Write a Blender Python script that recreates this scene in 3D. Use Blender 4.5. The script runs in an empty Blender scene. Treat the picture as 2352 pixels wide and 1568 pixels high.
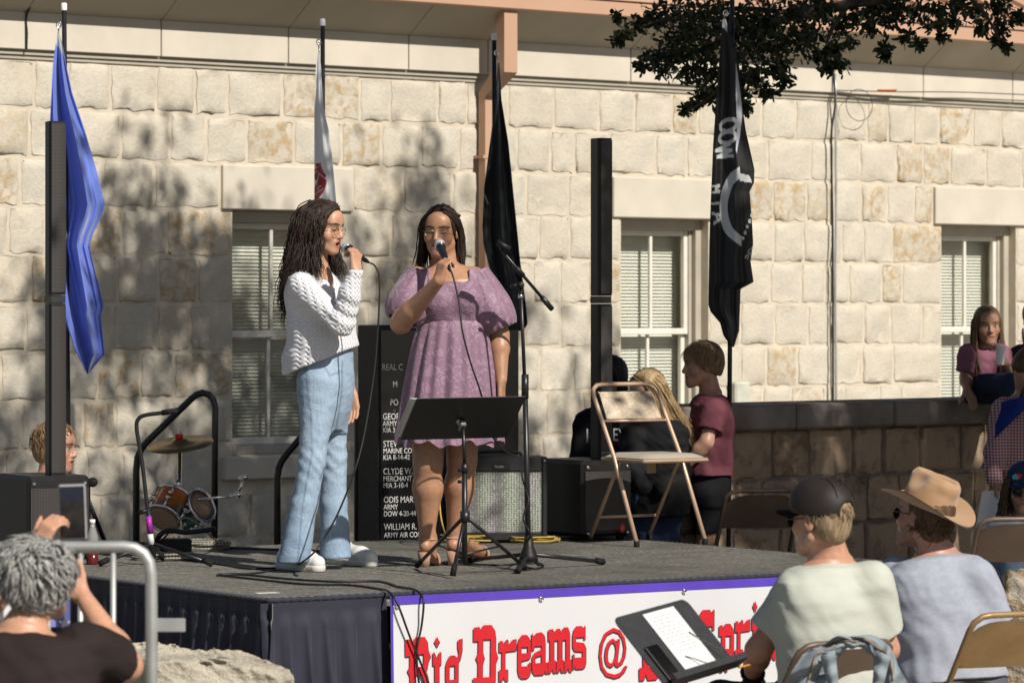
import bpy, bmesh, math, random
import numpy as np
from mathutils import Vector, Matrix, Euler
random.seed(7); np.random.seed(7)
R = math.radians
SC = bpy.context.scene
COL = SC.collection
# ------------------------------------------------------------------ camera, sky, sun, exposure
CAM_Z = 1.75
cam_d = bpy.data.cameras.new('camera'); cam = bpy.data.objects.new('camera', cam_d); COL.objects.link(cam)
cam.location = (0, 0, CAM_Z); cam.rotation_euler = (R(90), 0, 0)
cam_d.lens = 135; cam_d.sensor_width = 36; cam_d.shift_y = -0.0358
cam_d.clip_start = 0.5; cam_d.clip_end = 2000
cam_d.dof.use_dof = True; cam_d.dof.focus_distance = 17.4; cam_d.dof.aperture_fstop = 6.3
SC.camera = cam
SUN_H = Vector((0.62, -0.785, 0)).normalized(); SUN_EL = R(40)
S = Vector((SUN_H.x*math.cos(SUN_EL), SUN_H.y*math.cos(SUN_EL), math.sin(SUN_EL)))
w = bpy.data.worlds.new('World'); SC.world = w; w.use_nodes = True
nt = w.node_tree; bg = nt.nodes['Background']
sky = nt.nodes.new('ShaderNodeTexSky'); sky.sky_type = 'NISHITA'; sky.sun_disc = False
sky.sun_elevation = SUN_EL; sky.sun_rotation = math.atan2(SUN_H.x, SUN_H.y)
sky.dust_density = 1.2
nt.links.new(sky.outputs[0], bg.inputs[0]); bg.inputs[1].default_value = 0.052
sd = bpy.data.lights.new('sun', 'SUN'); so = bpy.data.objects.new('sun', sd); COL.objects.link(so)
sd.energy = 5.0; sd.angle = R(0.7); sd.color = (1.0, 0.945, 0.865)
so.rotation_euler = S.to_track_quat('Z', 'Y').to_euler(); so.location = S*60
SC.view_settings.view_transform = 'Standard'; SC.view_settings.look = 'None'
SC.view_settings.exposure = 0.17; SC.view_settings.gamma = 1.0
# ------------------------------------------------------------------ measuring helpers (photo measured on a 2352 px wide print)
F, CX, HY = 8820.0, 1176.0, 700.0
STAGE_Z = 0.55
def W(x, y, Y): return Vector(((x-CX)*Y/F, Y, CAM_Z-(y-HY)*Y/F))
def ZY(y, Y): return CAM_Z-(y-HY)*Y/F
def XY(x, Y): return (x-CX)*Y/F
def FL(x, y, z=STAGE_Z):
    Y = F*(CAM_Z-z)/(y-HY); return Vector(((x-CX)*Y/F, Y, z))
# ------------------------------------------------------------------ object helpers
def empty(name, loc, label, cat, group=None):
    o = bpy.data.objects.new(name, None); COL.objects.link(o); o.location = loc
    o.empty_display_size = 0.1
    o['label'] = label; o['category'] = cat
    if group: o['group'] = group
    return o
def tag(o, label=None, cat=None, group=None, kind=None):
    if label: o['label'] = label
    if cat: o['category'] = cat
    if group: o['group'] = group
    if kind: o['kind'] = kind
    return o
def root_of(o):
    while o.parent: o = o.parent
    return o
def wloc(o):
    v = Vector((0, 0, 0))
    while o: v += Vector(o.location); o = o.parent
    return v
def link_mesh(name, verts, faces, mat, parent=None, smooth=False, origin=None, colors=None, matidx=None, autosm=None):
    """verts in world space; the object keeps its origin at `origin` (or at its parent's)."""
    V = np.asarray(verts, dtype=np.float64).reshape(-1, 3)
    base = wloc(parent) if parent else Vector((0, 0, 0))
    if origin is None:
        origin = base if parent else Vector((V[:, 0].mean(), V[:, 1].mean(), V[:, 2].min()))
    origin = Vector(origin)
    me = bpy.data.meshes.new(name)
    Vl = V-np.array(origin)
    me.from_pydata(Vl.tolist() if not isinstance(verts, np.ndarray) else Vl, [], faces)
    if isinstance(mat, (list, tuple)):
        for m in mat: me.materials.append(m)
    else: me.materials.append(mat)
    if matidx is not None: me.polygons.foreach_set('material_index', np.asarray(matidx, dtype=np.int32))
    if smooth is True: me.polygons.foreach_set('use_smooth', np.ones(len(me.polygons), dtype=bool))
    if colors is not None:
        at = me.color_attributes.new('Col', 'FLOAT_COLOR', 'POINT')
        c4 = np.ones((len(V), 4), dtype=np.float32); c4[:, :3] = colors
        at.data.foreach_set('color', c4.ravel())
    me.update()
    o = bpy.data.objects.new(name, me); COL.objects.link(o)
    o.location = origin-base
    if parent: o.parent = parent
    if autosm is not None:
        try: me.set_sharp_from_angle(angle=R(autosm)); me.polygons.foreach_set('use_smooth', np.ones(len(me.polygons), dtype=bool))
        except Exception: pass
    return o
class MB:
    def __init__(s): s.v = []; s.f = []; s.mi = []
    def add(s, vs, fs, mi=0):
        b = len(s.v); s.v += [tuple(p) for p in vs]; s.f += [tuple(i+b for i in f) for f in fs]; s.mi += [mi]*len(fs); return s
    def box(s, c, size, rot=None, bev=0.0, mi=0):
        hx, hy, hz = size[0]/2, size[1]/2, size[2]/2
        c = Vector(c)
        if bev <= 0:
            P = [Vector((sx*hx, sy*hy, sz*hz)) for sz in (-1, 1) for sy in (-1, 1) for sx in (-1, 1)]
            Fs = [(0, 2, 3, 1), (4, 5, 7, 6), (0, 1, 5, 4), (2, 6, 7, 3), (0, 4, 6, 2), (1, 3, 7, 5)]
        else:
            b = min(bev, hx*.9, hy*.9, hz*.9); P = []; Fs = []
            x, y = hx, hy
            mid = [(x-b, -y), (x, -y+b), (x, y-b), (x-b, y), (-x+b, y), (-x, y-b), (-x, -y+b), (-x+b, -y)]
            top = [(x-b, -y+b), (x-b, y-b), (-x+b, y-b), (-x+b, -y+b)]
            P += [Vector((a, d, -hz)) for a, d in top]+[Vector((a, d, -hz+b)) for a, d in mid]+[Vector((a, d, hz-b)) for a, d in mid]+[Vector((a, d, hz)) for a, d in top]
            Fs = [(3, 2, 1, 0), (20, 21, 22, 23)]
            for j in range(8): Fs.append((4+j, 4+(j+1) % 8, 12+(j+1) % 8, 12+j))
            for k in range(4):
                a0, a1, n0, n1 = 2*k, 2*k+1, (2*k+2) % 8, (k+1) % 4
                Fs.append((12+a0, 12+a1, 20+k)); Fs.append((12+a1, 12+n0, 20+n1, 20+k))
                Fs.append((4+a1, 4+a0, k)); Fs.append((4+n0, 4+a1, k, n1))
        if rot is not None: P = [rot @ p for p in P]
        return s.add([p+c for p in P], Fs, mi)
    def tube(s, path, r, n=8, cap=True, mi=0, closed=False):
        P = [Vector(p) for p in path]; m = len(P)
        rr = r if hasattr(r, '__len__') else [r]*m
        vs = []; fs = []; up = None
        for i in range(m):
            if closed: t = P[(i+1) % m]-P[i-1]
            else: t = P[min(i+1, m-1)]-P[max(i-1, 0)]
            if t.length < 1e-9: t = Vector((0, 0, 1))
            t.normalize()
            if up is None:
                a = Vector((0, 0, 1)) if abs(t.z) < .9 else Vector((1, 0, 0)); up = (a-t*a.dot(t)).normalized()
            else:
                up = up-t*up.dot(t)
                up = up.normalized() if up.length > 1e-6 else t.orthogonal().normalized()
            sd_ = t.cross(up)
            for j in range(n):
                an = 2*math.pi*j/n; vs.append(P[i]+up*(math.cos(an)*rr[i])+sd_*(math.sin(an)*rr[i]))
        for i in range(m if closed else m-1):
            k = (i+1) % m
            for j in range(n): fs.append((i*n+j, i*n+(j+1) % n, k*n+(j+1) % n, k*n+j))
        if cap and not closed: fs.append(tuple(range(n-1, -1, -1))); fs.append(tuple((m-1)*n+j for j in range(n)))
        return s.add(vs, fs, mi)
    def lathe(s, prof, c, axis=(0, 0, 1), n=24, mi=0):
        """prof: list of (radius, height) along axis"""
        ax = Vector(axis).normalized(); u = ax.orthogonal().normalized(); v = ax.cross(u); c = Vector(c)
        vs = []; fs = []
        for r_, h in prof:
            for j in range(n):
                a = 2*math.pi*j/n; vs.append(c+ax*h+(u*math.cos(a)+v*math.sin(a))*max(r_, 1e-4))
        for i in range(len(prof)-1):
            for j in range(n): fs.append((i*n+j, i*n+(j+1) % n, (i+1)*n+(j+1) % n, (i+1)*n+j))
        fs.append(tuple(range(n-1, -1, -1))); fs.append(tuple((len(prof)-1)*n+j for j in range(n)))
        return s.add(vs, fs, mi)
    def grid(s, fn, nu, nv, mi=0, closed_u=False):
        vs = [fn(i/(nu if closed_u else nu-1), j/(nv-1)) for j in range(nv) for i in range(nu)]
        fs = []
        for j in range(nv-1):
            for i in range(nu if closed_u else nu-1):
                k = (i+1) % nu; fs.append((j*nu+i, j*nu+k, (j+1)*nu+k, (j+1)*nu+i))
        return s.add(vs, fs, mi)
    def prism(s, poly, O, U, V, D, mi=0):
        """2D polygon (list of (a,b)) on plane O+aU+bV extruded by vector D"""
        O, U, V, D = map(Vector, (O, U, V, D)); n = len(poly)
        vs = [O+U*a+V*b for a, b in poly]; vs += [p+D for p in vs]
        fs = [tuple(range(n)), tuple(range(2*n-1, n-1, -1))]+[(i, i+n, (i+1) % n+n, (i+1) % n) for i in range(n)]
        return s.add(vs, fs, mi)
    def build(s, name, mat, parent=None, smooth=False, origin=None, autosm=None):
        o = link_mesh(name, s.v, s.f, mat, parent, smooth, origin, matidx=s.mi if isinstance(mat, (list, tuple)) else None, autosm=autosm)
        return o
def bez(pts, n=8):
    """Catmull-Rom through points"""
    P = [Vector(p) for p in pts]; out = []
    for i in range(len(P)-1):
        p0 = P[max(i-1, 0)]; p1 = P[i]; p2 = P[i+1]; p3 = P[min(i+2, len(P)-1)]
        for k in range(n):
            t = k/n; out.append(.5*((2*p1)+(p2-p0)*t+(2*p0-5*p1+4*p2-p3)*t*t+(3*p1-p0-3*p2+p3)*t**3))
    out.append(P[-1]); return out
def rot_from(xa, za):
    z = Vector(za).normalized(); x = Vector(xa); x = (x-z*x.dot(z)).normalized(); y = z.cross(x)
    return Matrix((x, y, z)).transposed()
# ------------------------------------------------------------------ procedural materials
def newmat(name):
    m = bpy.data.materials.new(name); m.use_nodes = True
    return m, m.node_tree, m.node_tree.nodes['Principled BSDF']
def N(t, typ, **kw):
    n = t.nodes.new(typ)
    for k, v in kw.items(): setattr(n, k, v)
    return n
def L(t, a, b): t.links.new(a, b)
def mixc(t, fac, a, b, mode='MIX'):
    n = N(t, 'ShaderNodeMix', data_type='RGBA', blend_type=mode)
    for i, v in ((0, fac), (6, a), (7, b)):
        if hasattr(v, 'node'): L(t, v, n.inputs[i])
        else: n.inputs[i].default_value = (*v, 1) if hasattr(v, '__len__') and len(v) == 3 else v
    return n.outputs[2]
def ramp(t, fac, p0, p1, c0=(0, 0, 0, 1), c1=(1, 1, 1, 1)):
    n = N(t, 'ShaderNodeValToRGB'); n.color_ramp.elements[0].position = p0; n.color_ramp.elements[1].position = p1
    n.color_ramp.elements[0].color = c0; n.color_ramp.elements[1].color = c1
    L(t, fac, n.inputs[0]); return n.outputs[0]
def noise(t, vec, scale, detail=4, rough=.55, dist=0):
    n = N(t, 'ShaderNodeTexNoise'); n.inputs['Scale'].default_value = scale; n.inputs['Detail'].default_value = detail
    n.inputs['Roughness'].default_value = rough; n.inputs['Distortion'].default_value = dist
    L(t, vec, n.inputs['Vector']); return n.outputs[0]
def coords(t, kind='Object'): return N(t, 'ShaderNodeTexCoord').outputs[kind]
def bump(t, b, h, strength, dist=.01):
    n = N(t, 'ShaderNodeBump'); n.inputs['Strength'].default_value = strength; n.inputs['Distance'].default_value = dist
    L(t, h, n.inputs['Height']); L(t, n.outputs[0], b.inputs['Normal']); return n
def M(name, col, rough=.6, var=.15, scale=8, bmp=.15, bscale=60, metal=0, spec=.4, col2=None, sheen=0, bd=.004, coat=0):
    m, t, b = newmat(name); oc = coords(t)
    c2 = col2 or tuple(min(1, c*(1-var)) for c in col); c1 = col if col2 else tuple(min(1, c*(1+var*.6)) for c in col)
    f = ramp(t, noise(t, oc, scale, 5), .35, .68)
    L(t, mixc(t, f, c2, c1), b.inputs['Base Color'])
    b.inputs['Roughness'].default_value = rough; b.inputs['Metallic'].default_value = metal
    b.inputs['Specular IOR Level'].default_value = spec
    if sheen: b.inputs['Sheen Weight'].default_value = sheen; b.inputs['Sheen Roughness'].default_value = .5
    if coat: b.inputs['Coat Weight'].default_value = coat; b.inputs['Coat Roughness'].default_value = .15
    if bmp: bump(t, b, noise(t, oc, bscale, 4), bmp, bd)
    return m
def Mvc(name, rough=.5, bmp=.1, bscale=90, spec=.35, sss=0, var=.08, bd=.003, vscale=25):
    """colours come from the thing's own painted attribute 'Col'"""
    m, t, b = newmat(name); oc = coords(t)
    a = N(t, 'ShaderNodeAttribute', attribute_name='Col')
    f = noise(t, oc, vscale, 4)
    v = ramp(t, f, .3, .7, (1-var, 1-var, 1-var, 1), (1+var*.5,)*3+(1,))
    L(t, mixc(t, 1.0, a.outputs[0], v, 'MULTIPLY'), b.inputs['Base Color'])
    b.inputs['Roughness'].default_value = rough; b.inputs['Specular IOR Level'].default_value = spec
    if sss:
        b.inputs['Subsurface Weight'].default_value = sss; b.inputs['Subsurface Radius'].default_value = (.9, .35, .2); b.inputs['Subsurface Scale'].default_value = .006
    if bmp: bump(t, b, noise(t, oc, bscale, 3), bmp, bd)
    return m
# ------------------------------------------------------------------ material library
def stone_mat(name, creams, ochre, grey, ochre_at=.72, dark=0.0, seed=0.0, bs=.5, bd=.014):
    m, t, b = newmat(name); oc = coords(t); oi = N(t, 'ShaderNodeObjectInfo')
    geo = N(t, 'ShaderNodeNewGeometry')
    add = N(t, 'ShaderNodeVectorMath', operation='ADD'); L(t, geo.outputs['Position'], add.inputs[0]); add.inputs[1].default_value = (seed, seed, seed)
    p = add.outputs[0]
    rnd = oi.outputs['Random']
    base = mixc(t, rnd, creams[0], creams[1])
    n1 = noise(t, p, 2.2, 5, .6); n2 = noise(t, p, 14, 6, .65, .4); n3 = noise(t, p, 45, 5, .7)
    base = mixc(t, ramp(t, n1, .4, .7), base, creams[2])
    # ochre: some stones carry iron stains
    sel = ramp(t, rnd, ochre_at, ochre_at+.06)
    om = N(t, 'ShaderNodeMath', operation='MULTIPLY'); L(t, sel, om.inputs[0]); L(t, ramp(t, n2, .44, .62), om.inputs[1])
    om2 = N(t, 'ShaderNodeMath', operation='MAXIMUM'); L(t, om.outputs[0], om2.inputs[0])
    few = N(t, 'ShaderNodeMath', operation='MULTIPLY'); L(t, ramp(t, n2, .58, .72), few.inputs[0]); few.inputs[1].default_value = .35; L(t, few.outputs[0], om2.inputs[1])
    base = mixc(t, om2.outputs[0], base, ochre)
    gm = N(t, 'ShaderNodeMath', operation='MULTIPLY'); L(t, ramp(t, noise(t, p, 5.5, 6, .65), .5, .75), gm.inputs[0]); gm.inputs[1].default_value = .55+dark
    base = mixc(t, gm.outputs[0], base, grey)
    base = mixc(t, .25, base, ramp(t, n3, .25, .75, (.35, .33, .3, 1), (1, 1, 1, 1)), 'MULTIPLY')
    L(t, base, b.inputs['Base Color']); b.inputs['Roughness'].default_value = .9; b.inputs['Specular IOR Level'].default_value = .2
    hs = N(t, 'ShaderNodeMath', operation='MULTIPLY_ADD'); L(t, n2, hs.inputs[0]); hs.inputs[1].default_value = 1.0; L(t, n3, hs.inputs[2])
    bump(t, b, hs.outputs[0], bs, bd)
    return m
MAT = {}
MAT['stone'] = stone_mat('limestone', ((.575, .525, .43), (.54, .485, .39), (.605, .56, .47)), (.45, .33, .19), (.44, .415, .365), .82)
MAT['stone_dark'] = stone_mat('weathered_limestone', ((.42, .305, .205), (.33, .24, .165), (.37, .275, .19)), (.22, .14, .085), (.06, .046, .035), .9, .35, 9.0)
MAT['mortar'] = M('mortar', (.56, .495, .395), .95, .10, 10, .5, 90, spec=.1)
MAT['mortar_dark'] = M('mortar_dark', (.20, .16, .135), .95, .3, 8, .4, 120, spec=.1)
MAT['cut_stone'] = M('cut_limestone', (.56, .51, .425), .85, .08, 3, .15, 150, spec=.2)
MAT['cove'] = M('cove_stone', (.47, .42, .33), .85, .1, 2, .12, 120, spec=.2)
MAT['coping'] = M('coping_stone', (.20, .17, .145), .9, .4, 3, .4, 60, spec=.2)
def metal_salmon():
    m, t, b = newmat('salmon_painted_metal'); oc = coords(t)
    base = mixc(t, ramp(t, noise(t, oc, 1.5, 3), .3, .7), (.44, .27, .18), (.50, .315, .215))
    rust = ramp(t, noise(t, oc, 7, 8, .7, .6), .66, .74)
    base = mixc(t, rust, base, (.23, .085, .03)); L(t, base, b.inputs['Base Color'])
    b.inputs['Roughness'].default_value = .55; b.inputs['Specular IOR Level'].default_value = .35
    bump(t, b, noise(t, oc, 3, 3), .08, .02); return m
MAT['salmon'] = metal_salmon()
MAT['frame'] = M('window_paint', (.40, .36, .29), .6, .1, 6, .1, 80)
MAT['sash'] = M('sash_paint', (.66, .63, .55), .5, .06, 6, .08, 80)
MAT['blind'] = M('blind_slats', (.70, .70, .63), .55, .05, 5, 0)
MAT['dark_room'] = M('dark_room', (.03, .03, .03), .9, .1, 5, 0)
def glass_mat():
    m, t, b = newmat('window_glass'); out = t.nodes['Material Output']
    tr = N(t, 'ShaderNodeBsdfTransparent'); tr.inputs[0].default_value = (.93, .94, .92, 1)
    gl = N(t, 'ShaderNodeBsdfGlossy'); gl.inputs['Roughness'].default_value = .03; gl.inputs['Color'].default_value = (1, 1, 1, 1)
    fr = N(t, 'ShaderNodeFresnel'); fr.inputs[0].default_value = 1.45
    mx = N(t, 'ShaderNodeMixShader'); L(t, fr.outputs[0], mx.inputs[0]); L(t, tr.outputs[0], mx.inputs[1]); L(t, gl.outputs[0], mx.inputs[2])
    L(t, mx.outputs[0], out.inputs[0]); return m
MAT['glass'] = glass_mat()
def lens_mat():
    m, t, b = newmat('spectacle_lens'); out = t.nodes['Material Output']
    tr = N(t, 'ShaderNodeBsdfTransparent'); tr.inputs[0].default_value = (.97, .97, .97, 1)
    gl = N(t, 'ShaderNodeBsdfGlossy'); gl.inputs['Roughness'].default_value = .05
    mx = N(t, 'ShaderNodeMixShader'); mx.inputs[0].default_value = .07; L(t, tr.outputs[0], mx.inputs[1]); L(t, gl.outputs[0], mx.inputs[2])
    L(t, mx.outputs[0], out.inputs[0]); return m
MAT['lens'] = lens_mat()
MAT['black_metal'] = M('black_metal', (.012, .012, .013), .38, .2, 20, .03, 90, spec=.5)
MAT['rail'] = M('rail_paint', (.010, .009, .009), .35, .4, 15, .1, 40, spec=.5)
MAT['black_plastic'] = M('black_plastic', (.010, .009, .009), .5, .2, 20, .1, 200, spec=.35)
MAT['rubber'] = M('rubber', (.012, .012, .012), .8, .2, 20, .1, 100, spec=.2)
MAT['cable'] = M('cable_sheath', (.012, .012, .012), .55, .2, 20, .0, 100)
MAT['cable_yellow'] = M('yellow_cable', (.42, .28, .06), .6, .2, 20, 0)
MAT['chrome'] = M('chrome', (.75, .75, .75), .15, .05, 20, 0, metal=1)
MAT['steel_galv'] = M('galvanised_steel', (.46, .47, .45), .45, .16, 7, .12, 30, metal=.55)
MAT['white_plastic'] = M('white_plastic', (.78, .78, .76), .45, .05, 9, .03, 50)
MAT['paper'] = M('paper', (.56, .56, .56), .8, .03, 4, .05, 30)
MAT['granite'] = M('polished_black_granite', (.010, .010, .011), .22, .3, 120, .0, spec=.5)
MAT['granite_rough'] = M('rough_black_granite', (.022, .021, .021), .75, .35, 25, .6, 40)
MAT['engraved'] = M('engraved_letters', (.74, .73, .70), .9, .12, 30, .1, 200)
MAT['ground'] = M('paving', (.26, .235, .20), .9, .2, 1.5, .3, 40)
def weave_grille(name, base, lo, scale=260, spark=None):
    m, t, b = newmat(name); oc = coords(t)
    mp = N(t, 'ShaderNodeMapping'); mp.inputs['Scale'].default_value = (scale, scale, scale*.6); L(t, oc, mp.inputs[0])
    v = N(t, 'ShaderNodeTexVoronoi'); v.inputs['Scale'].default_value = 1; v.inputs['Randomness'].default_value = .15; L(t, mp.outputs[0], v.inputs['Vector'])
    c = mixc(t, ramp(t, v.outputs['Distance'], .25, .5), lo, base)
    L(t, c, b.inputs['Base Color']); b.inputs['Roughness'].default_value = .5
    bump(t, b, v.outputs['Distance'], .5, .002); return m
MAT['grille'] = weave_grille('speaker_grille', (.036, .030, .028), (.006, .006, .006))
def amp_cloth():
    m, t, b = newmat('amp_grille_cloth'); oc = coords(t)
    mp = N(t, 'ShaderNodeMapping'); mp.inputs['Scale'].default_value = (75, 75, 110); L(t, oc, mp.inputs[0])
    v = N(t, 'ShaderNodeTexVoronoi'); v.inputs['Randomness'].default_value = .25; v.inputs['Scale'].default_value = 1; L(t, mp.outputs[0], v.inputs['Vector'])
    mp2 = N(t, 'ShaderNodeMapping'); mp2.inputs['Scale'].default_value = (14, 14, 3); L(t, oc, mp2.inputs[0])
    tint = mixc(t, ramp(t, noise(t, mp2.outputs[0], 1, 2), .4, .6), (.46, .40, .44), (.40, .46, .33))
    c = mixc(t, ramp(t, v.outputs['Distance'], .2, .55), tint, (.12, .12, .11))
    L(t, c, b.inputs['Base Color']); b.inputs['Roughness'].default_value = .4; b.inputs['Specular IOR Level'].default_value = .7
    bump(t, b, v.outputs['Distance'], .6, .003); return m
MAT['amp_cloth'] = amp_cloth()
MAT['tolex'] = M('black_tolex', (.013, .013, .013), .5, .2, 20, .5, 220)
def deck_mat():
    m, t, b = newmat('stage_deck'); oc = coords(t)
    base = mixc(t, ramp(t, noise(t, oc, 1.3, 5), .3, .7), (.085, .080, .068), (.125, .118, .098))
    mp = N(t, 'ShaderNodeMapping'); mp.inputs['Rotation'].default_value = (0, 0, R(-34)); mp.inputs['Scale'].default_value = (3, 26, 10); L(t, oc, mp.inputs[0])
    sc1 = ramp(t, noise(t, mp.outputs[0], 1.5, 8, .75), .50, .62)
    sc2 = ramp(t, noise(t, oc, 70, 3, .6), .56, .64)
    base = mixc(t, sc1, base, (.20, .19, .16)); base = mixc(t, sc2, base, (.30, .29, .26))
    base = mixc(t, ramp(t, noise(t, oc, .9, 4, .6), .5, .75), base, (.065, .061, .053))
    L(t, base, b.inputs['Base Color']); b.inputs['Roughness'].default_value = .75; b.inputs['Specular IOR Level'].default_value = .25
    mp3 = N(t, 'ShaderNodeMapping'); mp3.inputs['Scale'].default_value = (130, 130, 130); mp3.inputs['Rotation'].default_value = (0, 0, R(34)); L(t, oc, mp3.inputs[0])
    v = N(t, 'ShaderNodeTexVoronoi'); v.inputs['Randomness'].default_value = .1; v.inputs['Scale'].default_value = 1; L(t, mp3.outputs[0], v.inputs['Vector'])
    bump(t, b, v.outputs['Distance'], .5, .003); return m
MAT['deck'] = deck_mat()
MAT['skirt'] = M('navy_skirt_cloth', (.016, .017, .032), .75, .2, 12, .1, 250, sheen=.15)
MAT['banner'] = M('banner_vinyl', (.56, .56, .57), .42, .03, 2, .06, 6, spec=.4)
MAT['banner_edge'] = M('banner_edge', (.085, .045, .40), .45, .1, 8, 0)
MAT['red_print'] = M('red_print', (.50, .010, .018), .5, .08, 8, 0)
MAT['shadow_print'] = M('dark_print', (.05, .02, .035), .5, .1, 8, 0)
MAT['bark'] = M('oak_bark', (.075, .06, .045), .95, .4, 12, .9, 35)
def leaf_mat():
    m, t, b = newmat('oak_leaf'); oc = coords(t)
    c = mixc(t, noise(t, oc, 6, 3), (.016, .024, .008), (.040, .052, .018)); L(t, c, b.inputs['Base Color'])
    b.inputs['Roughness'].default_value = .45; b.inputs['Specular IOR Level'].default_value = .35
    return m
MAT['leaf'] = leaf_mat()
# ------------------------------------------------------------------ ground
gm = MB(); gy = [-150, 14.0, 15.2, 300]; gz = [-.15, -.15, 0, 0]
gm.add([(x, y, z) for y, z in zip(gy, gz) for x in (-200, 200)], [(0, 1, 3, 2), (2, 3, 5, 4), (4, 5, 7, 6)])
g = gm.build('ground', MAT['ground'], None, False, (0, 0, 0)); tag(g, 'pale paved ground around the stage', None, None, 'structure')
# ------------------------------------------------------------------ the stone building
WA = R(42); WU = Vector((math.cos(WA), math.sin(WA), 0)); WN = Vector((math.sin(WA), -math.cos(WA), 0))
WP0 = Vector(((585-CX)*24.3/F, 24.3, 0))
def WP(l, d, z): return WP0+WU*l+WN*d+Vector((0, 0, z))
def WL(vx):
    k = (vx-CX)/F; return (k*WP0.y-WP0.x)/(WU.x-k*WU.y)
def WLZ(vx, vy):
    l = WL(vx); Y = WP0.y+l*WU.y; return l, ZY(vy, Y)
WROT = Matrix((WU, -WN, Vector((0, 0, 1)))).transposed()      # local x along wall, y into the wall
def wbox(mb, l0, l1, d0, d1, z0, z1, bev=0, mi=0):
    return mb.box(WP((l0+l1)/2, (d0+d1)/2, (z0+z1)/2), (l1-l0, abs(d1-d0), z1-z0), WROT, bev, mi)
bld = empty('stone_building', WP(0, 0, 0), 'cream limestone building with salmon metal gutter and tall blind-covered windows', 'building')
LMIN, LMAX = -3.2, 8.6
CH = .295; Z_HEAD = 2.346; Z_SILL = .80; ZTOP = 3.233
wins = [(-.18, .68), (3.20, 4.05), (6.50, 7.35)]
wall = None
mb = MB()
def wall_rect(l0, l1, z0, z1): wbox(mb, l0, l1, -.45, 0, z0, z1)
edges = [LMIN]
for a, b_ in wins: edges += [a, b_]
edges.append(LMAX)
for i in range(0, len(edges), 2): wall_rect(edges[i], edges[i+1], -.02, ZTOP+.3)
for a, b_ in wins: wall_rect(a, b_, -.02, Z_SILL); wall_rect(a, b_, Z_HEAD, ZTOP+.3)
wall = mb.build('wall', MAT['mortar'], bld)
def stone_mesh(wd, ht, rng, depth=.035, nx=9, ny=8, rough=.012, flat=False):
    """one rock-faced block, local x along the wall, y outward, z up, centred"""
    vs = []; fs = []
    ph = [rng.uniform(0, 6.28) for _ in range(8)]
    UU = [0, .035, .14, .32, .5, .68, .86, .965, 1]; VV = [0, .045, .2, .4, .6, .8, .955, 1]
    tx, tz = rng.uniform(-.006, .006), rng.uniform(-.006, .006)
    def edge(u, amp): return amp*(math.sin(u*5+ph[0])+.6*math.sin(u*11+ph[1]))
    cn = [rng.uniform(0, .05) if rng.random() < .55 else 0 for _ in range(4)]
    for j in range(ny):
        for i in range(nx):
            u, v = UU[i], VV[j]
            x = (u-.5)*wd; z = (v-.5)*ht
            ex = min(u, 1-u)*2; ez = min(v, 1-v)*2
            if i == 0: x += edge(v*2.3+1, .0045)
            if i == nx-1: x += edge(v*1.7+4, .0045)
            if j == 0: z += edge(u*2.1+2, .006)
            if j == ny-1: z += edge(u*1.6+7, .004)
            if (i in (0, nx-1)) and (j in (0, ny-1)):
                k = cn[(i > 0)+2*(j > 0)]; x *= 1-k*1.2/wd*.6; z *= 1-k/ht*.8
            bul = depth*(.62+.38*min(1, ex*2.2)*min(1, ez*2.2))+(u-.5)*tx+(v-.5)*tz
            d = bul+(rng.uniform(-1, 1)*rough if not flat else 0)+(.008*math.sin(u*4+ph[2])*math.cos(v*3+ph[3]) if not flat else 0)
            if i in (0, nx-1) or j in (0, ny-1): d = .0035+max(0, rng.uniform(-.8, .9))*rough*.8
            vs.append((x, d, z))
    for j in range(ny-1):
        for i in range(nx-1): fs.append((j*nx+i, j*nx+i+1, (j+1)*nx+i+1, (j+1)*nx+i))
    ring = [i for i in range(nx)]+[j*nx+nx-1 for j in range(1, ny)]+[(ny-1)*nx+i for i in range(nx-2, -1, -1)]+[j*nx for j in range(ny-2, 0, -1)]
    b0 = len(vs)
    for k in ring: x, d, z = vs[k]; vs.append((x, -.02, z))

    n = len(ring)
    for k in range(n): fs.append((ring[(k+1) % n], ring[k], b0+k, b0+(k+1) % n))
    return [(x, -d, z) for x, d, z in vs], fs
SROT = WROT
def lay_stone(name, parent, l, d, z, wd, ht, mat, rng, P=WP, rot=SROT, depth=.035, rough=.012, flat=False):
    vs, fs = stone_mesh(wd, ht, rng, depth, rough=rough, flat=flat)
    me = bpy.data.meshes.new(name)
    me.from_pydata(vs, [], fs); me.materials.append(mat)
    me.polygons.foreach_set('use_smooth', [True]*len(me.polygons))
    try: me.set_sharp_from_angle(angle=R(50))
    except Exception: pass
    o = bpy.data.objects.new(name, me); COL.objects.link(o)
    o.parent = parent; o.location = P(l, d, z)-wloc(parent); o.rotation_euler = rot.to_euler()
    return o
rng = random.Random(11)
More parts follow.
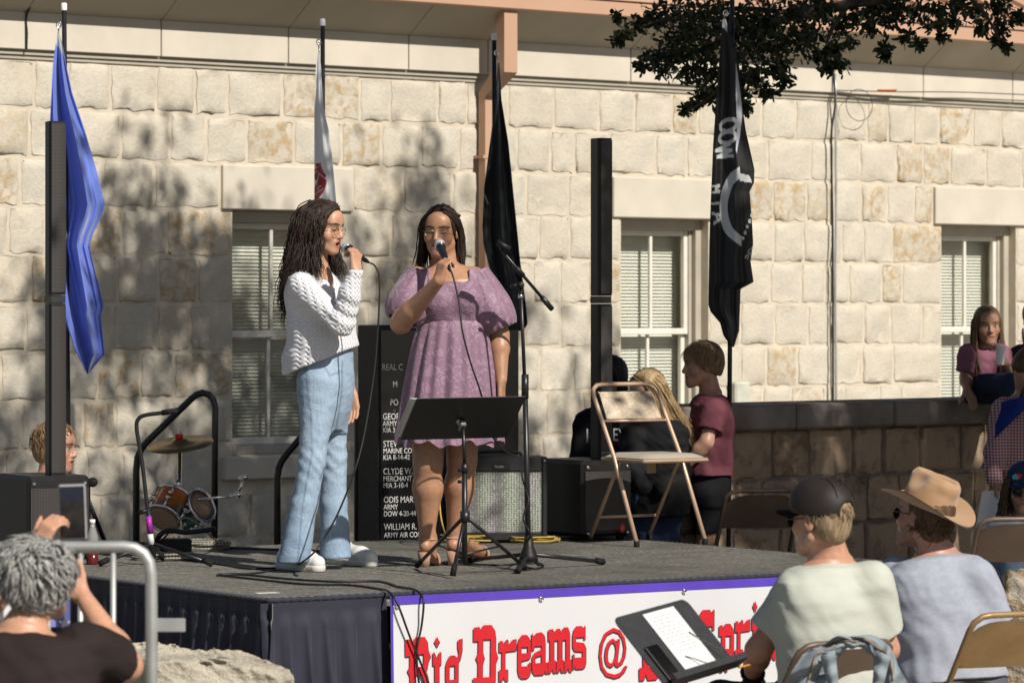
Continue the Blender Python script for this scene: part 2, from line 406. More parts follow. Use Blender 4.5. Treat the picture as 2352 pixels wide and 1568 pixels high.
for r_ in range(-8, 3):
    z0 = Z_HEAD+r_*CH; z1 = z0+CH
    gaps = []
    for a, b_ in wins:
        if r_ == 0: gaps.append((a-.10, b_+.12))             # lintel slab
        elif r_ < 0 and z1 > Z_SILL-.16: gaps.append((a-(.10 if z0 < Z_SILL and z1 > Z_SILL-.2 else 0), b_+(.10 if z0 < Z_SILL and z1 > Z_SILL-.2 else 0)))
    spans = []; cur = LMIN
    for a, b_ in gaps: spans.append((cur, a)); cur = b_
    spans.append((cur, LMAX))
    for a, b_ in spans:
        x = a; first = True
        while x < b_-.05:
            wd = rng.choice([.24, .27, .30, .33, .36, .42])*rng.uniform(.92, 1.08)
            if first and a == LMIN: wd *= rng.uniform(.4, 1)
            first = False
            if b_-x-wd < .2: wd = b_-x
            if WP(x+wd, 0, 0).x > -4 and -2.6 < x+wd and x < 7.9:
                m_ = rng.uniform(.022, .036)
                lay_stone('stone', wall, x+wd/2, 0, (z0+z1)/2+rng.uniform(-.004, .004), wd-m_, CH-rng.uniform(.022, .036), MAT['stone'], rng,
                          depth=rng.uniform(.007, .018), rough=rng.choice([.003, .005, .008]))
            x += wd
for a, b_ in wins:
    mbx = MB(); wbox(mbx, a-.09, b_+.11, -.02, .028, Z_HEAD+.004, Z_HEAD+CH-.012, .006); mbx.build('lintel', MAT['cut_stone'], bld)
    mbx = MB(); wbox(mbx, a-.09, b_+.09, -.12, .06, Z_SILL-.15, Z_SILL-.005, .008); mbx.build('sill', MAT['cut_stone'], bld)
# windows
for wi, (a, b_) in enumerate(wins):
    win = MB()
    fr = .055; dj = -.10
    for (l0, l1, z0, z1) in ((a, a+fr, Z_SILL, Z_HEAD), (b_-fr, b_, Z_SILL, Z_HEAD), (a+fr, b_-fr, Z_HEAD-.075, Z_HEAD), (a+fr, b_-fr, Z_SILL, Z_SILL+.06)):
        wbox(win, l0, l1, dj-.12, dj+.03, z0, z1, .004)
    wbox(win, b_-fr-.03, b_-fr, dj-.1, dj-.01, Z_SILL+.06, Z_HEAD-.075, .004)
    wo = win.build('window', MAT['frame'], bld)
    zm = 1.562; g0, g1 = a+fr, b_-fr-.03
    for k, (z0, z1, dd) in enumerate(((zm-.02, Z_HEAD-.075, dj-.02), (Z_SILL+.06, zm+.02, dj-.05))):
        s_ = MB(); t_ = .038
        for (l0, l1, q0, q1) in ((g0, g0+t_, z0, z1), (g1-t_, g1, z0, z1), (g0+t_, g1-t_, z1-t_, z1), (g0+t_, g1-t_, z0, z0+t_+.005)):
            wbox(s_, l0, l1, dd-.035, dd, q0, q1, .004)
        mid = (g0+g1)/2; wbox(s_, mid-.013, mid+.013, dd-.026, dd-.004, z0+t_, z1-t_, .003)
        s_.build('sash', MAT['sash'], wo)
        p_ = MB(); p_.add([WP(x_, dd-.016, y_) for x_, y_ in ((g0+t_, z0+t_), (mid-.013, z0+t_), (mid-.013, z1-t_), (g0+t_, z1-t_))], [(0, 1, 2, 3)]); p_.build('pane', MAT['glass'], wo)
        p_ = MB(); p_.add([WP(x_, dd-.016, y_) for x_, y_ in ((mid+.013, z0+t_), (g1-t_, z0+t_), (g1-t_, z1-t_), (mid+.013, z1-t_))], [(0, 1, 2, 3)]); p_.build('pane', MAT['glass'], wo)
    bl = MB(); z = Z_SILL+.08
    while z < Z_HEAD-.08:
        c = WP((a+b_)/2, dj-.155, z); tilt = Matrix.Rotation(R(52), 3, 'X')
        bl.box(c, (b_-a-2*fr-.02, .030, .0016), WROT @ tilt); z += .0235
    bo = bl.build('blind', MAT['blind'], wo); bo['kind'] = 'stuff'
    bk = MB(); wbox(bk, a, b_, -.46, -.44, Z_SILL-.05, Z_HEAD+.05); bk.build('dark_backing', MAT['dark_room'], wo)
# cornice: moulding, fascia slabs, cove slabs
mo = MB(); wbox(mo, LMIN, LMAX, 0, .012, ZTOP-.005, ZTOP+.02); wbox(mo, LMIN, LMAX, 0, .026, ZTOP+.02, ZTOP+.034); wbox(mo, LMIN, LMAX, 0, .018, ZTOP+.034, ZTOP+.05)
mo.build('moulding', MAT['frame'], bld)
FZ0, FZ1 = ZTOP+.05, ZTOP+.275
joints = [LMIN]+[WL(x) for x in (48, 360, 652, 928, 1195, 1438, 1700, 1905, 2110, 2315)]+[LMAX]
joints[5] = WL(1110)
OV = .30; GZ = FZ1+.185
for i in range(len(joints)-1):
    a, b_ = joints[i]+.004, joints[i+1]-.004
    mbx = MB(); wbox(mbx, a, b_, -.05, .05, FZ0, FZ1, .004); mbx.build('fascia_slab', MAT['cut_stone'], bld)
    mbx = MB()
    pr = [(.048, FZ1), (.10, FZ1+.035), (.17, FZ1+.09), (.25, FZ1+.15), (OV, GZ), (OV, GZ+.06), (.0, GZ+.06), (.0, FZ1)]
    n = len(pr)
    vs = [WP(a, d, z) for d, z in pr]+[WP(b_, d, z) for d, z in pr]
    mbx.add(vs, [tuple(range(n-1, -1, -1)), tuple(range(n, 2*n))]+[(i_, (i_+1) % n, (i_+1) % n+n, i_+n) for i_ in range(n)])
    mbx.build('cove_slab', MAT['cove'], bld)
gt = MB(); wbox(gt, LMIN, LMAX, OV-.02, OV+.05, GZ, GZ+.105, .01); wbox(gt, LMIN, LMAX, OV-.01, OV+.062, GZ+.107, GZ+.12, .004)
gt.build('gutter', MAT['salmon'], bld, autosm=30)
RP = R(24)
def roofp(l, t, h=0): return WP(l, OV+.03-t*math.cos(RP), GZ+.122+t*math.sin(RP)+h)
rf = MB(); q = [roofp(LMIN, 0), roofp(LMAX, 0), roofp(LMAX, 4.5), roofp(LMIN, 4.5)]
rf.add(q+[p-Vector((0, 0, .1)) for p in q], [(0, 1, 2, 3), (7, 6, 5, 4), (0, 4, 5, 1), (1, 5, 6, 2), (2, 6, 7, 3), (3, 7, 4, 0)])
roof = rf.build('roof', MAT['salmon'], bld)
l = LMIN+.2
while l < LMAX:
    s_ = MB(); a0, a1 = roofp(l, .01), roofp(l, 4.45); nrm = Vector((0, 0, 1))*math.cos(RP)+WN*math.sin(RP)
    s_.box((a0+a1)/2+nrm*.016, (.024, (a1-a0).length, .034), Matrix((WU, (a1-a0).normalized(), nrm)).transposed()); s_.build('roof_seam', MAT['salmon'], roof); l += .46
# downspout: drop from the gutter, offset back to the wall, leader down the wall
lo = WL(1148)-.18; hw = .058
ds = MB(); d_out = OV-.03
lo = WL(1161)-.235
def dsp(l, d, z): return WP(l, d, z)
pts = [(d_out, GZ+.02), (d_out, FZ0+.02), (.075, FZ0-.14), (.075, .05)]
hd = .045
vs = []
prof = []
def off(i):
    d, z = pts[i]
    if i in (0,): n_ = Vector((1, 0))
    elif i == 3: n_ = Vector((1, 0))
    else:
        a_ = Vector((pts[i][0]-pts[i-1][0], pts[i][1]-pts[i-1][1])).normalized(); b2 = Vector((pts[i+1][0]-pts[i][0], pts[i+1][1]-pts[i][1])).normalized()
        n1 = Vector((-a_.y, a_.x)); n2 = Vector((-b2.y, b2.x)); n_ = (n1+n2); n_ = n_/(n_.length_squared/2)
        return n_
    return n_
for i in range(4):
    n_ = off(i); d, z = pts[i]
    for s1, s2 in ((-1, -1), (1, -1), (1, 1), (-1, 1)):
        kk = .72 if i >= 2 else 1
        vs.append(WP(lo+s1*hw*kk, d+n_.x*hd*s2*kk, z+n_.y*hd*s2*kk))
fs = [(i*4+j, i*4+(j+1) % 4, i*4+4+(j+1) % 4, i*4+4+j) for i in range(3) for j in range(4)]+[(3, 2, 1, 0), (12, 13, 14, 15)]
ds.add(vs, fs); dso = ds.build('downspout', MAT['salmon'], bld)
for z in (2.72, 1.2):
    st = MB(); wbox(st, lo-hw-.005, lo+hw+.005, .0, .112, z, z+.02); st.build('strap', MAT['salmon'], dso)
# conduit with cables
lc = WL(1905); cp = MB()
path = [WP(lc, .06, 3.42), WP(lc, .06, 3.25), WP(lc+.005, .058, 2.9)]+[WP(lc+.008+.004*math.sin(k), .055, 2.8-k*.2) for k in range(9)]+[WP(lc+.02, .055, .3)]
cp.tube(path, .0085, 8); cond = cp.build('conduit', MAT['steel_galv'], bld, True)
c2 = MB(); c2.tube(bez([WP(lc-.02, .055, 3.47), WP(lc-.03, .085, 3.2), WP(lc-.06, .075, 2.95), WP(lc-.03, .06, 2.3), WP(lc-.025, .06, 1.2), WP(lc-.02, .06, .3)], 10), .008, 6); c2.build('wall_cable', MAT['cable'], bld, True)
c3 = MB(); c3.tube(bez([WP(lc+.02, .06, 3.30), WP(lc+.6, .10, 3.31), WP(lc+1.4, .10, 3.335), WP(lc+2.6, .10, 3.345)], 8), .004, 5)
cc = WP(lc+.22, .09, 3.20); ring = [cc+WU*(.14*math.cos(a))+Vector((0, 0, .115*math.sin(a))) for a in np.linspace(0, 6.28, 26)[:-1]]
c3.tube(ring, .0025, 5, closed=True); c3.build('coiled_wire', MAT['cable'], bld, True)
c4 = MB(); a0 = WL(1993); c4.tube([WP(a0, .10, 3.315), WP(a0+.2, .10, 3.322)], .007, 6); c4.build('wire_marker', M('orange_marker', (.55, .13, .03), .5), bld, True)
c5 = MB(); lk = WL(48); c5.tube(bez([WP(lk+.03, .22, FZ1+.16), WP(lk+.01, .075, FZ1+.02), WP(lk-.004, .062, FZ1-.05), WP(lk+.003, .06, FZ0+.1), WP(lk, .06, FZ0)], 6), .006, 6); c5.build('loose_wire', MAT['cable'], bld, True)
# ------------------------------------------------------------------ low retaining wall with stone coping
RWO = W(2100, 700, 21.6); RWO.z = 0
def RP_(l, d, z): return RWO+WU*l+WN*d+Vector((0, 0, z))
def RL(vx):
    k = (vx-CX)/F; return (k*RWO.y-RWO.x)/(WU.x-k*WU.y)
CZ = ZY(920, 21.6); CH2 = .135
r0, r1 = RL(1560), RL(2352)+1.5
ret = empty('retaining_wall', RP_(0, 0, 0), 'dark weathered stone retaining wall with slab coping where the girl sits', 'wall')
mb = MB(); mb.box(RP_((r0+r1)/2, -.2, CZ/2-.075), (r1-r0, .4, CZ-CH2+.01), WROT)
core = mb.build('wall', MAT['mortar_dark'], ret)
rng = random.Random(5); z = 0; rows = [.27, .26, .27, .26]
zz = CZ-CH2
for hgt in rows:
    x = r0; z0 = zz-hgt
    if z0 < 0: z0 = 0; 
    while x < r1-.05:
        wd = rng.uniform(.2, .44)
        if r1-x-wd < .15: wd = r1-x
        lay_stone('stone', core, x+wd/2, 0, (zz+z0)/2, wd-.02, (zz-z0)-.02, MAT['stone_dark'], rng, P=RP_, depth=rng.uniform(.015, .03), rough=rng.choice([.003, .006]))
        x += wd
    zz = z0
x = r0-.05
while x < r1:
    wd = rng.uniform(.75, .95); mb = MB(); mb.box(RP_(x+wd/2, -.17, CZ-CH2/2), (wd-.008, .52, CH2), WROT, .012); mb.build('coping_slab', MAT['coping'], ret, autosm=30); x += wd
jb = MB(); jl = WL(1690); jb.box(WP(jl-.02, .05, 1.12), (.15, .09, .17), WROT, .012)
jbo = jb.build('junction_box', M('box_paint', (.50, .50, .42), .6), bld)
# ------------------------------------------------------------------ stage
SA = R(34); SE1 = Vector((math.cos(SA), math.sin(SA), 0)); SE2 = Vector((-math.sin(SA), math.cos(SA), 0))
SC0 = FL(620, 1373); SC0.z = 0
SLEN, SDEP = 3.56, 3.0
def SP(a, b, z=STAGE_Z): return SC0+SE1*a+SE2*b+Vector((0, 0, z))
SROTM = Matrix((SE1, SE2, Vector((0, 0, 1)))).transposed()
stage = empty('stage_platform', SP(SLEN/2, SDEP/2, 0), 'low portable stage with scuffed charcoal deck and navy skirting', 'stage')
for i in range(3):
    a0, a1 = i*SLEN/3, (i+1)*SLEN/3
    for b0, b1 in ((0, SDEP/2), (SDEP/2, SDEP)):
        mb = MB(); mb.box(SP((a0+a1)/2, (b0+b1)/2, STAGE_Z-.03), (a1-a0-.004, b1-b0-.004, .06), SROTM, .003); mb.build('deck_panel', MAT['deck'], stage)
mb = MB()
for (a, b) in ((.1, .1), (SLEN-.1, .1), (.1, SDEP-.1), (SLEN-.1, SDEP-.1), (SLEN/2, .15), (SLEN/2, SDEP-.1), (.1, SDEP/2), (SLEN-.1, SDEP/2)):
    mb = MB(); mb.box(SP(a, b, (STAGE_Z-.06)/2), (.05, .05, STAGE_Z-.06), SROTM); mb.build('leg', MAT['black_metal'], stage)
# trim rope-like edge binding
tr = MB(); per = [SP(-.006, -.006, STAGE_Z-.012), SP(SLEN+.006, -.006, STAGE_Z-.012), SP(SLEN+.006, SDEP+.006, STAGE_Z-.012), SP(-.006, SDEP+.006, STAGE_Z-.012)]
def edge_line(p, q, step=.02):
    n = max(2, int((q-p).length/step)); return [p.lerp(q, i/n) for i in range(n+1)]
rim = []
for i in range(4): rim += edge_line(per[i], per[(i+1) % 4])[:-1]
rim = [p+Vector((0, 0, .0035*(i % 2))) for i, p in enumerate(rim)]
tr.tube(rim, .011, 6, closed=True); tr.build('edge_binding', MAT['skirt'], stage, True)
def FRA(vx):      # position along the front edge seen in column vx
    k = (vx-CX)/F; o = SC0-SE2*.085; return (k*o.y-o.x)/(SE1.x-k*SE1.y)
def skirt(p, q, out, seed):
    ln = (q-p).length; dirv = (q-p).normalized(); rg = random.Random(seed)
    n = int(ln/.0125); hs = [STAGE_Z-.02, STAGE_Z-.05, STAGE_Z-.08, STAGE_Z-.095, STAGE_Z-.13, STAGE_Z-.18, STAGE_Z-.25, STAGE_Z-.35, STAGE_Z-.45, .02]
    ph = [rg.uniform(0, 6.28) for _ in range(6)]
    vs = []; fs = []
    for j, h in enumerate(hs):
        for i in range(n+1):
            s = i/n*ln
            small = .0055*(1 if i % 2 else -1)
            a = s*2*math.pi/.105+1.2*math.sin(s*3.1+ph[0])+.8*math.sin(s*7.3+ph[1])
            big = math.sin(a)+.35*math.sin(2.3*a+ph[2])
            k = min(1, max(0, (STAGE_Z-.085-h)/.36)); k = k*k*(3-2*k)*.75+.25*(k > 0)
            amp = .002+.026*k
            sway = .012*k*math.sin(s*2.2+ph[3])
            o = (small if j <= 3 else small*.15)+big*amp+.014+.022*k
            vs.append(p+dirv*(s+.012*k*math.cos(a))+out*(o+sway)+Vector((0, 0, h)))
    m = n+1
    for j in range(len(hs)-1):
        for i in range(n): fs.append((j*m+i, j*m+i+1, (j+1)*m+i+1, (j+1)*m+i))
    o = link_mesh('skirt', vs, fs, MAT['skirt'], stage, True); return o
skirt(SP(0, SDEP, 0), SP(0, -.05, 0), -SE1, 1); skirt(SP(-.05, 0, 0), SP(FRA(897)+.03, 0, 0), -SE2, 2); skirt(SP(SLEN, 0, 0), SP(SLEN, SDEP, 0), SE1, 3); skirt(SP(SLEN, SDEP, 0), SP(0, SDEP, 0), SE2, 4)
# ------------------------------------------------------------------ banner hung on the front edge
BA0, BA1 = FRA(897), SLEN+.25
def BP(a, z, d=0):
    wob = .006*math.sin(a*5.1+z*3)+.004*math.sin(a*11+1.0)*(1-z/STAGE_Z)
    return SC0+SE1*a-SE2*(.088+d+wob)+Vector((0, 0, z))
banner = empty('printed_banner', BP(BA0, 0.0), 'white vinyl banner with purple edge and red western lettering hung on the stage front', 'banner')
BZ1 = STAGE_Z-.012; BZ0 = -.02+.06
mb = MB(); mb.grid(lambda u, v: BP(BA0+(BA1-BA0)*u, BZ0+(BZ1-BZ0)*v), 90, 14); fr_ = list(mb.f)
vv = [p for p in mb.v]; n_ = len(vv)
link_mesh('sheet', vv, fr_, MAT['banner'], banner, True)
ed = MB(); ed.grid(lambda u, v: BP(BA0+(BA1-BA0)*u, BZ1-.034+.036*v, .004), 90, 3); ed.build('hem', MAT['banner_edge'], banner, True)
ed = MB(); ed.grid(lambda u, v: BP(BA0+.012*u, BZ0+(BZ1-.034-BZ0)*v, .004), 2, 8); ed.build('hem', MAT['banner_edge'], banner, True)
for vx in (912, 1239, 1571, 1880):
    a = FRA(vx); a = max(a, BA0+.02); c = BP(a, BZ1-.04, .006); gm = MB(); ringp = [c+SE1*(.009*math.cos(t))+Vector((0, 0, .009*math.sin(t))) for t in np.linspace(0, 6.283, 13)[:-1]]
    gm.tube(ringp, .0035, 6, closed=True); gm.build('grommet', MAT['chrome'], banner, True)
# ------------------------------------------------------------------ flat lettering helpers
def text_pts(s):
    cu = bpy.data.curves.new('txt', 'FONT'); cu.body = s; cu.resolution_u = 3; cu.fill_mode = 'FRONT'
    ob = bpy.data.objects.new('txt', cu); COL.objects.link(ob)
    dg = bpy.context.evaluated_depsgraph_get(); dg.update()
    me = bpy.data.meshes.new_from_object(ob.evaluated_get(dg))
    vs = [tuple(v.co) for v in me.vertices]; fs = [tuple(p.vertices) for p in me.polygons]
    bpy.data.objects.remove(ob); bpy.data.curves.remove(cu); bpy.data.meshes.remove(me)
    return vs, fs
def poly_pts(loops):
    cu = bpy.data.curves.new('gly', 'CURVE'); cu.dimensions = '2D'; cu.fill_mode = 'FRONT'
    for lp in loops:
        sp = cu.splines.new('POLY'); sp.points.add(len(lp)-1); sp.use_cyclic_u = True
        for i, (a, b) in enumerate(lp): sp.points[i].co = (a, b, 0, 1)
    ob = bpy.data.objects.new('gly', cu); COL.objects.link(ob)
    dg = bpy.context.evaluated_depsgraph_get(); dg.update()
    me = bpy.data.meshes.new_from_object(ob.evaluated_get(dg))
    vs = [tuple(v.co) for v in me.vertices]; fs = [tuple(p.vertices) for p in me.polygons]
    bpy.data.objects.remove(ob); bpy.data.curves.remove(cu); bpy.data.meshes.remove(me)
    return vs, fs
def lettering(parent, name, s, O, U, V, cap, xs, mat):
    """flat lettering: O baseline start, U reading direction, V up, cap = capital height"""
    vs, fs = text_pts(s); k = cap/.70; O, U, V = Vector(O), Vector(U), Vector(V)
    return link_mesh(name, [O+U*(x*k*xs)+V*(y*k) for x, y, _ in vs], fs, mat, parent)
GL = {
 'B': [[(0,.97),(.2,.98),(.3,.9),(.4,1),(.8,1),(.92,.93),(.95,.8),(1.05,.7),(.95,.62),(.9,.52),(.86,.48),(.92,.42),(.95,.35),(1.03,.25),(.94,.16),(.9,.05),(.78,0),(.4,0),(.3,.1),(.2,0),(0,0),(0,.2),(.18,.2),(.18,.42),(.08,.5),(.18,.57),(.18,.72),(0,.72)], [(.42,.74),(.76,.74),(.76,.6),(.68,.55),(.42,.55)], [(.42,.43),(.66,.43),(.74,.36),(.74,.2),(.42,.2)]],
 'D': [[(0,.97),(.25,.98),(.33,.92),(.42,1),(.8,1),(.95,.92),(1,.8),(1,.62),(1.1,.5),(1,.4),(1,.15),(.92,.03),(.8,0),(.42,0),(.33,.07),(.25,0),(0,0),(0,.2),(.22,.2),(.22,.42),(.12,.5),(.22,.58),(.22,.76),(0,.76)], [(.42,.78),(.78,.78),(.78,.2),(.42,.2),(.42,.4),(.5,.5),(.42,.6)]],
 'i': [[(0,1),(.2,1),(.5,.86),(.8,1),(1,1),(1,.72),(.78,.72),(.78,.28),(1,.28),(1,0),(.75,0),(.5,.1),(.25,0),(0,0),(0,.28),(.24,.28),(.24,.72),(0,.72)]],
 '.': [[(.5,1),(.7,.75),(1,.5),(.7,.25),(.5,0),(.3,.25),(0,.5),(.3,.75)]],
 'g': [[(.08,.8),(.25,.88),(.55,.88),(.7,.84),(.82,.9),(.74,1),(.74,1.12),(1,1.14),(1,.95),(.9,.82),(.78,.76),(.78,.45),(.65,.36),(.45,.34),(.42,.26),(.75,.26),(.85,.18),(.85,.05),(.7,0),(.15,0),(.02,.06),(.02,.14),(.2,.2),(.22,.34),(.08,.42),(0,.5),(0,.72)], [(.22,.72),(.58,.72),(.58,.5),(.22,.5)], [(.25,.16),(.6,.16),(.6,.08),(.25,.08)]],
 'r': [[(0,.96),(.18,.97),(.28,.88),(.4,.99),(.52,.99),(.52,.86),(.75,.97),(1,1),(1,.72),(.35,.7),(.35,.28),(.52,.28),(.52,0),(.4,0),(.27,.1),(.16,0),(0,0),(0,.28),(.17,.28),(.17,.7),(0,.7)]],
 'e': [[(0,.8),(.08,.92),(.3,1),(.7,1),(.92,.92),(1,.8),(1,.52),(.9,.44),(.25,.40),(.25,.28),(.85,.28),(.85,.36),(1,.36),(1,.15),(.9,.05),(.7,0),(.3,0),(.1,.06),(0,.2)], [(.25,.72),(.78,.72),(.78,.58),(.25,.58)]],
 'a': [[(0,1),(.15,.9),(.25,.98),(.6,1),(.8,.92),(.85,.75),(.85,.28),(1,.28),(1,.02),(.88,.02),(.82,.1),(.72,0),(.2,0),(.05,.08),(.02,.25),(.02,.42),(.15,.52),(.62,.6),(.62,.68),(.16,.68),(.1,.58),(0,.58)], [(.2,.42),(.62,.46),(.62,.28),(.2,.28)]],
 'm': [[(0,.97),(.2,.98),(.28,.9),(.36,.98),(.5,.98),(.57,.9),(.66,1),(.85,1),(.93,.88),(.93,.28),(1,.28),(1,0),(.92,0),(.85,.1),(.78,0),(.7,0),(.7,.28),(.77,.28),(.77,.72),(.6,.72),(.6,.28),(.66,.28),(.66,0),(.58,0),(.51,.1),(.43,0),(.36,0),(.36,.28),(.43,.28),(.43,.72),(.25,.72),(.25,.28),(.32,.28),(.32,0),(.24,0),(.17,.1),(.08,0),(0,0),(0,.28),(.08,.28),(.08,.72),(0,.72)]],
 'n': [[(0,.97),(.3,.98),(.4,.9),(.5,.98),(.75,1),(.9,.88),(.9,.28),(1,.28),(1,0),(.88,0),(.78,.1),(.68,0),(.56,0),(.56,.28),(.66,.28),(.66,.72),(.36,.72),(.36,.28),(.46,.28),(.46,0),(.34,0),(.24,.1),(.12,0),(0,0),(0,.28),(.11,.28),(.11,.72),(0,.72)]],
 's': [[(0,.8),(.1,.93),(.25,1),(.7,1),(.8,.92),(.88,1),(.95,1),(.95,.68),(.85,.68),(.85,.74),(.22,.74),(.22,.64),(.85,.6),(1,.5),(1,.15),(.9,.03),(.75,0),(.25,0),(.15,.08),(.08,0),(0,0),(0,.36),(.12,.36),(.12,.27),(.75,.27),(.75,.4),(.15,.42),(0,.52)]],
 'p': [[(0,.97),(.2,.98),(.28,.88),(.4,1),(.75,1),(.95,.9),(1,.75),(1,.42),(.92,.33),(.75,.28),(.4,.28),(.4,.2),(.55,.2),(.55,0),(.45,0),(.32,.08),(.2,0),(.05,0),(.05,.2),(.18,.2),(.18,.75),(0,.75)], [(.4,.75),(.78,.75),(.78,.48),(.4,.48)]],
}
for ch, a0, a1, z0, z1 in (('B', .597, .718, .09, .365), ('i', .735, .776, .10, .298), ('.', .742, .770, .318, .364), ('g', .80, .882, .045, .312),
    ('D', .938, 1.048, .125, .40), ('r', 1.065, 1.149, .158, .336), ('e', 1.158, 1.222, .165, .350), ('a', 1.228, 1.310, .176, .358), ('m', 1.313, 1.435, .18, .372), ('s', 1.442, 1.512, .19, .374),
    ('@', 1.581, 1.730, .14, .358), ('B', 1.795, 1.915, .122, .40), ('i', 1.932, 1.972, .13, .32), ('g', 1.99, 2.075, .06, .33),
    ('s', 2.118, 2.208, .13, .413), ('p', 2.231, 2.309, .135, .347), ('r', 2.316, 2.397, .18, .362), ('i', 2.408, 2.440, .17, .37), ('.', 2.412, 2.437, .392, .443), ('n', 2.452, 2.54, .175, .372)):
    if ch == '@':
        vs, fs = text_pts('@'); A = np.array(vs); mn, mx = A.min(0), A.max(0); vs = [((x-mn[0])/(mx[0]-mn[0]), (y-mn[1])/(mx[1]-mn[1]), 0) for x, y, _ in vs]
    else: vs, fs = poly_pts(GL[ch])
    lt = link_mesh('letter', [BP(a0+(a1-a0)*x, z0+(z1-z0)*y, .009) for x, y, _ in vs], fs, MAT['red_print'], banner)
    link_mesh('print_shadow', [BP(a0+(a1-a0)*x+.004, z0+(z1-z0)*y-.004, .0065) for x, y, _ in vs], fs, MAT['shadow_print'], lt)
# ------------------------------------------------------------------ things behind and on the stage
# handrails
def handrail(vpts, Y, label):
    base = W(vpts[0][0], vpts[0][1], Y); base.z = 0
    o = empty('handrail', base, label, 'handrail', None)
    P = [W(x, y, Y) for x, y in vpts]; P[0].z = 0.0; P[-1].z = 0.0
    mb = MB(); mb.tube(P, .0195, 12); mb.build('rail', MAT['rail'], o, True)
    for p in (P[0], P[-1]):
        f = MB(); f.lathe([(.05, 0), (.05, .008), (.028, .012), (.024, .03)], (p.x, p.y, 0), n=16); f.build('base_flange', MAT['rail'], o, True)
    return o
def arch(pts, n=5): return pts
handrail([(313, 1270), (313, 1080), (316, 1050), (325, 1030), (340, 1012), (440, 915), (452, 906), (466, 902), (480, 906), (490, 918), (495, 938), (494, 1000), (491, 1270)], 21.5, 'black pipe handrail behind the drums with slanting top')
handrail([(637, 1270), (637, 1100), (640, 1075), (648, 1057), (662, 1038), (760, 925), (775, 912), (792, 907), (808, 911), (818, 925), (822, 945), (822, 1000), (821, 1270)], 21.0, 'black pipe handrail behind the singer in jeans')
# memorial stone
MY = 20.5; mc = W(1018, 700, MY); mc.z = 0
ma = R(20); MU = Vector((math.cos(ma), math.sin(ma), 0)); MN = Vector((math.sin(ma), -math.cos(ma), 0)); MROT = Matrix((MU, -MN, Vector((0, 0, 1)))).transposed()
mem = empty('memorial_stone', mc, 'polished black granite memorial stone engraved with names behind the singers', 'memorial')
MT = ZY(747, MY); mw = .80
mcen = Vector((XY(870, MY), MY, 0))+MU*(mw/2)          # front face starts in column 870
mb = MB(); mb.box(mcen-MN*.19+Vector((0, 0, MT/2)), (mw, .36, MT), MROT, .006); mb.build('slab', MAT['granite_rough'], mem)
mb = MB(); mb.box(mcen-MN*.004+Vector((0, 0, (MT-.02)/2)), (mw-.02, .02, MT-.03), MROT, .002); mb.build('polished_face', MAT['granite'], mem)
def mem_text(vx, vy, s, cap_px, xs=.76):
    k = (vx-CX)/F; o = mcen-MU*(mw/2)+MN*.0085; l = (k*o.y-o.x)/(MU.x-k*MU.y); p = o+MU*l
    z = ZY(vy, p.y); lettering(mem, 'inscription', s, p+Vector((0, 0, z)), MU, (0, 0, 1), cap_px*p.y/F, xs, MAT['engraved'])
def zz8(y): return (780+y*.408)/1.063
for x, y, s, c in ((877, 303, 'REAL C', 14.5), (902, 405, 'M', 14), (896, 513, 'PO', 14), (904, 541, '_', 9), (879, 598, 'GEOR', 14.5), (879, 637, 'ARMY', 12), (879, 676, 'KIA 3', 12),
                   (880, 762, 'STEV', 14.5), (880, 801, 'MARINE CORPS', 12), (880, 840, 'KIA 8-14-42', 12), (880, 926, 'CLYDE W.', 14.5), (880, 967, 'MERCHANT', 12), (880, 1007, 'MIA 3-10-4', 12),
                   (881, 1096, 'ODIS MAR', 14.5), (881, 1137, 'ARMY', 12), (881, 1177, 'DOW 4-20-44', 12), (882, 1258, 'WILLIAM R.', 14.5), (882, 1304, 'ARMY AIR COR', 12)):
    mem_text(x, zz8(y), s, c)
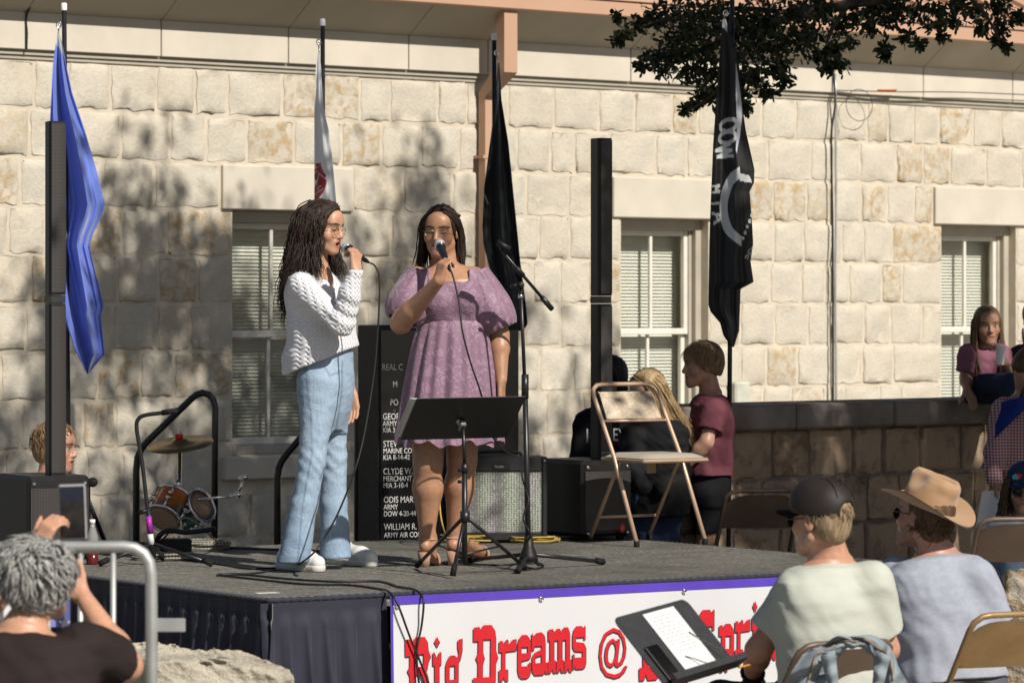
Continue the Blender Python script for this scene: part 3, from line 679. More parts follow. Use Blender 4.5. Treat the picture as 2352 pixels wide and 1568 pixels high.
# column loudspeakers
def column_speaker(front_px, Y, yaw, label, col_px, logo, group):
    fx = XY(front_px, Y); a = R(yaw); U = Vector((math.cos(a), math.sin(a), 0)); Nn = Vector((math.sin(a), -math.cos(a), 0)); rot = Matrix((U, -Nn, Vector((0, 0, 1)))).transposed()
    fc = Vector((fx, Y, STAGE_Z)); ctr = fc-Nn*.21
    o = empty('column_loudspeaker', ctr, label, 'loudspeaker', group)
    sub = MB(); sub.box(ctr+Vector((0, 0, .215)), (.315, .42, .39), rot, .02); so_ = sub.build('subwoofer', MAT['black_plastic'], o, autosm=35)
    gr = MB()
    for sx in np.linspace(-1, 1, 9)[:-1]: pass
    gr.grid(lambda u, v: fc+U*((u-.5)*.285)+Nn*(.004+.022*(1-(2*u-1)**2))+Vector((0, 0, .055+.30*v)), 14, 3); gr.build('grille', MAT['grille'], so_, True)
    for sx in (-1, 1):
        for z in (.375, .04):
            s_ = MB(); s_.lathe([(.009, 0), (.009, .004), (.006, .006)], fc+U*(sx*.125)+Nn*.001+Vector((0, 0, z)), Nn, 10); s_.build('screw', MAT['chrome'], so_)
        for sy in (-.15, .15): f_ = MB(); f_.box(ctr+U*(sx*.12)+Nn*sy+Vector((0, 0, .01)), (.03, .03, .02), rot); f_.build('foot', MAT['rubber'], so_)
    cb = Vector((XY(col_px, Y+.08), Y+.08, STAGE_Z+.41)); w_, d_ = .082, .095
    def sec(z0, z1):
        m_ = MB(); pr = [(-.3, -.5), (.3, -.5), (.5, -.2), (.5, .5), (-.5, .5), (-.5, -.2)]
        pr = [(-.42, .5), (-.5, .3), (-.36, -.5), (.36, -.5), (.5, .3), (.42, .5)]
        n = len(pr); vs = [cb+U*(p*w_)+Nn*(q*d_)+Vector((0, 0, z)) for z in (z0, z1) for p, q in pr]
        m_.add(vs, [tuple(range(n-1, -1, -1)), tuple(range(n, 2*n))]+[(i, (i+1) % n, (i+1) % n+n, i+n) for i in range(n)][::1]); return m_
    H = 1.64; hz = .815
    for z0, z1 in ((0, hz-.02), (hz+.02, H)):
        c_ = sec(z0, z1).build('column_section', MAT['black_plastic'], o)
        g_ = MB(); g_.grid(lambda u, v: cb+U*((u-.5)*w_*.86)+Nn*(d_*.5+.003+.004*(1-(2*u-1)**2))+Vector((0, 0, z0+.012+(z1-z0-.024)*v)), 6, 2); g_.build('grille', MAT['grille'], c_, True)
    sp = MB(); sp.box(cb+Vector((0, 0, hz)), (w_*.9, d_*.92, .036), rot, .003); sp.build('coupler', M('coupler', (.03, .03, .03), .35), o)
    if logo:
        lg = MB(); c = fc+U*.075+Nn*.024+Vector((0, 0, .065)); lg.add([c+U*(.017*math.cos(t))+Vector((0, 0, .024*math.sin(t))) for t in np.linspace(0, 6.283, 21)[:-1]], [tuple(range(20))]); l_ = lg.build('badge', MAT['red_print'], so_)
        lettering(so_, 'badge_mark', 'CB', c+Nn*.002-U*.012-Vector((0, 0, .008)), U, (0, 0, 1), .017, .6, MAT['chrome'])
    return o
column_speaker(137, 17.75, 28, 'tall black column loudspeaker beside the blue flag with seated drummer behind', 126, False, None)
column_speaker(1396, 19.55, 35, 'tall black column loudspeaker behind the beige folding chair', 1380, True, None)
# guitar amplifier
AY = 19.35; aa = R(6); AU = Vector((math.cos(aa), math.sin(aa), 0)); AN = Vector((math.sin(aa), -math.cos(aa), 0)); AROT = Matrix((AU, -AN, Vector((0, 0, 1)))).transposed()
ac = Vector((XY(1152, AY), AY, STAGE_Z)); amp = empty('guitar_amplifier', ac-AN*.11, 'black guitar amplifier with silver sparkle grille cloth behind the mic stand', 'amplifier')
def abox(mb, x0, x1, d0, d1, z0, z1, bev=0): return mb.box(ac+AU*((x0+x1)/2)+AN*((d0+d1)/2)+Vector((0, 0, (z0+z1)/2)), (x1-x0, d1-d0, z1-z0), AROT, bev)
mb = MB(); hw = .232
abox(mb, -hw, hw, -.23, -.02, .012, .435, .014); cab = mb.build('cabinet', MAT['tolex'], amp, autosm=35)
mb = MB()
for x0, x1, z0, z1 in ((-hw, -hw+.026, .012, .435), (hw-.026, hw, .012, .435), (-hw+.026, hw-.026, .36, .435), (-hw+.026, hw-.026, .012, .055)): abox(mb, x0, x1, -.03, .0, z0, z1, .006)
mb.build('front_frame', MAT['tolex'], amp)
mb = MB(); abox(mb, -hw+.026, hw-.026, -.02, -.012, .055, .36); mb.build('grille_cloth', MAT['amp_cloth'], amp)
mb = MB(); abox(mb, -.045, .045, .0, .004, .372, .402, .002); bd = mb.build('badge', MAT['black_metal'], amp)
lettering(bd, 'badge_script', 'Fender', ac+AU*(-.036)+AN*.006+Vector((0, 0, .380)), AU, Vector((0, 0, 1))+AU*.2, .014, .85, MAT['chrome'])
for sx in (-1, 1):
    for z in (.03, .415):
        c_ = MB(); abox(c_, sx*(hw-.012)-.013, sx*(hw-.012)+.013, -.03, .003, z-.013, z+.013, .004); c_.build('corner_guard', MAT['black_metal'], amp)
        s_ = MB(); s_.lathe([(.004, 0), (.004, .002)], ac+AU*(sx*(hw-.014))+AN*.0035+Vector((0, 0, z)), AN, 8); s_.build('screw', MAT['chrome'], amp)
    f_ = MB(); abox(f_, sx*.17-.015, sx*.17+.015, -.19, -.05, 0, .012); f_.build('foot', MAT['rubber'], amp)
hd_ = MB(); hd_.tube(bez([ac+AU*-.11-AN*.12+Vector((0, 0, .435)), ac+AU*-.1-AN*.12+Vector((0, 0, .452)), ac-AN*.12+Vector((0, 0, .457)), ac+AU*.1-AN*.12+Vector((0, 0, .452)), ac+AU*.11-AN*.12+Vector((0, 0, .435))], 4), .008, 8); hd_.build('handle', MAT['rubber'], amp, True)
# ------------------------------------------------------------------ folding chairs
def folding_chair(loc, fwd, label, tube_m, pad_m, seat_m, padded=True, group=None, tagp=False, sc=1.0):
    f = Vector((fwd[0], fwd[1], 0)).normalized(); r = Vector((-f.y, f.x, 0))*-1; up = Vector((0, 0, 1)); loc = Vector(loc)
    P = lambda x, y, z: loc+(r*x+f*y+up*z)*sc
    o = empty('folding_chair', loc, label, 'chair', group)
    rr = .0115*sc; wx = .205
    path = [P(-wx, .235, .02), P(-wx+.005, .02, .44), P(-wx+.01, -.175, .74), P(-wx+.018, -.195, .772), P(-wx+.045, -.207, .792), P(-wx+.08, -.21, .797)]
    path2 = [P(-p[0], p[1], p[2]) for p in ((-wx+.08, -.21, .797), (-wx+.045, -.207, .792), (-wx+.018, -.195, .772), (-wx+.01, -.175, .74), (-wx+.005, .02, .44), (-wx, .235, .02))]
    mb = MB(); mb.tube(path+path2, rr, 10); mb.build('front_frame', tube_m, o, True)
    for s in (-1, 1):
        mb = MB(); mb.tube([P(s*.178, -.235, .02), P(s*.178, .0, .36), P(s*.180, .045, .425)], rr*.92, 10); mb.build('rear_leg', tube_m, o, True)
        for q in (P(s*wx, .235, 0), P(s*.178, -.235, 0)):
            t = MB(); t.lathe([(.0145*sc, 0), (.0155*sc, .006*sc), (.0145*sc, .03*sc)], q, n=10); t.build('foot_cap', MAT['rubber'], o, True)
    mb = MB(); mb.tube([P(-.178, -.155, .13), P(.178, -.155, .13)], rr*.7, 8); mb.build('crossbar', tube_m, o, True)
    mb = MB(); mb.tube([P(-.2, -.093, .615), P(.2, -.093, .615)], rr*.6, 8); mb.build('back_rail', tube_m, o, True)
    sl = Vector((0, -.53, .85)).normalized()
    if padded:
        def bk(u, v, d):
            x = (u-.5)*.33*(1-.04*v); z = .625+.135*v; y = -.099-(z-.615)*.62
            b_ = .014*min(1, 6*min(u, 1-u))*min(1, 5*min(v, 1-v))
            return P(x, y+d*(.005+b_), z)
        mb = MB(); mb.grid(lambda u, v: bk(u, v, 1), 12, 8); n0 = len(mb.v); mb.grid(lambda u, v: bk(1-u, v, -1), 12, 8)
        mb.build('backrest', pad_m, o, True)
        st = MB(); st.box(P(0, .085, .425), (.395*sc, .40*sc, .022*sc), Matrix((r, f, up)).transposed(), .008*sc); st.build('seat_pan', tube_m, o, autosm=35)
        def seat(u, v):
            x = (u-.5)*.385; y = -.11+.39*v; b_ = min(1, 7*min(u, 1-u))*min(1, 7*min(v, 1-v))
            return P(x, y, .437+.022*b_**.6)
        mb = MB(); mb.grid(seat, 14, 14); mb.build('seat', seat_m, o, True)
    else:
        mb = MB()
        def bk(u, v, d):
            t = (u-.5)*2; x = t*.185*(1-.02*v); z = .60+.175*v*(1-.25*abs(t)**5); y = -.085-(z-.60)*.62-.018*(1-t*t)
            return P(x, y+d*.004, z)
        mb.grid(lambda u, v: bk(u, v, 1), 14, 6); mb.grid(lambda u, v: bk(1-u, v, -1), 14, 6); mb.build('backrest', pad_m, o, True)
        st = MB(); st.box(P(0, .085, .43), (.395*sc, .40*sc, .022*sc), Matrix((r, f, up)).transposed(), .009*sc); st.build('seat', seat_m, o, autosm=35)
    if tagp:
        t = MB(); t.grid(lambda u, v: P(-.14+.055*u, -.115, .405-.06*v), 2, 2); t.build('paper_tag', M('tag_paper', (.42, .32, .19), .8), o)
    return o
MAT['chair_tube'] = M('bronze_tube', (.50, .345, .24), .38, .1, 15, .05, 60, metal=.35)
def brocade():
    m, t, b = newmat('beige_brocade_vinyl'); oc = coords(t)
    mp = N(t, 'ShaderNodeMapping'); mp.inputs['Scale'].default_value = (30, 30, 30); L(t, oc, mp.inputs[0])
    nz = noise(t, mp.outputs[0], 1.4, 2, .5, 2.2); f = ramp(t, nz, .47, .53)
    L(t, mixc(t, f, (.42, .33, .235), (.52, .43, .32)), b.inputs['Base Color']); b.inputs['Roughness'].default_value = .42
    bump(t, b, f, .25, .002); return m
MAT['brocade'] = brocade()
MAT['seat_vinyl'] = M('beige_vinyl', (.42, .38, .30), .42, .06, 6, .1, 120)
MAT['brown_metal'] = M('brown_enamel', (.115, .078, .055), .42, .12, 9, .05, 60, spec=.5)
MAT['gold_metal'] = M('tan_enamel', (.30, .19, .085), .4, .15, 9, .05, 60, metal=.25)
folding_chair((XY(1482, 19.34), 19.34, STAGE_Z), (.52, -.854), 'beige padded folding chair standing empty on the stage', MAT['chair_tube'], MAT['brocade'], MAT['seat_vinyl'], tagp=True)
# ------------------------------------------------------------------ music stand on the stage
def tripod(o, hub_top, feet, r_, mat, collar_z):
    for i, p in enumerate(feet):
        p = Vector(p); mb = MB(); mb.tube([hub_top, p+Vector((0, 0, .015))], r_, 8); mb.build('leg', mat, o, True)
        d = (p-hub_top).normalized(); t = MB(); t.tube([p+Vector((0, 0, .016))-d*.05, p+Vector((0, 0, .014))], r_*1.55, 8); t.build('foot_cap', MAT['rubber'], o, True)
sy = 16.95; base = Vector((XY(1067, sy), sy, STAGE_Z))
ms = empty('music_stand', base, 'black music stand with song sheets in front of the singer in the dress', 'music stand')
hub = base+Vector((.002, 0, .27)); feet = [FL(958, 1306), FL(1040, 1328), FL(1207, 1311)]
tripod(ms, hub, feet, .0085, MAT['black_metal'], 0)
mb = MB(); mb.tube([base+Vector((0, 0, .06)), base+Vector((0, 0, .47))], .0125, 12); mb.tube([base+Vector((0, 0, .46)), base+Vector((0, 0, .50))], .016, 12); mb.tube([base+Vector((0, 0, .5)), W(1064, 985, sy)], .0085, 12)
mb.tube([hub-Vector((0, 0, .03)), hub+Vector((0, 0, .02))], .022, 12); mb.build('post', MAT['black_metal'], ms, True)
for p, q in zip(feet, (0, 1, 2)):
    b_ = MB(); b_.tube([base+Vector((0, 0, .10)), hub.lerp(p, .55)], .0045, 6); b_.build('brace', MAT['black_metal'], ms, True)
for z in (.42, .47):
    k = MB(); k.tube([base+Vector((0, 0, z)), base+Vector((-.03, -.005, z))], .007, 8); k.build('knob', MAT['black_plastic'], ms, True)
dc = W(1063, 960, sy); DU = Vector((.515, .17, .006)).normalized(); DV = Vector((.095, -.25, .19)); DV = (DV-DU*DV.dot(DU)).normalized(); DN = DU.cross(DV).normalized()
mb = MB(); drot = Matrix((DU, DV, DN)).transposed(); mb.box(dc, (.50, .325, .004), drot); mb.box(dc-DV*.162-DN*.022, (.50, .004, .045), drot); mb.build('desk', MAT['black_metal'], ms)
pv = MB(); pv.tube([dc-DN*.002-DU*.02-DV*.02, dc+DN*.03-DU*.0-DV*.03], .011, 10); pv.box(dc+DN*.02-DV*.03, (.03, .05, .03), drot, .005); pv.build('pivot', M('pivot_metal', (.25, .25, .25), .35, metal=.8), ms)
sh = empty('song_sheets', dc-DN*.02, 'white song sheets standing on the black stage music stand', 'paper')
for i in range(3):
    mb = MB(); c_ = dc-DN*(.006+.004*i)-DU*(.065+.006*i)-DV*(.003*i); mb.box(c_, (.40, .30, .0012), drot); mb.build('sheet', MAT['paper'], sh)
# ------------------------------------------------------------------ boom microphone stand
my = 17.35; mbase = Vector((XY(1214, my), my, STAGE_Z))
bs = empty('microphone_stand', mbase, 'black boom microphone stand with empty clip on its tripod base', 'microphone stand')
feet = [FL(1082, 1292), FL(1190, 1318), FL(1386, 1297)]; hub = mbase+Vector((0, 0, .075))
tripod(bs, hub, feet, .0095, MAT['black_metal'], 0)
topj = W(1196, 655, my)
mid_ = W(1206, 900, my)
mb = MB(); mb.lathe([(.045, .04), (.04, .07), (.024, .11), (.018, .16)], mbase, n=14); mb.build('hub', MAT['black_plastic'], bs, True)
mb = MB(); mb.tube([mbase+Vector((0, 0, .05)), mid_], .0125, 12); mb.tube([mid_-Vector((0, 0, .03)), mid_+Vector((0, 0, .08))], .0165, 12); mb.tube([mid_, topj], .0085, 12); mb.build('pole', MAT['black_metal'], bs, True)
c_ = MB(); c_.tube([W(1196, 685, my), W(1196, 675, my)], .012, 10); c_.build('collar', MAT['chrome'], bs, True)
e0, e1 = W(1153, 577, my-.08), W(1268, 710, my+.1)
mb = MB(); mb.tube([e0, e0.lerp(e1, .82)], .0075, 10); mb.tube([e0.lerp(e1, .80), e1], .0125, 10); mb.build('boom', MAT['black_metal'], bs, True)
mb = MB(); mb.tube([topj-Vector((0, .02, 0)), topj+Vector((0, .03, 0))], .017, 10); mb.tube([topj+Vector((-.045, -.01, -.005)), topj], .01, 8); mb.tube([e0.lerp(e1, .28), e0.lerp(e1, .42)], .012, 10); mb.build('boom_clutch', MAT['black_plastic'], bs, True)
mb = MB(); mb.tube([W(1158, 582, my-.07), W(1147, 566, my-.09)], .008, 8); mb.tube([W(1141, 556, my-.09), W(1172, 573, my-.09)], .014, 10); mb.build('clip', MAT['black_plastic'], bs, True)
# ------------------------------------------------------------------ short stand with tape at the left
ly = 17.7; lb = Vector((XY(352, ly), ly, STAGE_Z)); ls = empty('bent_boom_stand', lb, 'black microphone stand with folded boom and purple tape beside the drums', 'microphone stand')
mb = MB(); mb.tube([lb+Vector((0, 0, .03)), W(340, 1165, ly)], .0125, 10); mb.build('lower_tube', MAT['black_metal'], ls, True)
mb = MB(); mb.tube(bez([W(340, 1180, ly), W(326, 1060, ly), W(314, 985, ly), W(318, 962, ly), W(335, 953, ly), W(372, 948, ly), W(408, 942, ly)], 6), .0095, 10); mb.build('boom', MAT['black_metal'], ls, True)
mb = MB(); mb.tube([W(372, 948, ly), W(408, 942, ly)], .013, 10); mb.build('counterweight', MAT['rubber'], ls, True)
mb = MB(); mb.tube([W(341, 1185, ly-.003), W(345, 1222, ly-.003)], .0140, 10); mb.build('purple_tape', M('purple_tape', (.32, .02, .30), .5), ls, True)
mb = MB(); mb.tube([W(345, 1226, ly-.003), W(348, 1250, ly-.003)], .0140, 10); mb.build('paper_label', MAT['paper'], ls, True)
mb = MB(); mb.tube([W(318, 1177, ly), W(338, 1172, ly)], .011, 8); mb.build('knob', MAT['black_plastic'], ls, True)
tripod(ls, lb+Vector((0, 0, .10)), [lb+Vector((.28, -.12, 0)), lb+Vector((-.24, -.10, 0)), lb+Vector((.02, .28, 0))], .009, MAT['black_metal'], 0)
# thin black stand leaning behind the left loudspeaker
qy = 18.6; qb = Vector((XY(225, qy), qy, STAGE_Z)); qs = empty('spare_stand', qb, 'black round-knobbed stand behind the left loudspeaker', 'stand')
mb = MB(); mb.tube([W(203, 1150, qy), FL(248, 1262)], .012, 8); mb.build('leg', MAT['black_metal'], qs, True)
mb = MB(); mb.tube([W(203, 1180, qy), Vector((XY(205, qy), qy, STAGE_Z))], .012, 8); mb.tube([W(203, 1180, qy), W(203, 1105, qy)], .01, 8); mb.build('post', MAT['black_metal'], qs, True)
mb = MB(); mb.lathe([(.0, -.02), (.018, -.018), (.024, -.005), (.024, .008), (.015, .018), (.002, .02)], W(213, 1107, qy), (0, -1, 0), 14); mb.build('knob', MAT['rubber'], qs, True)
# water bottle
by = 17.75; bb = Vector((XY(212, by), by, STAGE_Z)); bt = empty('drink_bottle', bb, 'clear plastic bottle with red drink beside the left loudspeaker', 'bottle')
cp_ = M('clear_plastic', (.22, .22, .21), .15, .05, 5, 0); 
mb = MB(); mb.lathe([(.026, 0), (.028, .01), (.028, .06)], bb, n=16); mb.build('drink', M('red_drink', (.10, .012, .012), .2), bt, True)
mb = MB(); mb.lathe([(.028, .061), (.028, .12), (.026, .135), (.013, .175), (.012, .19)], bb, n=16); mb.build('neck', cp_, bt, True)
mb = MB(); mb.lathe([(.029, .065), (.029, .10)], bb, n=16); mb.build('wrapper', MAT['paper'], bt, True)
mb = MB(); mb.lathe([(.014, .19), (.014, .207), (.012, .209)], bb, n=14); mb.build('cap', MAT['white_plastic'], bt, True)
# ------------------------------------------------------------------ drum kit behind the stage
dy = 20.2; db = Vector((XY(408, dy), dy, 0)); dk = empty('drum_kit', db, 'small sunburst drum kit with chrome fittings and a cymbal', 'drum kit')
def burst():
    m, t, b = newmat('sunburst_shell'); oc = coords(t)
    sx = N(t, 'ShaderNodeSeparateXYZ'); L(t, oc, sx.inputs[0])
    mr = N(t, 'ShaderNodeMapRange'); mr.inputs[1].default_value = .48; mr.inputs[2].default_value = .86; L(t, sx.outputs[2], mr.inputs[0])
    cr = N(t, 'ShaderNodeValToRGB'); e = cr.color_ramp.elements; e[0].position = .25; e[0].color = (.01, .14, .12, 1); e[1].position = .72; e[1].color = (.48, .13, .02, 1); x_ = e.new(.5); x_.color = (.04, .05, .03, 1); L(t, mr.outputs[0], cr.inputs[0])
    L(t, cr.outputs[0], b.inputs['Base Color']); b.inputs['Roughness'].default_value = .2; b.inputs['Coat Weight'].default_value = .6; return m
shell = burst(); head_m = M('drum_head', (.30, .20, .13), .35, .12, 8, .05, 30)
def drum(c, axis, rad, dep):
    ax = Vector(axis).normalized(); mb = MB(); mb.lathe([(rad, -dep/2), (rad, dep/2)], c, ax, 28); d = mb.build('drum', shell, dk, True, autosm=40)
    for s in (-1, 1):
        h = MB(); u9 = ax.orthogonal().normalized(); v9 = ax.cross(u9); h.tube([Vector(c)+ax*(s*dep/2)+(u9*math.cos(t)+v9*math.sin(t))*(rad+.004) for t in np.linspace(0, 6.283, 29)[:-1]], .008, 6, closed=True); h.build('hoop', MAT['chrome'], d, True)
        k = MB(); k.lathe([(rad*.99, s*dep/2+.001), (rad*.5, s*dep/2+.003*s), (.001, s*dep/2+.003*s)], c, ax, 28); k.build('drum_head', head_m, d, True)
    u = ax.orthogonal().normalized(); v = ax.cross(u)
    for i in range(6):
        a = i*math.pi/3+.4; p = Vector(c)+(u*math.cos(a)+v*math.sin(a))*(rad+.014); lg = MB()
        for s in (-1, 1): lg.tube([p+ax*(s*dep*.5), p+ax*(s*dep*.12)], .0065, 6)
        lg.tube([p+ax*(-dep*.17), p+ax*(-dep*.08)], .014, 8); lg.tube([p+ax*(dep*.17), p+ax*(dep*.08)], .014, 8); lg.build('lug', MAT['chrome'], d, True)
    return d
drum(W(388, 1168, dy), (-.30, -.62, -.62), .098, .15)
drum(W(443, 1172, dy+.05), (.62, -.5, .35), .085, .14)
cy = W(413, 1016, dy); mb = MB(); ax = Vector((-.10, -.22, 1)).normalized(); mb.lathe([(.178, -.012), (.177, -.009), (.12, .0), (.05, .006), (.035, .018), (.012, .024)], cy, ax, 40); mb.build('cymbal', M('brass_cymbal', (.22, .15, .055), .35, .2, 12, .05, 80, metal=.9), dk, True)
mb = MB(); mb.lathe([(.02, .022), (.022, .035), (.02, .045)], cy, ax, 14); mb.build('felt', M('red_felt', (.50, .02, .02), .9), dk, True)
mb = MB(); mb.tube([cy+Vector((0, 0, -.05)), cy+Vector((0, 0, .065))], .005, 8); mb.tube([Vector((db.x, dy, .03)), cy+Vector((0, 0, -.03))], .011, 10); mb.tube([W(409, 1115, dy)-Vector((0, 0, .02)), W(409, 1115, dy)+Vector((0, 0, .03))], .018, 10); mb.tube([W(409, 1160, dy)-Vector((0, 0, .03)), W(409, 1160, dy)+Vector((0, 0, .05))], .022, 10)
mb.tube([W(409, 1160, dy), W(460, 1165, dy)], .011, 8); mb.build('stand_pole', MAT['chrome'], dk, True)
for a in (0.3, 2.4, 4.5):
    l_ = MB(); l_.tube([db+Vector((0, 0, .28)), db+Vector((.28*math.cos(a), .28*math.sin(a), .01))], .009, 8); l_.build('stand_leg', MAT['chrome'], dk, True)
mb = MB(); mb.tube([W(425, 1148, dy), W(535, 1140, dy)], .0065, 8); mb.tube([W(527, 1140, dy), W(545, 1137, dy)], .010, 8); mb.tube([W(546, 1136, dy), W(557, 1104, dy)], .007, 8)
mb.lathe([(.016, -.015), (.02, 0), (.016, .015)], W(546, 1136, dy), (0, 1, 0), 12); mb.tube([W(548, 1100, dy), W(570, 1094, dy)], .011, 8); mb.build('clamp_arm', MAT['chrome'], dk, True)
# small black box and cable pile on the back of the stage
pb = MB(); py = 18.6; pb.box(Vector((XY(398, py), py, STAGE_Z+.035)), (.16, .12, .07), Matrix.Rotation(.3, 3, 'Z'), .008); tag(pb.build('power_box', MAT['black_plastic'], autosm=35), 'small black power box under the drums', 'box')
# ------------------------------------------------------------------ cables
def cable(name, pts, r, label, mat='cable', n=8):
    P = bez(pts, n); mb = MB(); mb.tube(P, r, 6); o = mb.build(name, MAT[mat], None, True); tag(o, label, 'cable'); return o
def fl(x, y, dz=.006): p = FL(x, y); p.z += dz; return p
rg = random.Random(3)
def coil(c, rx, n, r, seed, z=0.006):
    rg_ = random.Random(seed); P = []
    for i in range(n*14):
        a = i/14*6.283; k = 1+.12*rg_.uniform(-1, 1)+.1*math.sin(a*.37); P.append(Vector((c.x+rx*k*math.cos(a), c.y+rx*.8*k*math.sin(a), c.z+z+i*.0006+.004*rg_.random())))
    return P
def coil_obj(c, rx, n, r, seed, label, mat='cable'):
    mb = MB(); mb.tube(bez(coil(c, rx, n, r, seed), 2), r, 6); o = mb.build('coiled_cable', MAT[mat], None, True); tag(o, label, 'cable', None); return o
def braided():
    m, t, b = newmat('braided_sheath'); oc = coords(t); mp = N(t, 'ShaderNodeMapping'); mp.inputs['Scale'].default_value = (60, 60, 60); L(t, oc, mp.inputs[0])
    wv = N(t, 'ShaderNodeTexWave'); wv.inputs['Scale'].default_value = .8; L(t, mp.outputs[0], wv.inputs[0]); L(t, mixc(t, ramp(t, wv.outputs[1], .7, .78), (.012, .012, .012), (.55, .5, .4)), b.inputs['Base Color']); b.inputs['Roughness'].default_value = .6; return m
MAT['braided'] = braided()
coil_obj(FL(455, 1263), .15, 5, .006, 1, 'braided cable heaped in loops behind the jeans singer', 'braided')
coil_obj(FL(300, 1268), .16, 4, .007, 2, 'tangled black cable heap at the foot of the bent stand')
coil_obj(FL(380, 1285), .14, 3, .006, 3, 'braided cable looped under the bent stand', 'braided')
coil_obj(FL(1080, 1245), .13, 4, .0045, 4, 'yellow cable coiled in front of the amplifier', 'cable_yellow')
coil_obj(FL(1228, 1246), .12, 3, .0045, 5, 'yellow cable coiled beneath the amplifier corner', 'cable_yellow')
cable('yellow_lead', [fl(1100, 1248), fl(1040, 1252), W(1018, 1212, 18.9), W(1010, 1150, 19.0), W(1022, 1110, 19.1), W(1040, 1090, 19.2)], .0045, 'thin yellow lead rising between the legs to the amplifier', 'cable_yellow')
cable('thick_hose', [W(330, 1262, 18.3), fl(360, 1262, .02), W(362, 1235, 18.3), W(385, 1218, 18.3), W(430, 1222, 18.3), W(495, 1214, 18.3)], .013, 'thick black rubber hose curled beside the power box')
cable('arched_cable', [fl(360, 1262), W(385, 1225, 18.4), W(420, 1190, 18.4), W(450, 1200, 18.4), W(490, 1235, 18.4), fl(508, 1256)], .0055, 'braided cable arching over the power box', 'braided')
cable('floor_cable', [fl(400, 1283), fl(450, 1290), fl(520, 1300), fl(570, 1308), fl(640, 1306), fl(700, 1300)], .005, 'black cable running from the cable heap towards the white sneakers')
cable('floor_cable', [fl(870, 1283), fl(820, 1278), fl(740, 1268), fl(560, 1262), fl(480, 1258)], .005, 'black cable running behind the sneakers from the cable heap')
cable('floor_cable', [fl(930, 1290), fl(985, 1297), fl(1080, 1298), fl(1150, 1300), fl(1230, 1295), fl(1248, 1303), fl(1225, 1308), fl(1195, 1300)], .0045, 'thin black cable looping under the microphone stand')
cable('floor_cable', [fl(500, 1322), fl(560, 1322), fl(640, 1330), fl(760, 1338), fl(870, 1338), fl(915, 1350), fl(955, 1358), BP(FRA(964), .52, .03), BP(FRA(962), .42, .025), BP(FRA(950), .3, .025), BP(FRA(955), .15, .03), BP(FRA(975), .0, .03)], .0048, 'black cable crossing the deck and hanging over the banner straight')
cable('floor_cable', [fl(500, 1323), fl(600, 1334), fl(700, 1344), fl(800, 1346), fl(870, 1355), fl(893, 1362), BP(FRA(905), .51, .03), BP(FRA(935), .36, .03), BP(FRA(970), .2, .03), BP(FRA(1000), .02, .03)], .0048, 'black cable crossing the deck and hanging over the banner slantwise')
cable('microphone_cable', [W(850, 604, 17.0), W(862, 612, 17.0), W(871, 640, 17.0), W(870, 720, 17.0), W(860, 850, 17.0), W(838, 990, 16.95), W(815, 1080, 16.9), W(780, 1170, 16.9), W(745, 1235, 16.9), W(712, 1277, 16.9), fl(665, 1306), fl(590, 1318), fl(520, 1321), fl(498, 1324)], .0042, 'black cable hanging from the jeans singer\'s microphone')
cable('microphone_cable', [W(1031, 612, 17.15), W(1042, 640, 17.12), W(1055, 700, 17.1), W(1062, 760, 17.08), W(1080, 830, 17.1), W(1105, 905, 17.15), W(1125, 990, 17.4), W(1160, 1035, 17.6), W(1205, 1058, 17.7), W(1198, 1085, 17.5), W(1206, 1120, 17.35), W(1214, 1150, 17.3), W(1202, 1190, 17.3), W(1218, 1230, 17.28), fl(1212, 1280), fl(1240, 1300)], .0042, 'black cable hanging from the dress singer\'s microphone')
pp = MB(); c_ = FL(612, 1362); pp.box(c_+Vector((0, 0, .002)), (.10, .05, .0012), Matrix.Rotation(.5, 3, 'Z')); tag(pp.build('paper_scrap', MAT['paper']), 'small white paper scrap on the stage corner', 'paper')
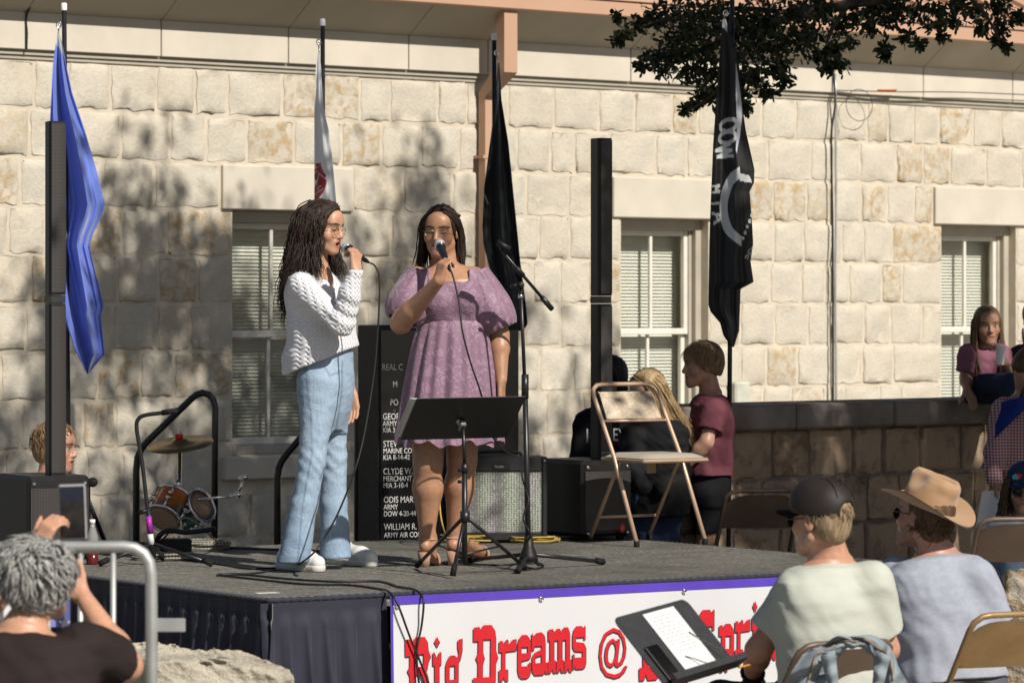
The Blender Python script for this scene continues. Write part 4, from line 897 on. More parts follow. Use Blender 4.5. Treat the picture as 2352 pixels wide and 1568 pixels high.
# ------------------------------------------------------------------ organic modelling: smooth-blended volumes turned into one continuous skin
V3 = lambda *a: np.array(a, dtype=np.float64)
def A3(v): return np.array((v[0], v[1], v[2]), dtype=np.float64)
class Vol:
    def __init__(s, h): s.h = h; s.ops = []; s.lo = np.full(3, 1e9); s.hi = np.full(3, -1e9)
    def _add(s, fn, lo, hi, k, mode):
        lo = np.asarray(lo, float); hi = np.asarray(hi, float)
        if mode == 'u': s.lo = np.minimum(s.lo, lo); s.hi = np.maximum(s.hi, hi)
        s.ops.append((fn, lo, hi, k, mode)); return s
    def cap(s, a, b, ra, rb, k=.01, mode='u', sq=None):
        a = A3(a); b = A3(b); ab = b-a; L2 = max(ab @ ab, 1e-9); m = max(ra, rb)*(1 if sq is None else max(1, sq[1]))
        def fn(X, Y, Z):
            dx, dy, dz = X-a[0], Y-a[1], Z-a[2]
            t = np.clip((dx*ab[0]+dy*ab[1]+dz*ab[2])/L2, 0, 1)
            dx = dx-t*ab[0]; dy = dy-t*ab[1]; dz = dz-t*ab[2]
            if sq is not None:
                ax, f = A3(sq[0]), sq[1]; ax = ax/np.linalg.norm(ax)
                q = (dx*ax[0]+dy*ax[1]+dz*ax[2])*(1/f-1); dx = dx+q*ax[0]; dy = dy+q*ax[1]; dz = dz+q*ax[2]
            return np.sqrt(dx*dx+dy*dy+dz*dz)-(ra+(rb-ra)*t)
        return s._add(fn, np.minimum(a, b)-m, np.maximum(a, b)+m, k, mode)
    def chain(s, pts, rs, k=.012, mode='u', sq=None):
        for i in range(len(pts)-1): s.cap(pts[i], pts[i+1], rs[i], rs[i+1], k if i else k, mode, sq)
        return s
    def ell(s, c, r, R=None, k=.01, mode='u'):
        c = A3(c); r = np.array(r, float); Rm = np.eye(3) if R is None else np.array(R, float); m = r.max(); e = np.abs(Rm) @ r
        def fn(X, Y, Z):
            dx, dy, dz = X-c[0], Y-c[1], Z-c[2]
            q = [(dx*Rm[0, i]+dy*Rm[1, i]+dz*Rm[2, i])/r[i] for i in range(3)]
            l = np.sqrt(q[0]**2+q[1]**2+q[2]**2)
            g = np.sqrt((q[0]/r[0])**2+(q[1]/r[1])**2+(q[2]/r[2])**2)+1e-9
            return l*(l-1)/g
        return s._add(fn, c-e, c+e, k, mode)
    def loft(s, o, w, u, tab, k=.01, mode='u', n=2.3, folds=None):
        """tab rows: (h along w, radius along u, radius along v, offset along u, offset along v); v = w x u"""
        o, w, u = A3(o), A3(w), A3(u); w = w/np.linalg.norm(w); u = u-w*(u @ w); u = u/np.linalg.norm(u); v = np.cross(w, u); T = np.array(tab, float)
        corners = np.array([o+w*r[0]+su*u*(r[1]+abs(r[3]))+sv*v*(r[2]+abs(r[4])) for r in T for su in (-1, 1) for sv in (-1, 1)])
        def fn(X, Y, Z):
            dx, dy, dz = X-o[0], Y-o[1], Z-o[2]
            hh = dx*w[0]+dy*w[1]+dz*w[2]; a = dx*u[0]+dy*u[1]+dz*u[2]; b = dx*v[0]+dy*v[1]+dz*v[2]
            ru, rv, ou, ov = (np.interp(hh, T[:, 0], T[:, i]) for i in (1, 2, 3, 4))
            qa = np.abs((a-ou)/ru); qb = np.abs((b-ov)/rv)
            l = (qa**n+qb**n+1e-9)**(1/n)
            d = (l-1)*np.minimum(ru, rv)
            if folds is not None: d = d+folds(a, b, hh)
            return np.maximum(d, np.maximum(T[0, 0]-hh, hh-T[-1, 0]))
        return s._add(fn, corners.min(0), corners.max(0), k, mode)
    def box(s, c, half, R=None, rd=.01, k=.01, mode='u'):
        c = A3(c); hf = np.array(half, float)-rd; Rm = np.eye(3) if R is None else np.array(R, float); e = np.abs(Rm) @ np.array(half, float)
        def fn(X, Y, Z):
            dx, dy, dz = X-c[0], Y-c[1], Z-c[2]
            q = [np.abs(dx*Rm[0, i]+dy*Rm[1, i]+dz*Rm[2, i])-hf[i] for i in range(3)]
            out = np.sqrt(sum(np.maximum(x, 0)**2 for x in q)); ins = np.minimum(np.maximum(q[0], np.maximum(q[1], q[2])), 0)
            return out+ins-rd
        return s._add(fn, c-e, c+e, k, mode)
    def cut(s, p, nrm, k=.004):
        """remove everything on the side the normal points to"""
        p, n_ = A3(p), A3(nrm); n_ = n_/np.linalg.norm(n_)
        return s._add(lambda X, Y, Z: -((X-p[0])*n_[0]+(Y-p[1])*n_[1]+(Z-p[2])*n_[2]), (-1e9,)*3, (1e9,)*3, k, 's')
    def disp(s, fn, lo=None, hi=None):
        return s._add(fn, (-1e9,)*3 if lo is None else lo, (1e9,)*3 if hi is None else hi, 0, 'd')
    def mesh(s):
        h = s.h; lo = s.lo-3*h; hi = s.hi+3*h; n = np.ceil((hi-lo)/h).astype(int)+1
        ax = [lo[i]+h*np.arange(n[i]) for i in range(3)]
        Fd = np.full(n, 1.0, dtype=np.float32)
        for fn, a, b, k, mode in s.ops:
            m = k+3*h
            i0 = [max(0, int(np.floor((a[i]-m-lo[i])/h))) if a[i] > -1e8 else 0 for i in range(3)]; i1 = [min(n[i], int(np.ceil((b[i]+m-lo[i])/h))+1) if b[i] < 1e8 else n[i] for i in range(3)]
            if any(i1[i] <= i0[i] for i in range(3)): continue
            sl = tuple(slice(i0[i], i1[i]) for i in range(3))
            X = ax[0][sl[0]][:, None, None].astype(np.float32); Y = ax[1][sl[1]][None, :, None].astype(np.float32); Z = ax[2][sl[2]][None, None, :].astype(np.float32)
            f = Fd[sl]
            d = fn(X, Y, Z)
            if mode == 'u':
                if k > 0:
                    t = np.clip(.5+.5*(f-d)/k, 0, 1); Fd[sl] = f*(1-t)+d*t-k*t*(1-t)
                else: Fd[sl] = np.minimum(f, d)
            elif mode == 's':
                d = -d
                if k > 0:
                    t = np.clip(.5-.5*(f-d)/k, 0, 1); Fd[sl] = f*(1-t)+d*t+k*t*(1-t)
                else: Fd[sl] = np.maximum(f, d)
            else: Fd[sl] = f+d
        return surface_nets(Fd, lo, h)
def surface_nets(Fd, lo, h):
    ins = Fd < 0; n = np.array(Fd.shape)
    c = np.zeros(n-1, dtype=np.int8)
    for dx in (0, 1):
        for dy in (0, 1):
            for dz in (0, 1): c += ins[dx:n[0]-1+dx, dy:n[1]-1+dy, dz:n[2]-1+dz]
    act = (c > 0) & (c < 8); I = np.argwhere(act); idx = np.full(n-1, -1, dtype=np.int32); idx[act] = np.arange(len(I))
    cv = {}
    for dx in (0, 1):
        for dy in (0, 1):
            for dz in (0, 1): cv[(dx, dy, dz)] = Fd[I[:, 0]+dx, I[:, 1]+dy, I[:, 2]+dz]
    P = np.zeros((len(I), 3)); cnt = np.zeros(len(I))
    for axis in range(3):
        o = [i for i in range(3) if i != axis]
        for p in (0, 1):
            for q in (0, 1):
                a = [0, 0, 0]; a[o[0]] = p; a[o[1]] = q; b = list(a); b[axis] = 1
                va, vb = cv[tuple(a)], cv[tuple(b)]; m = (va < 0) != (vb < 0); t = va[m]/(va[m]-vb[m])
                pt = np.tile(np.array(a, float), (m.sum(), 1)); pt[:, axis] = t; P[m] += pt; cnt[m] += 1
    V = lo+(I+P/cnt[:, None])*h
    quads = []
    for axis in range(3):
        o = [i for i in range(3) if i != axis]
        sl0 = [slice(None)]*3; sl1 = [slice(None)]*3; sl0[axis] = slice(0, n[axis]-1); sl1[axis] = slice(1, n[axis])
        a, b = ins[tuple(sl0)], ins[tuple(sl1)]; E = np.argwhere(a != b)
        E = E[(E[:, o[0]] > 0) & (E[:, o[1]] > 0) & (E[:, o[0]] < n[o[0]]-1) & (E[:, o[1]] < n[o[1]]-1)]
        def cid(du, dv): q = E.copy(); q[:, o[0]] += du; q[:, o[1]] += dv; return idx[q[:, 0], q[:, 1], q[:, 2]]
        Q = np.stack([cid(-1, -1), cid(0, -1), cid(0, 0), cid(-1, 0)], 1)
        flip = a[E[:, 0], E[:, 1], E[:, 2]]
        if axis == 1: flip = ~flip
        Q[~flip] = Q[~flip][:, ::-1]
        quads.append(Q)
    return V, np.concatenate(quads)
def quad_mesh(name, V, Q, mat, parent, colors=None, smooth=True):
    base = np.array(wloc(parent)) if parent else np.zeros(3)
    me = bpy.data.meshes.new(name); me.vertices.add(len(V)); me.vertices.foreach_set('co', (V-base).astype(np.float32).ravel())
    me.loops.add(len(Q)*4); me.loops.foreach_set('vertex_index', Q.astype(np.int32).ravel())
    me.polygons.add(len(Q)); me.polygons.foreach_set('loop_start', np.arange(0, len(Q)*4, 4, dtype=np.int32))
    me.update(calc_edges=True); me.validate()
    me.materials.append(mat); me.polygons.foreach_set('use_smooth', np.full(len(me.polygons), smooth))
    if colors is not None:
        at = me.color_attributes.new('Col', 'FLOAT_COLOR', 'POINT'); c4 = np.ones((len(V), 4), dtype=np.float32); c4[:, :3] = colors; at.data.foreach_set('color', c4.ravel())
    o = bpy.data.objects.new(name, me); COL.objects.link(o); o.parent = parent; return o
def wr(scale, amp, d=(1, 0.3, .2), seed=0):
    """soft cloth creases across direction d"""
    rs = np.random.RandomState(seed); ph = rs.uniform(0, 6.28, 8); D = np.array(d, float); D /= np.linalg.norm(D)
    o1 = np.cross(D, (0.3, .7, .5)); o1 /= np.linalg.norm(o1); o2 = np.cross(D, o1)
    def fn(X, Y, Z):
        a = (X*D[0]+Y*D[1]+Z*D[2])*scale; b = (X*o1[0]+Y*o1[1]+Z*o1[2])*scale; c = (X*o2[0]+Y*o2[1]+Z*o2[2])*scale
        w_ = a+1.1*np.sin(b*.37+ph[0])+.9*np.sin(c*.41+ph[1])
        env = .5+.5*np.sin(b*.23+c*.19+ph[2])
        return amp*(np.sin(w_)*env+.45*np.sin(1.9*w_+b*.6+ph[3])*(1-env))
    return fn
# ------------------------------------------------------------------ heads
class Head:
    def __init__(s, c, fwd, up=(0, 0, 1), sc=1.0):
        f = A3(fwd); f /= np.linalg.norm(f); u = A3(up); u = u-f*(u @ f); u /= np.linalg.norm(u); x = np.cross(f, u)
        s.R = np.stack([x, f, u], 1); s.c = A3(c); s.s = sc
    def p(s, x, y, z): return s.c+s.R @ (np.array((x, y, z))*s.s)
    def loc(s, V): return (V-s.c) @ s.R/s.s
    def dirw(s, x, y, z): return s.R @ np.array((x, y, z), float)
def add_head(B, H, mouth=0.0, fem=True, nose=1.0, jaw=1.0):
    s = H.s; p = H.p; R_ = H.R
    B.ell(p(0, -.012, .032), V3(.0735, .093, .083)*s, R_, .0)
    B.ell(p(0, .028, -.025), V3(.058*jaw, .062, .085)*s, R_, .03*s)
    for sx in (-1, 1):
        B.cap(p(sx*.050*jaw, .0, -.058), p(sx*.016, .070, -.098), .018*s, .015*s, .03*s)
        B.ell(p(sx*.040, .056, -.028), V3(.026, .022, .026)*s, R_, .02*s)
    B.ell(p(0, .074, -.096), V3(.020 if fem else .024, .017, .017)*s, R_, .022*s)
    B.cap(p(-.036, .072, .026), p(.036, .072, .026), .013*s, .013*s, .016*s)
    B.ell(p(0, .064, .05), V3(.05, .03, .04)*s, R_, .03*s)
    for sx in (-1, 1):
        B.ell(p(sx*.031, .094, .001), V3(.018, .013, .011)*s, R_, .012*s, 's')
        B.ell(p(sx*.031, .0725, .0015), V3(.0145, .0125, .0115)*s, R_, .004*s)
    B.cap(p(0, .084, .016), p(0, .1045*(1+.03*(nose-1)), -.026), .0075*s, .0105*s*nose, .010*s)
    B.ell(p(0, .104, -.030), V3(.0105, .011, .0095)*s*nose, R_, .008*s)
    for sx in (-1, 1): B.ell(p(sx*.0125*nose, .094, -.032), V3(.0075, .010, .0075)*s, R_, .006*s)
    B.ell(p(0, .078, -.062), V3(.028, .018, .022)*s, R_, .02*s)
    g = .006+mouth*.010
    B.cap(p(-.019, .088, -.0575+mouth*.004), p(.019, .088, -.0575+mouth*.004), .0055*s, .0055*s, .006*s)
    B.cap(p(0, .0935, -.056+mouth*.004), p(0, .0935, -.056+mouth*.004), .006*s, .006*s, .008*s)
    B.cap(p(-.015, .087-mouth*.003, -.070-mouth*.009), p(.015, .087-mouth*.003, -.070-mouth*.009), .0065*s, .0065*s, .006*s)
    B.ell(p(0, .098, -.0635-mouth*.003), V3(.020-.004*mouth, .016+.012*mouth, .0016+.0075*mouth)*s, R_, .004*s, 's')
    for sx in (-1, 1):
        er = np.array(Matrix.Rotation(sx*R(-18), 3, 'Z'))
        B.ell(p(sx*.0755, -.008, -.008), V3(.0075, .019, .031)*s, R_ @ er, .006*s)
        B.ell(p(sx*.083, .0, -.004), V3(.004, .010, .018)*s, R_ @ er, .004*s, 's')
def face_color(H, V, skin, lip=(.33, .10, .08), brow=(.03, .02, .015), iris=(.03, .018, .012), mouth=0.0, lid=None, stubble=None):
    q = H.loc(V); x, y, z = q[:, 0], q[:, 1], q[:, 2]; ax = np.abs(x)
    C = np.tile(np.array(skin), (len(V), 1)).astype(float)
    near = (np.linalg.norm(q, axis=1) < .16)
    fr = near & (y > .045)
    def mixm(m, col, a=1.0):
        m = np.clip(m, 0, 1)*a; C[:] = C*(1-m[:, None])+np.array(col)*m[:, None]
    mixm(fr*np.exp(-((ax-.042)/.018)**2-((z+.03)/.018)**2), np.array(skin)*np.array((1.05, .72, .68)), .35)
    mixm(fr*np.exp(-(x/.014)**2-((z+.03)/.012)**2), np.array(skin)*np.array((1.05, .75, .7)), .3)
    mixm(fr*np.exp(-((ax-.032)/.017)**2-((z-.0)/.010)**2), np.array(skin)*.72, .55)
    if stubble is not None: mixm((near & (z < -.035) & (z > -.13) & (y > -.01))*1.0*np.clip((-z-.035)/.02, 0, 1), stubble, .55)
    lz = -.0635-mouth*.003
    m = fr*(y > .07)*np.clip(1.6-((x/.025)**2+((z-lz)/(.0125+.008*mouth))**2)*1.2, 0, 1); mixm(m, lip)
    if mouth > .1: mixm(fr*(y > .05)*np.clip(2-((x/.016)**2+((z-lz)/(.0065*mouth+.001))**2)*1.6, 0, 1), (.03, .008, .007))
    else: mixm(fr*(y > .05)*(np.abs(z-lz) < .0022)*(ax < .023), np.array(lip)*.35, .8)
    ex = ax-.031; ez = z-.001
    m = fr*(y > .055)*np.clip(2.2-((ex/.0155)**2+(ez/.0068)**2)*1.7, 0, 1)
    if lid is not None:
        mixm(m, np.array(skin)*.8, .8); mixm(fr*(y > .055)*np.clip(1.5-((ex/.017)**2+((ez+.004)/.0034)**2), 0, 1), brow, .95)
    else:
        mixm(m, (.50, .47, .43)); mixm(fr*(y > .055)*np.clip(2-((ex/.0062)**2+(ez/.0065)**2)*1.2, 0, 1), iris)
        mixm(fr*(y > .055)*np.clip(1.6-((ex/.018)**2+((ez-.0062-.002*(1-(ex/.02)**2))/.0024)**2), 0, 1), brow, .9)
    bz = z-(.0235+.004*np.cos((ax-.034)/.02*1.2)); mixm(fr*(y > .05)*np.clip(1.9-(((ax-.034)/.023)**2+(bz/.0048)**2), 0, 1), brow, .92)
    return C
# ------------------------------------------------------------------ hands
def hand(B, wrist, d, pn, s=1.0, side=1, curl=(12, 18, 12), spread=.06, thumb=(.55, .6, .35), tcurl=18, k=.004):
    """d: pointing direction, pn: direction the palm faces, side: +1 thumb on (d x pn) side"""
    d = A3(d); d /= np.linalg.norm(d); pn = A3(pn); pn = pn-d*(pn @ d); pn /= np.linalg.norm(pn); lat = np.cross(d, pn)*side; w = A3(wrist)
    B.cap(w, w+d*.03*s, .022*s, .024*s, .012, sq=(pn, .72))
    for i, o in enumerate((.026, .009, -.009, -.026)):
        B.cap(w+d*.015*s+lat*o*.75*s, w+d*.082*s+lat*o*s, .0135*s, .0115*s, .010)
    for i, (o, ln, rr) in enumerate(((.027, 1.0, 1.0), (.009, 1.12, 1.03), (-.009, 1.04, .98), (-.026, .82, .86))):
        p = w+d*.083*s+lat*o*s; dd = d+lat*o*spread*20; dd /= np.linalg.norm(dd); nn = pn.copy()
        ang = 0
        for j, L_ in enumerate((.043, .027, .021)):
            ang = curl[j] if hasattr(curl, '__len__') else curl
            if hasattr(ang, '__len__'): ang = ang[i]
            a = R(ang); dn = dd*math.cos(a)+nn*math.sin(a); nn = nn*math.cos(a)-dd*math.sin(a); dd = dn
            q = p+dd*L_*ln*s; B.cap(p, q, (.0088-.0008*j)*rr*s, (.0082-.0009*j)*rr*s, k); p = q
    p = w+d*.02*s+lat*.024*s; td = d*thumb[0]+lat*thumb[1]+pn*thumb[2]; td /= np.linalg.norm(td)
    q = p+td*.044*s; B.cap(p, q, .014*s, .0105*s, .010)
    a = R(tcurl); ax_ = d*1.0+pn*.25; ax_ /= np.linalg.norm(ax_); td2 = td*math.cos(a)+ax_*math.sin(a); td2 /= np.linalg.norm(td2); q2 = q+td2*.032*s; B.cap(q, q2, .0100*s, .0092*s, k); B.cap(q2, q2+(td2+ax_*.3)*.022*s, .0092*s, .0075*s, k)
# ------------------------------------------------------------------ hair
def lock_mesh(mb_v, mb_f, path, r0, r1, flat=.45, n=5, nrm=None):
    P = np.asarray(path); m = len(P); T = np.gradient(P, axis=0); T /= np.linalg.norm(T, axis=1)[:, None]+1e-9
    up = np.array(nrm) if nrm is not None else np.array((.3, -.8, .5)); b = len(mb_v)
    ph = random.uniform(0, 6.28)
    for i in range(m):
        t = T[i]; u = up-t*(up @ t); u /= np.linalg.norm(u)+1e-9; v = np.cross(t, u); f = i/(m-1)
        r = (r0*(1-f)+r1*f)*(1-.92*max(0, (f-.72)/.28)**1.5)*(.75 if i == 0 else 1)
        for j in range(n):
            a = 2*math.pi*j/n+ph; mb_v.append(P[i]+u*(math.cos(a)*r*flat)+v*(math.sin(a)*r))
    for i in range(m-1):
        for j in range(n): mb_f.append((b+i*n+j, b+i*n+(j+1) % n, b+(i+1)*n+(j+1) % n, b+(i+1)*n+j))
def crv(pts, m):
    P = np.asarray(pts, float); k = len(P); t = np.linspace(0, k-1, m); i = np.clip(t.astype(int), 0, k-2); f = (t-i)[:, None]
    p0 = P[np.clip(i-1, 0, k-1)]; p1 = P[i]; p2 = P[i+1]; p3 = P[np.clip(i+2, 0, k-1)]
    return .5*((2*p1)+(p2-p0)*f+(2*p0-5*p1+4*p2-p3)*f**2+(3*p1-p0-3*p2+p3)*f**3)
def guided_hair(guides, count, m=14, r=(.006, .003), jit=.012, wave=.0, wl=.06, seed=1, lenvar=.2, tipspread=1.0):
    """locks interpolated between neighbouring guide curves (same number of points each)"""
    rs = np.random.RandomState(seed); random.seed(seed); vs, fs = [], []
    G = [np.array([A3(q) for q in g]) for g in guides]
    for c in range(count):
        t = rs.uniform(0, len(G)-1); i = min(int(t), len(G)-2); f = t-i; pts = G[i]*(1-f)+G[i+1]*f
        C = crv(pts, m); off = rs.normal(0, jit, 3); ramp_ = np.linspace(.35, 1.25*tipspread, m)[:, None]; C = C+off*ramp_
        L_ = 1-rs.uniform(0, lenvar); C = crv(C, m) if L_ > .99 else crv(C[:max(4, int(m*L_))], m)
        if wave:
            s_ = np.concatenate([[0], np.cumsum(np.linalg.norm(np.diff(C, axis=0), axis=1))]); ph = rs.uniform(0, 6.28); ph2 = rs.uniform(0, 6.28); w_ = wl*rs.uniform(.8, 1.25)
            am = wave*np.clip(s_/.1, 0, 1)
            C = C+np.stack([am*np.sin(s_/w_*6.28+ph), am*np.sin(s_/w_*6.28+ph2), .3*am*np.sin(s_/w_*6.28+ph)], 1)
        k = rs.uniform(.7, 1.3); lock_mesh(vs, fs, C, r[0]*k, r[1]*k)
    return vs, fs
def hair_mat(name, c1, c2, rough=.5):
    m, t, b = newmat(name); oc = coords(t); mp = N(t, 'ShaderNodeMapping'); mp.inputs['Scale'].default_value = (120, 120, 12); L(t, oc, mp.inputs[0])
    L(t, mixc(t, ramp(t, noise(t, mp.outputs[0], 1, 3), .35, .65), c1, c2), b.inputs['Base Color']); b.inputs['Roughness'].default_value = rough; b.inputs['Specular IOR Level'].default_value = .28
    bump(t, b, noise(t, mp.outputs[0], 1.5, 2), .35, .004); return m
def cap_hair(H, name, mat, parent, tk=.012, cut_fn=None, h=.004, sx=1.0, extra=None):
    """close-fitting hair volume over the skull"""
    B = Vol(h); s = H.s; B.ell(H.p(0, -.016, .036), V3(.0755*sx+tk, .094+tk, .082+tk)*s, H.R, 0); B.ell(H.p(0, -.05, -.02), V3(.066+tk*.6, .05+tk, .07)*s, H.R, .03)
    if extra: extra(B)
    B.cut(H.p(0, .066, .03), H.dirw(0, 1, -.55), .012)
    B.cut(H.p(0, -.06, -.085), H.dirw(0, .2, -1), .012)
    if cut_fn: cut_fn(B)
    B.disp(wr(240, .0018, H.dirw(1, .2, .1), 3))
    V, Q = B.mesh(); return quad_mesh(name, V, Q, mat, parent)
def glasses(H, parent, frame_m, lens_m, rx=.021, rz=.018, thick=.0016, dark=False, yo=.099):
    g = MB(); p = lambda x, y, z: Vector(H.p(x, y, z))
    for sx in (-1, 1):
        rim = [p(sx*.031+rx*math.cos(a), yo-.006*abs(math.cos(a)), -.003+rz*math.sin(a)) for a in np.linspace(0, 6.283, 19)[:-1]]
        g.tube(rim, thick*H.s, 5, closed=True); g.tube([p(sx*(.031+rx), yo-.006, .004), p(sx*.072, .06, .006), p(sx*.078, -.005, .004)], thick*H.s, 5)
    g.tube([p(-.031+rx-.001, yo-.004, .002), p(0, yo, .006), p(.031-rx+.001, yo-.004, .002)], thick*H.s, 5)
    o = g.build('glasses', frame_m, parent, True)
    for sx in (-1, 1):
        l_ = MB(); n = 16; l_.add([p(sx*.031+rx*.96*math.cos(a), yo-.001-.006*abs(math.cos(a)), -.003+rz*.96*math.sin(a)) for a in np.linspace(0, 6.283, n+1)[:-1]], [tuple(range(n))]); l_.build('lens', lens_m, o)
    return o
# ------------------------------------------------------------------ limbs and garments
def arm(B, sh, el, wr_, r=(.048, .038, .024), k=.02):
    B.cap(sh, el, r[0], r[1], k); a = A3(el); b = A3(wr_); m = a*.72+b*.28; B.cap(a, m, r[1]*1.0, r[1]*1.02, k); B.cap(m, b, r[1]*1.0, r[2], k)
def leg(B, hip, kn, an, r=(.085, .056, .036), k=.02, calf=1.02):
    B.cap(hip, kn, r[0], r[1], k); a = A3(kn); b = A3(an); m = a*.65+b*.35; B.cap(a, m, r[1]*.95, r[1]*calf, k); B.cap(m, b, r[1]*calf, r[2], k)
def skin_person(name, label, loc, vol, H, skin, parent=None, mouth=0, lid=None, stubble=None, brow=(.03, .02, .015), lip=(.33, .10, .08), cat='person', iris=(.03, .018, .012), extra_col=None):
    o = empty(name, loc, label, cat); V, Q = vol.mesh(); C = face_color(H, V, skin, mouth=mouth, lid=lid, stubble=stubble, brow=brow, lip=lip, iris=iris)
    if extra_col: extra_col(V, C)
    quad_mesh('body', V, Q, MAT['skin'], o, C); return o
MAT['skin'] = Mvc('skin', .43, .18, 200, .42, .10, .16, .002, 38)
# ------------------------------------------------------------------ the singer in the white sweater and jeans
MAT['hair_dark'] = hair_mat('dark_brown_hair', (.013, .0075, .0055), (.042, .024, .016))
MAT['gold_wire'] = M('gold_wire', (.55, .42, .25), .25, .05, 5, 0, metal=1)
def denim(name, c1, c2, sc=1.0):
    m, t, b = newmat(name); oc = coords(t)
    f = ramp(t, noise(t, oc, 5*sc, 5), .3, .72); base = mixc(t, f, c2, c1)
    mp = N(t, 'ShaderNodeMapping'); mp.inputs['Scale'].default_value = (300, 300, 30); L(t, oc, mp.inputs[0])
    base = mixc(t, .35, base, ramp(t, noise(t, mp.outputs[0], 1, 3), .3, .7, (.6, .6, .65, 1), (1.1, 1.1, 1.1, 1)), 'MULTIPLY')
    L(t, base, b.inputs['Base Color']); b.inputs['Roughness'].default_value = .85; b.inputs['Specular IOR Level'].default_value = .2
    bump(t, b, noise(t, oc, 18, 4), .35, .006); return m
MAT['denim'] = denim('light_denim', (.315, .405, .50), (.22, .305, .405))
def knit():
    m, t, b = newmat('white_cable_knit'); oc = coords(t)
    L(t, mixc(t, noise(t, oc, 4, 3), (.60, .60, .63), (.69, .69, .71)), b.inputs['Base Color']); b.inputs['Roughness'].default_value = .9; b.inputs['Specular IOR Level'].default_value = .15
    b.inputs['Sheen Weight'].default_value = .2
    # plaited cable relief
    sx = N(t, 'ShaderNodeSeparateXYZ'); L(t, oc, sx.inputs[0])
    def mth(op, a, b_): 
        n = N(t, 'ShaderNodeMath', operation=op)
        for i, v in enumerate((a, b_)):
            if v is None: continue
            if hasattr(v, 'node'): L(t, v, n.inputs[i])
            else: n.inputs[i].default_value = v
        return n.outputs[0]
    a = mth('ADD', mth('MULTIPLY', sx.outputs[0], 250), mth('MULTIPLY', sx.outputs[1], 190)); z = mth('MULTIPLY', sx.outputs[2], 300)
    s1 = mth('SINE', mth('ADD', z, mth('MULTIPLY', mth('SINE', a, None), 1.9)), None); s2 = mth('ABSOLUTE', mth('SINE', mth('MULTIPLY', a, .5), None), None)
    h = mth('ADD', mth('MULTIPLY', s1, .5), s2)
    bump(t, b, h, .75, .0038); return m
MAT['knit'] = knit()
SKIN1 = (.47, .265, .170)
Y1 = 17.35
def q1(x, y, dy=0): return W(x, y, Y1+dy)
F1 = Vector((.90, -.44, 0)).normalized(); R1 = Vector((F1.y, -F1.x, 0))*1.0       # R1: her right hand side, towards the camera
H1 = Head(q1(741, 524), (.875, -.46, -.13), (.08, -.02, 1), .965)
B = Vol(.0042)
add_head(B, H1, mouth=.75)
neck = q1(722, 606, .01)
B.cap(H1.p(0, -.02, -.05), neck, .050, .054, .02); B.cap(neck, q1(718, 640), .056, .08, .03)
# torso core, arms, hands, legs
B.chain([q1(715, 650), q1(722, 740), q1(745, 830)], [.10, .095, .11], .03)
shR, elR, wrR = q1(690, 652, -.155), q1(786, 742, -.26), q1(817, 624, -.30)
shL, elL, wrL = q1(722, 648, .17), q1(770, 770, .22), q1(806, 900, .16)
arm(B, shR, elR, wrR, (.042, .036, .024)); arm(B, shL, elL, wrL, (.042, .036, .024))
mic1a, mic1b = q1(796, 571, -.13), q1(856, 608, -.36)
md = (mic1b-mic1a).normalized()
hand(B, wrR, (.02, .16, 1), (-.75, .85, .1), .92, -1, (48, 62, 40), .0, (.55, .35, .75), 10)
hand(B, wrL, (.12, -.1, -1), (-.3, -.9, 0), .92, 1, (22, 25, 18), .02)
hipR, knR, anR = q1(735, 880, -.09), q1(716, 1062, -.12), q1(682, 1255, -.12)
hipL, knL, anL = q1(762, 880, .09), q1(765, 1055, .10), q1(768, 1250, .10)
leg(B, hipR, knR, anR, (.07, .045, .028)); leg(B, hipL, knL, anL, (.07, .045, .028))
for an in (anR, anL): B.cap(an, Vector((an.x, an.y, STAGE_Z+.09)), .03, .022, .02)
p1 = skin_person('person', 'singer in white cable-knit sweater and light blue jeans holding a microphone', Vector((q1(745, 1300).x, Y1, STAGE_Z)), B, H1, SKIN1, mouth=.75, lid=1, lip=(.36, .10, .085))
# sweater
B = Vol(.0055)
wv = (neck-q1(748, 838)); wv = A3(wv); hh = np.linalg.norm(wv)
fw = A3(F1)
B.loft(q1(748, 838), wv, fw, [(-.12, .140, .185, -.02, 0), (-.03, .148, .187, -.02, 0), (.03, .158, .19, -.012, 0), (.08, .150, .19, -.005, 0), (.18, .138, .185, 0, 0), (.28, .128, .185, -.005, 0), (.36, .112, .172, -.018, 0), (.405, .092, .148, -.03, 0), (.432, .075, .105, -.03, 0), (.455, .063, .075, -.022, 0)], .0, n=2.2)
B.cap(q1(675, 822, -.02), q1(668, 850, -.02), .045, .03, .06)                           # back hem hangs lower
B.cap(shR+Vector((0, 0, -.008)), elR, .058, .052, .045); m_ = elR.lerp(wrR, .55); B.cap(elR, m_, .056, .050, .02); B.cap(m_, elR.lerp(wrR, .8), .050, .040, .012)
B.cap(elR.lerp(wrR, .8), elR.lerp(wrR, .97), .034, .035, .006)                         # ribbed cuff
B.cap(shL, elL, .064, .055, .04); B.cap(elL, elL.lerp(wrL, .95), .054, .038, .02)
B.cut(wrR+Vector((.004, 0, .012)), (wrR-elR), .003)
B.ell(neck+Vector((.02, -.006, .035)), (.062, .062, .05), None, .012, 's')
B.ell(neck+F1*.10+Vector((0, 0, -.03)), (.05, .045, .085), None, .012, 's')             # open placket
B.cut(q1(742, 826), (.40, .0, -1), .004)
B.disp(wr(45, .0030, (.6, .1, 1), 2)); 
B.disp(lambda X, Y, Z: .006*np.sin((X*.6+Z*1.0)*95+2*np.sin(Y*30))*np.exp(-(((X-elR.x)**2+(Y-elR.y)**2+(Z-elR.z-.04)**2)/.09**2)))
V, Q = B.mesh(); quad_mesh('sweater', V, Q, MAT['knit'], p1)
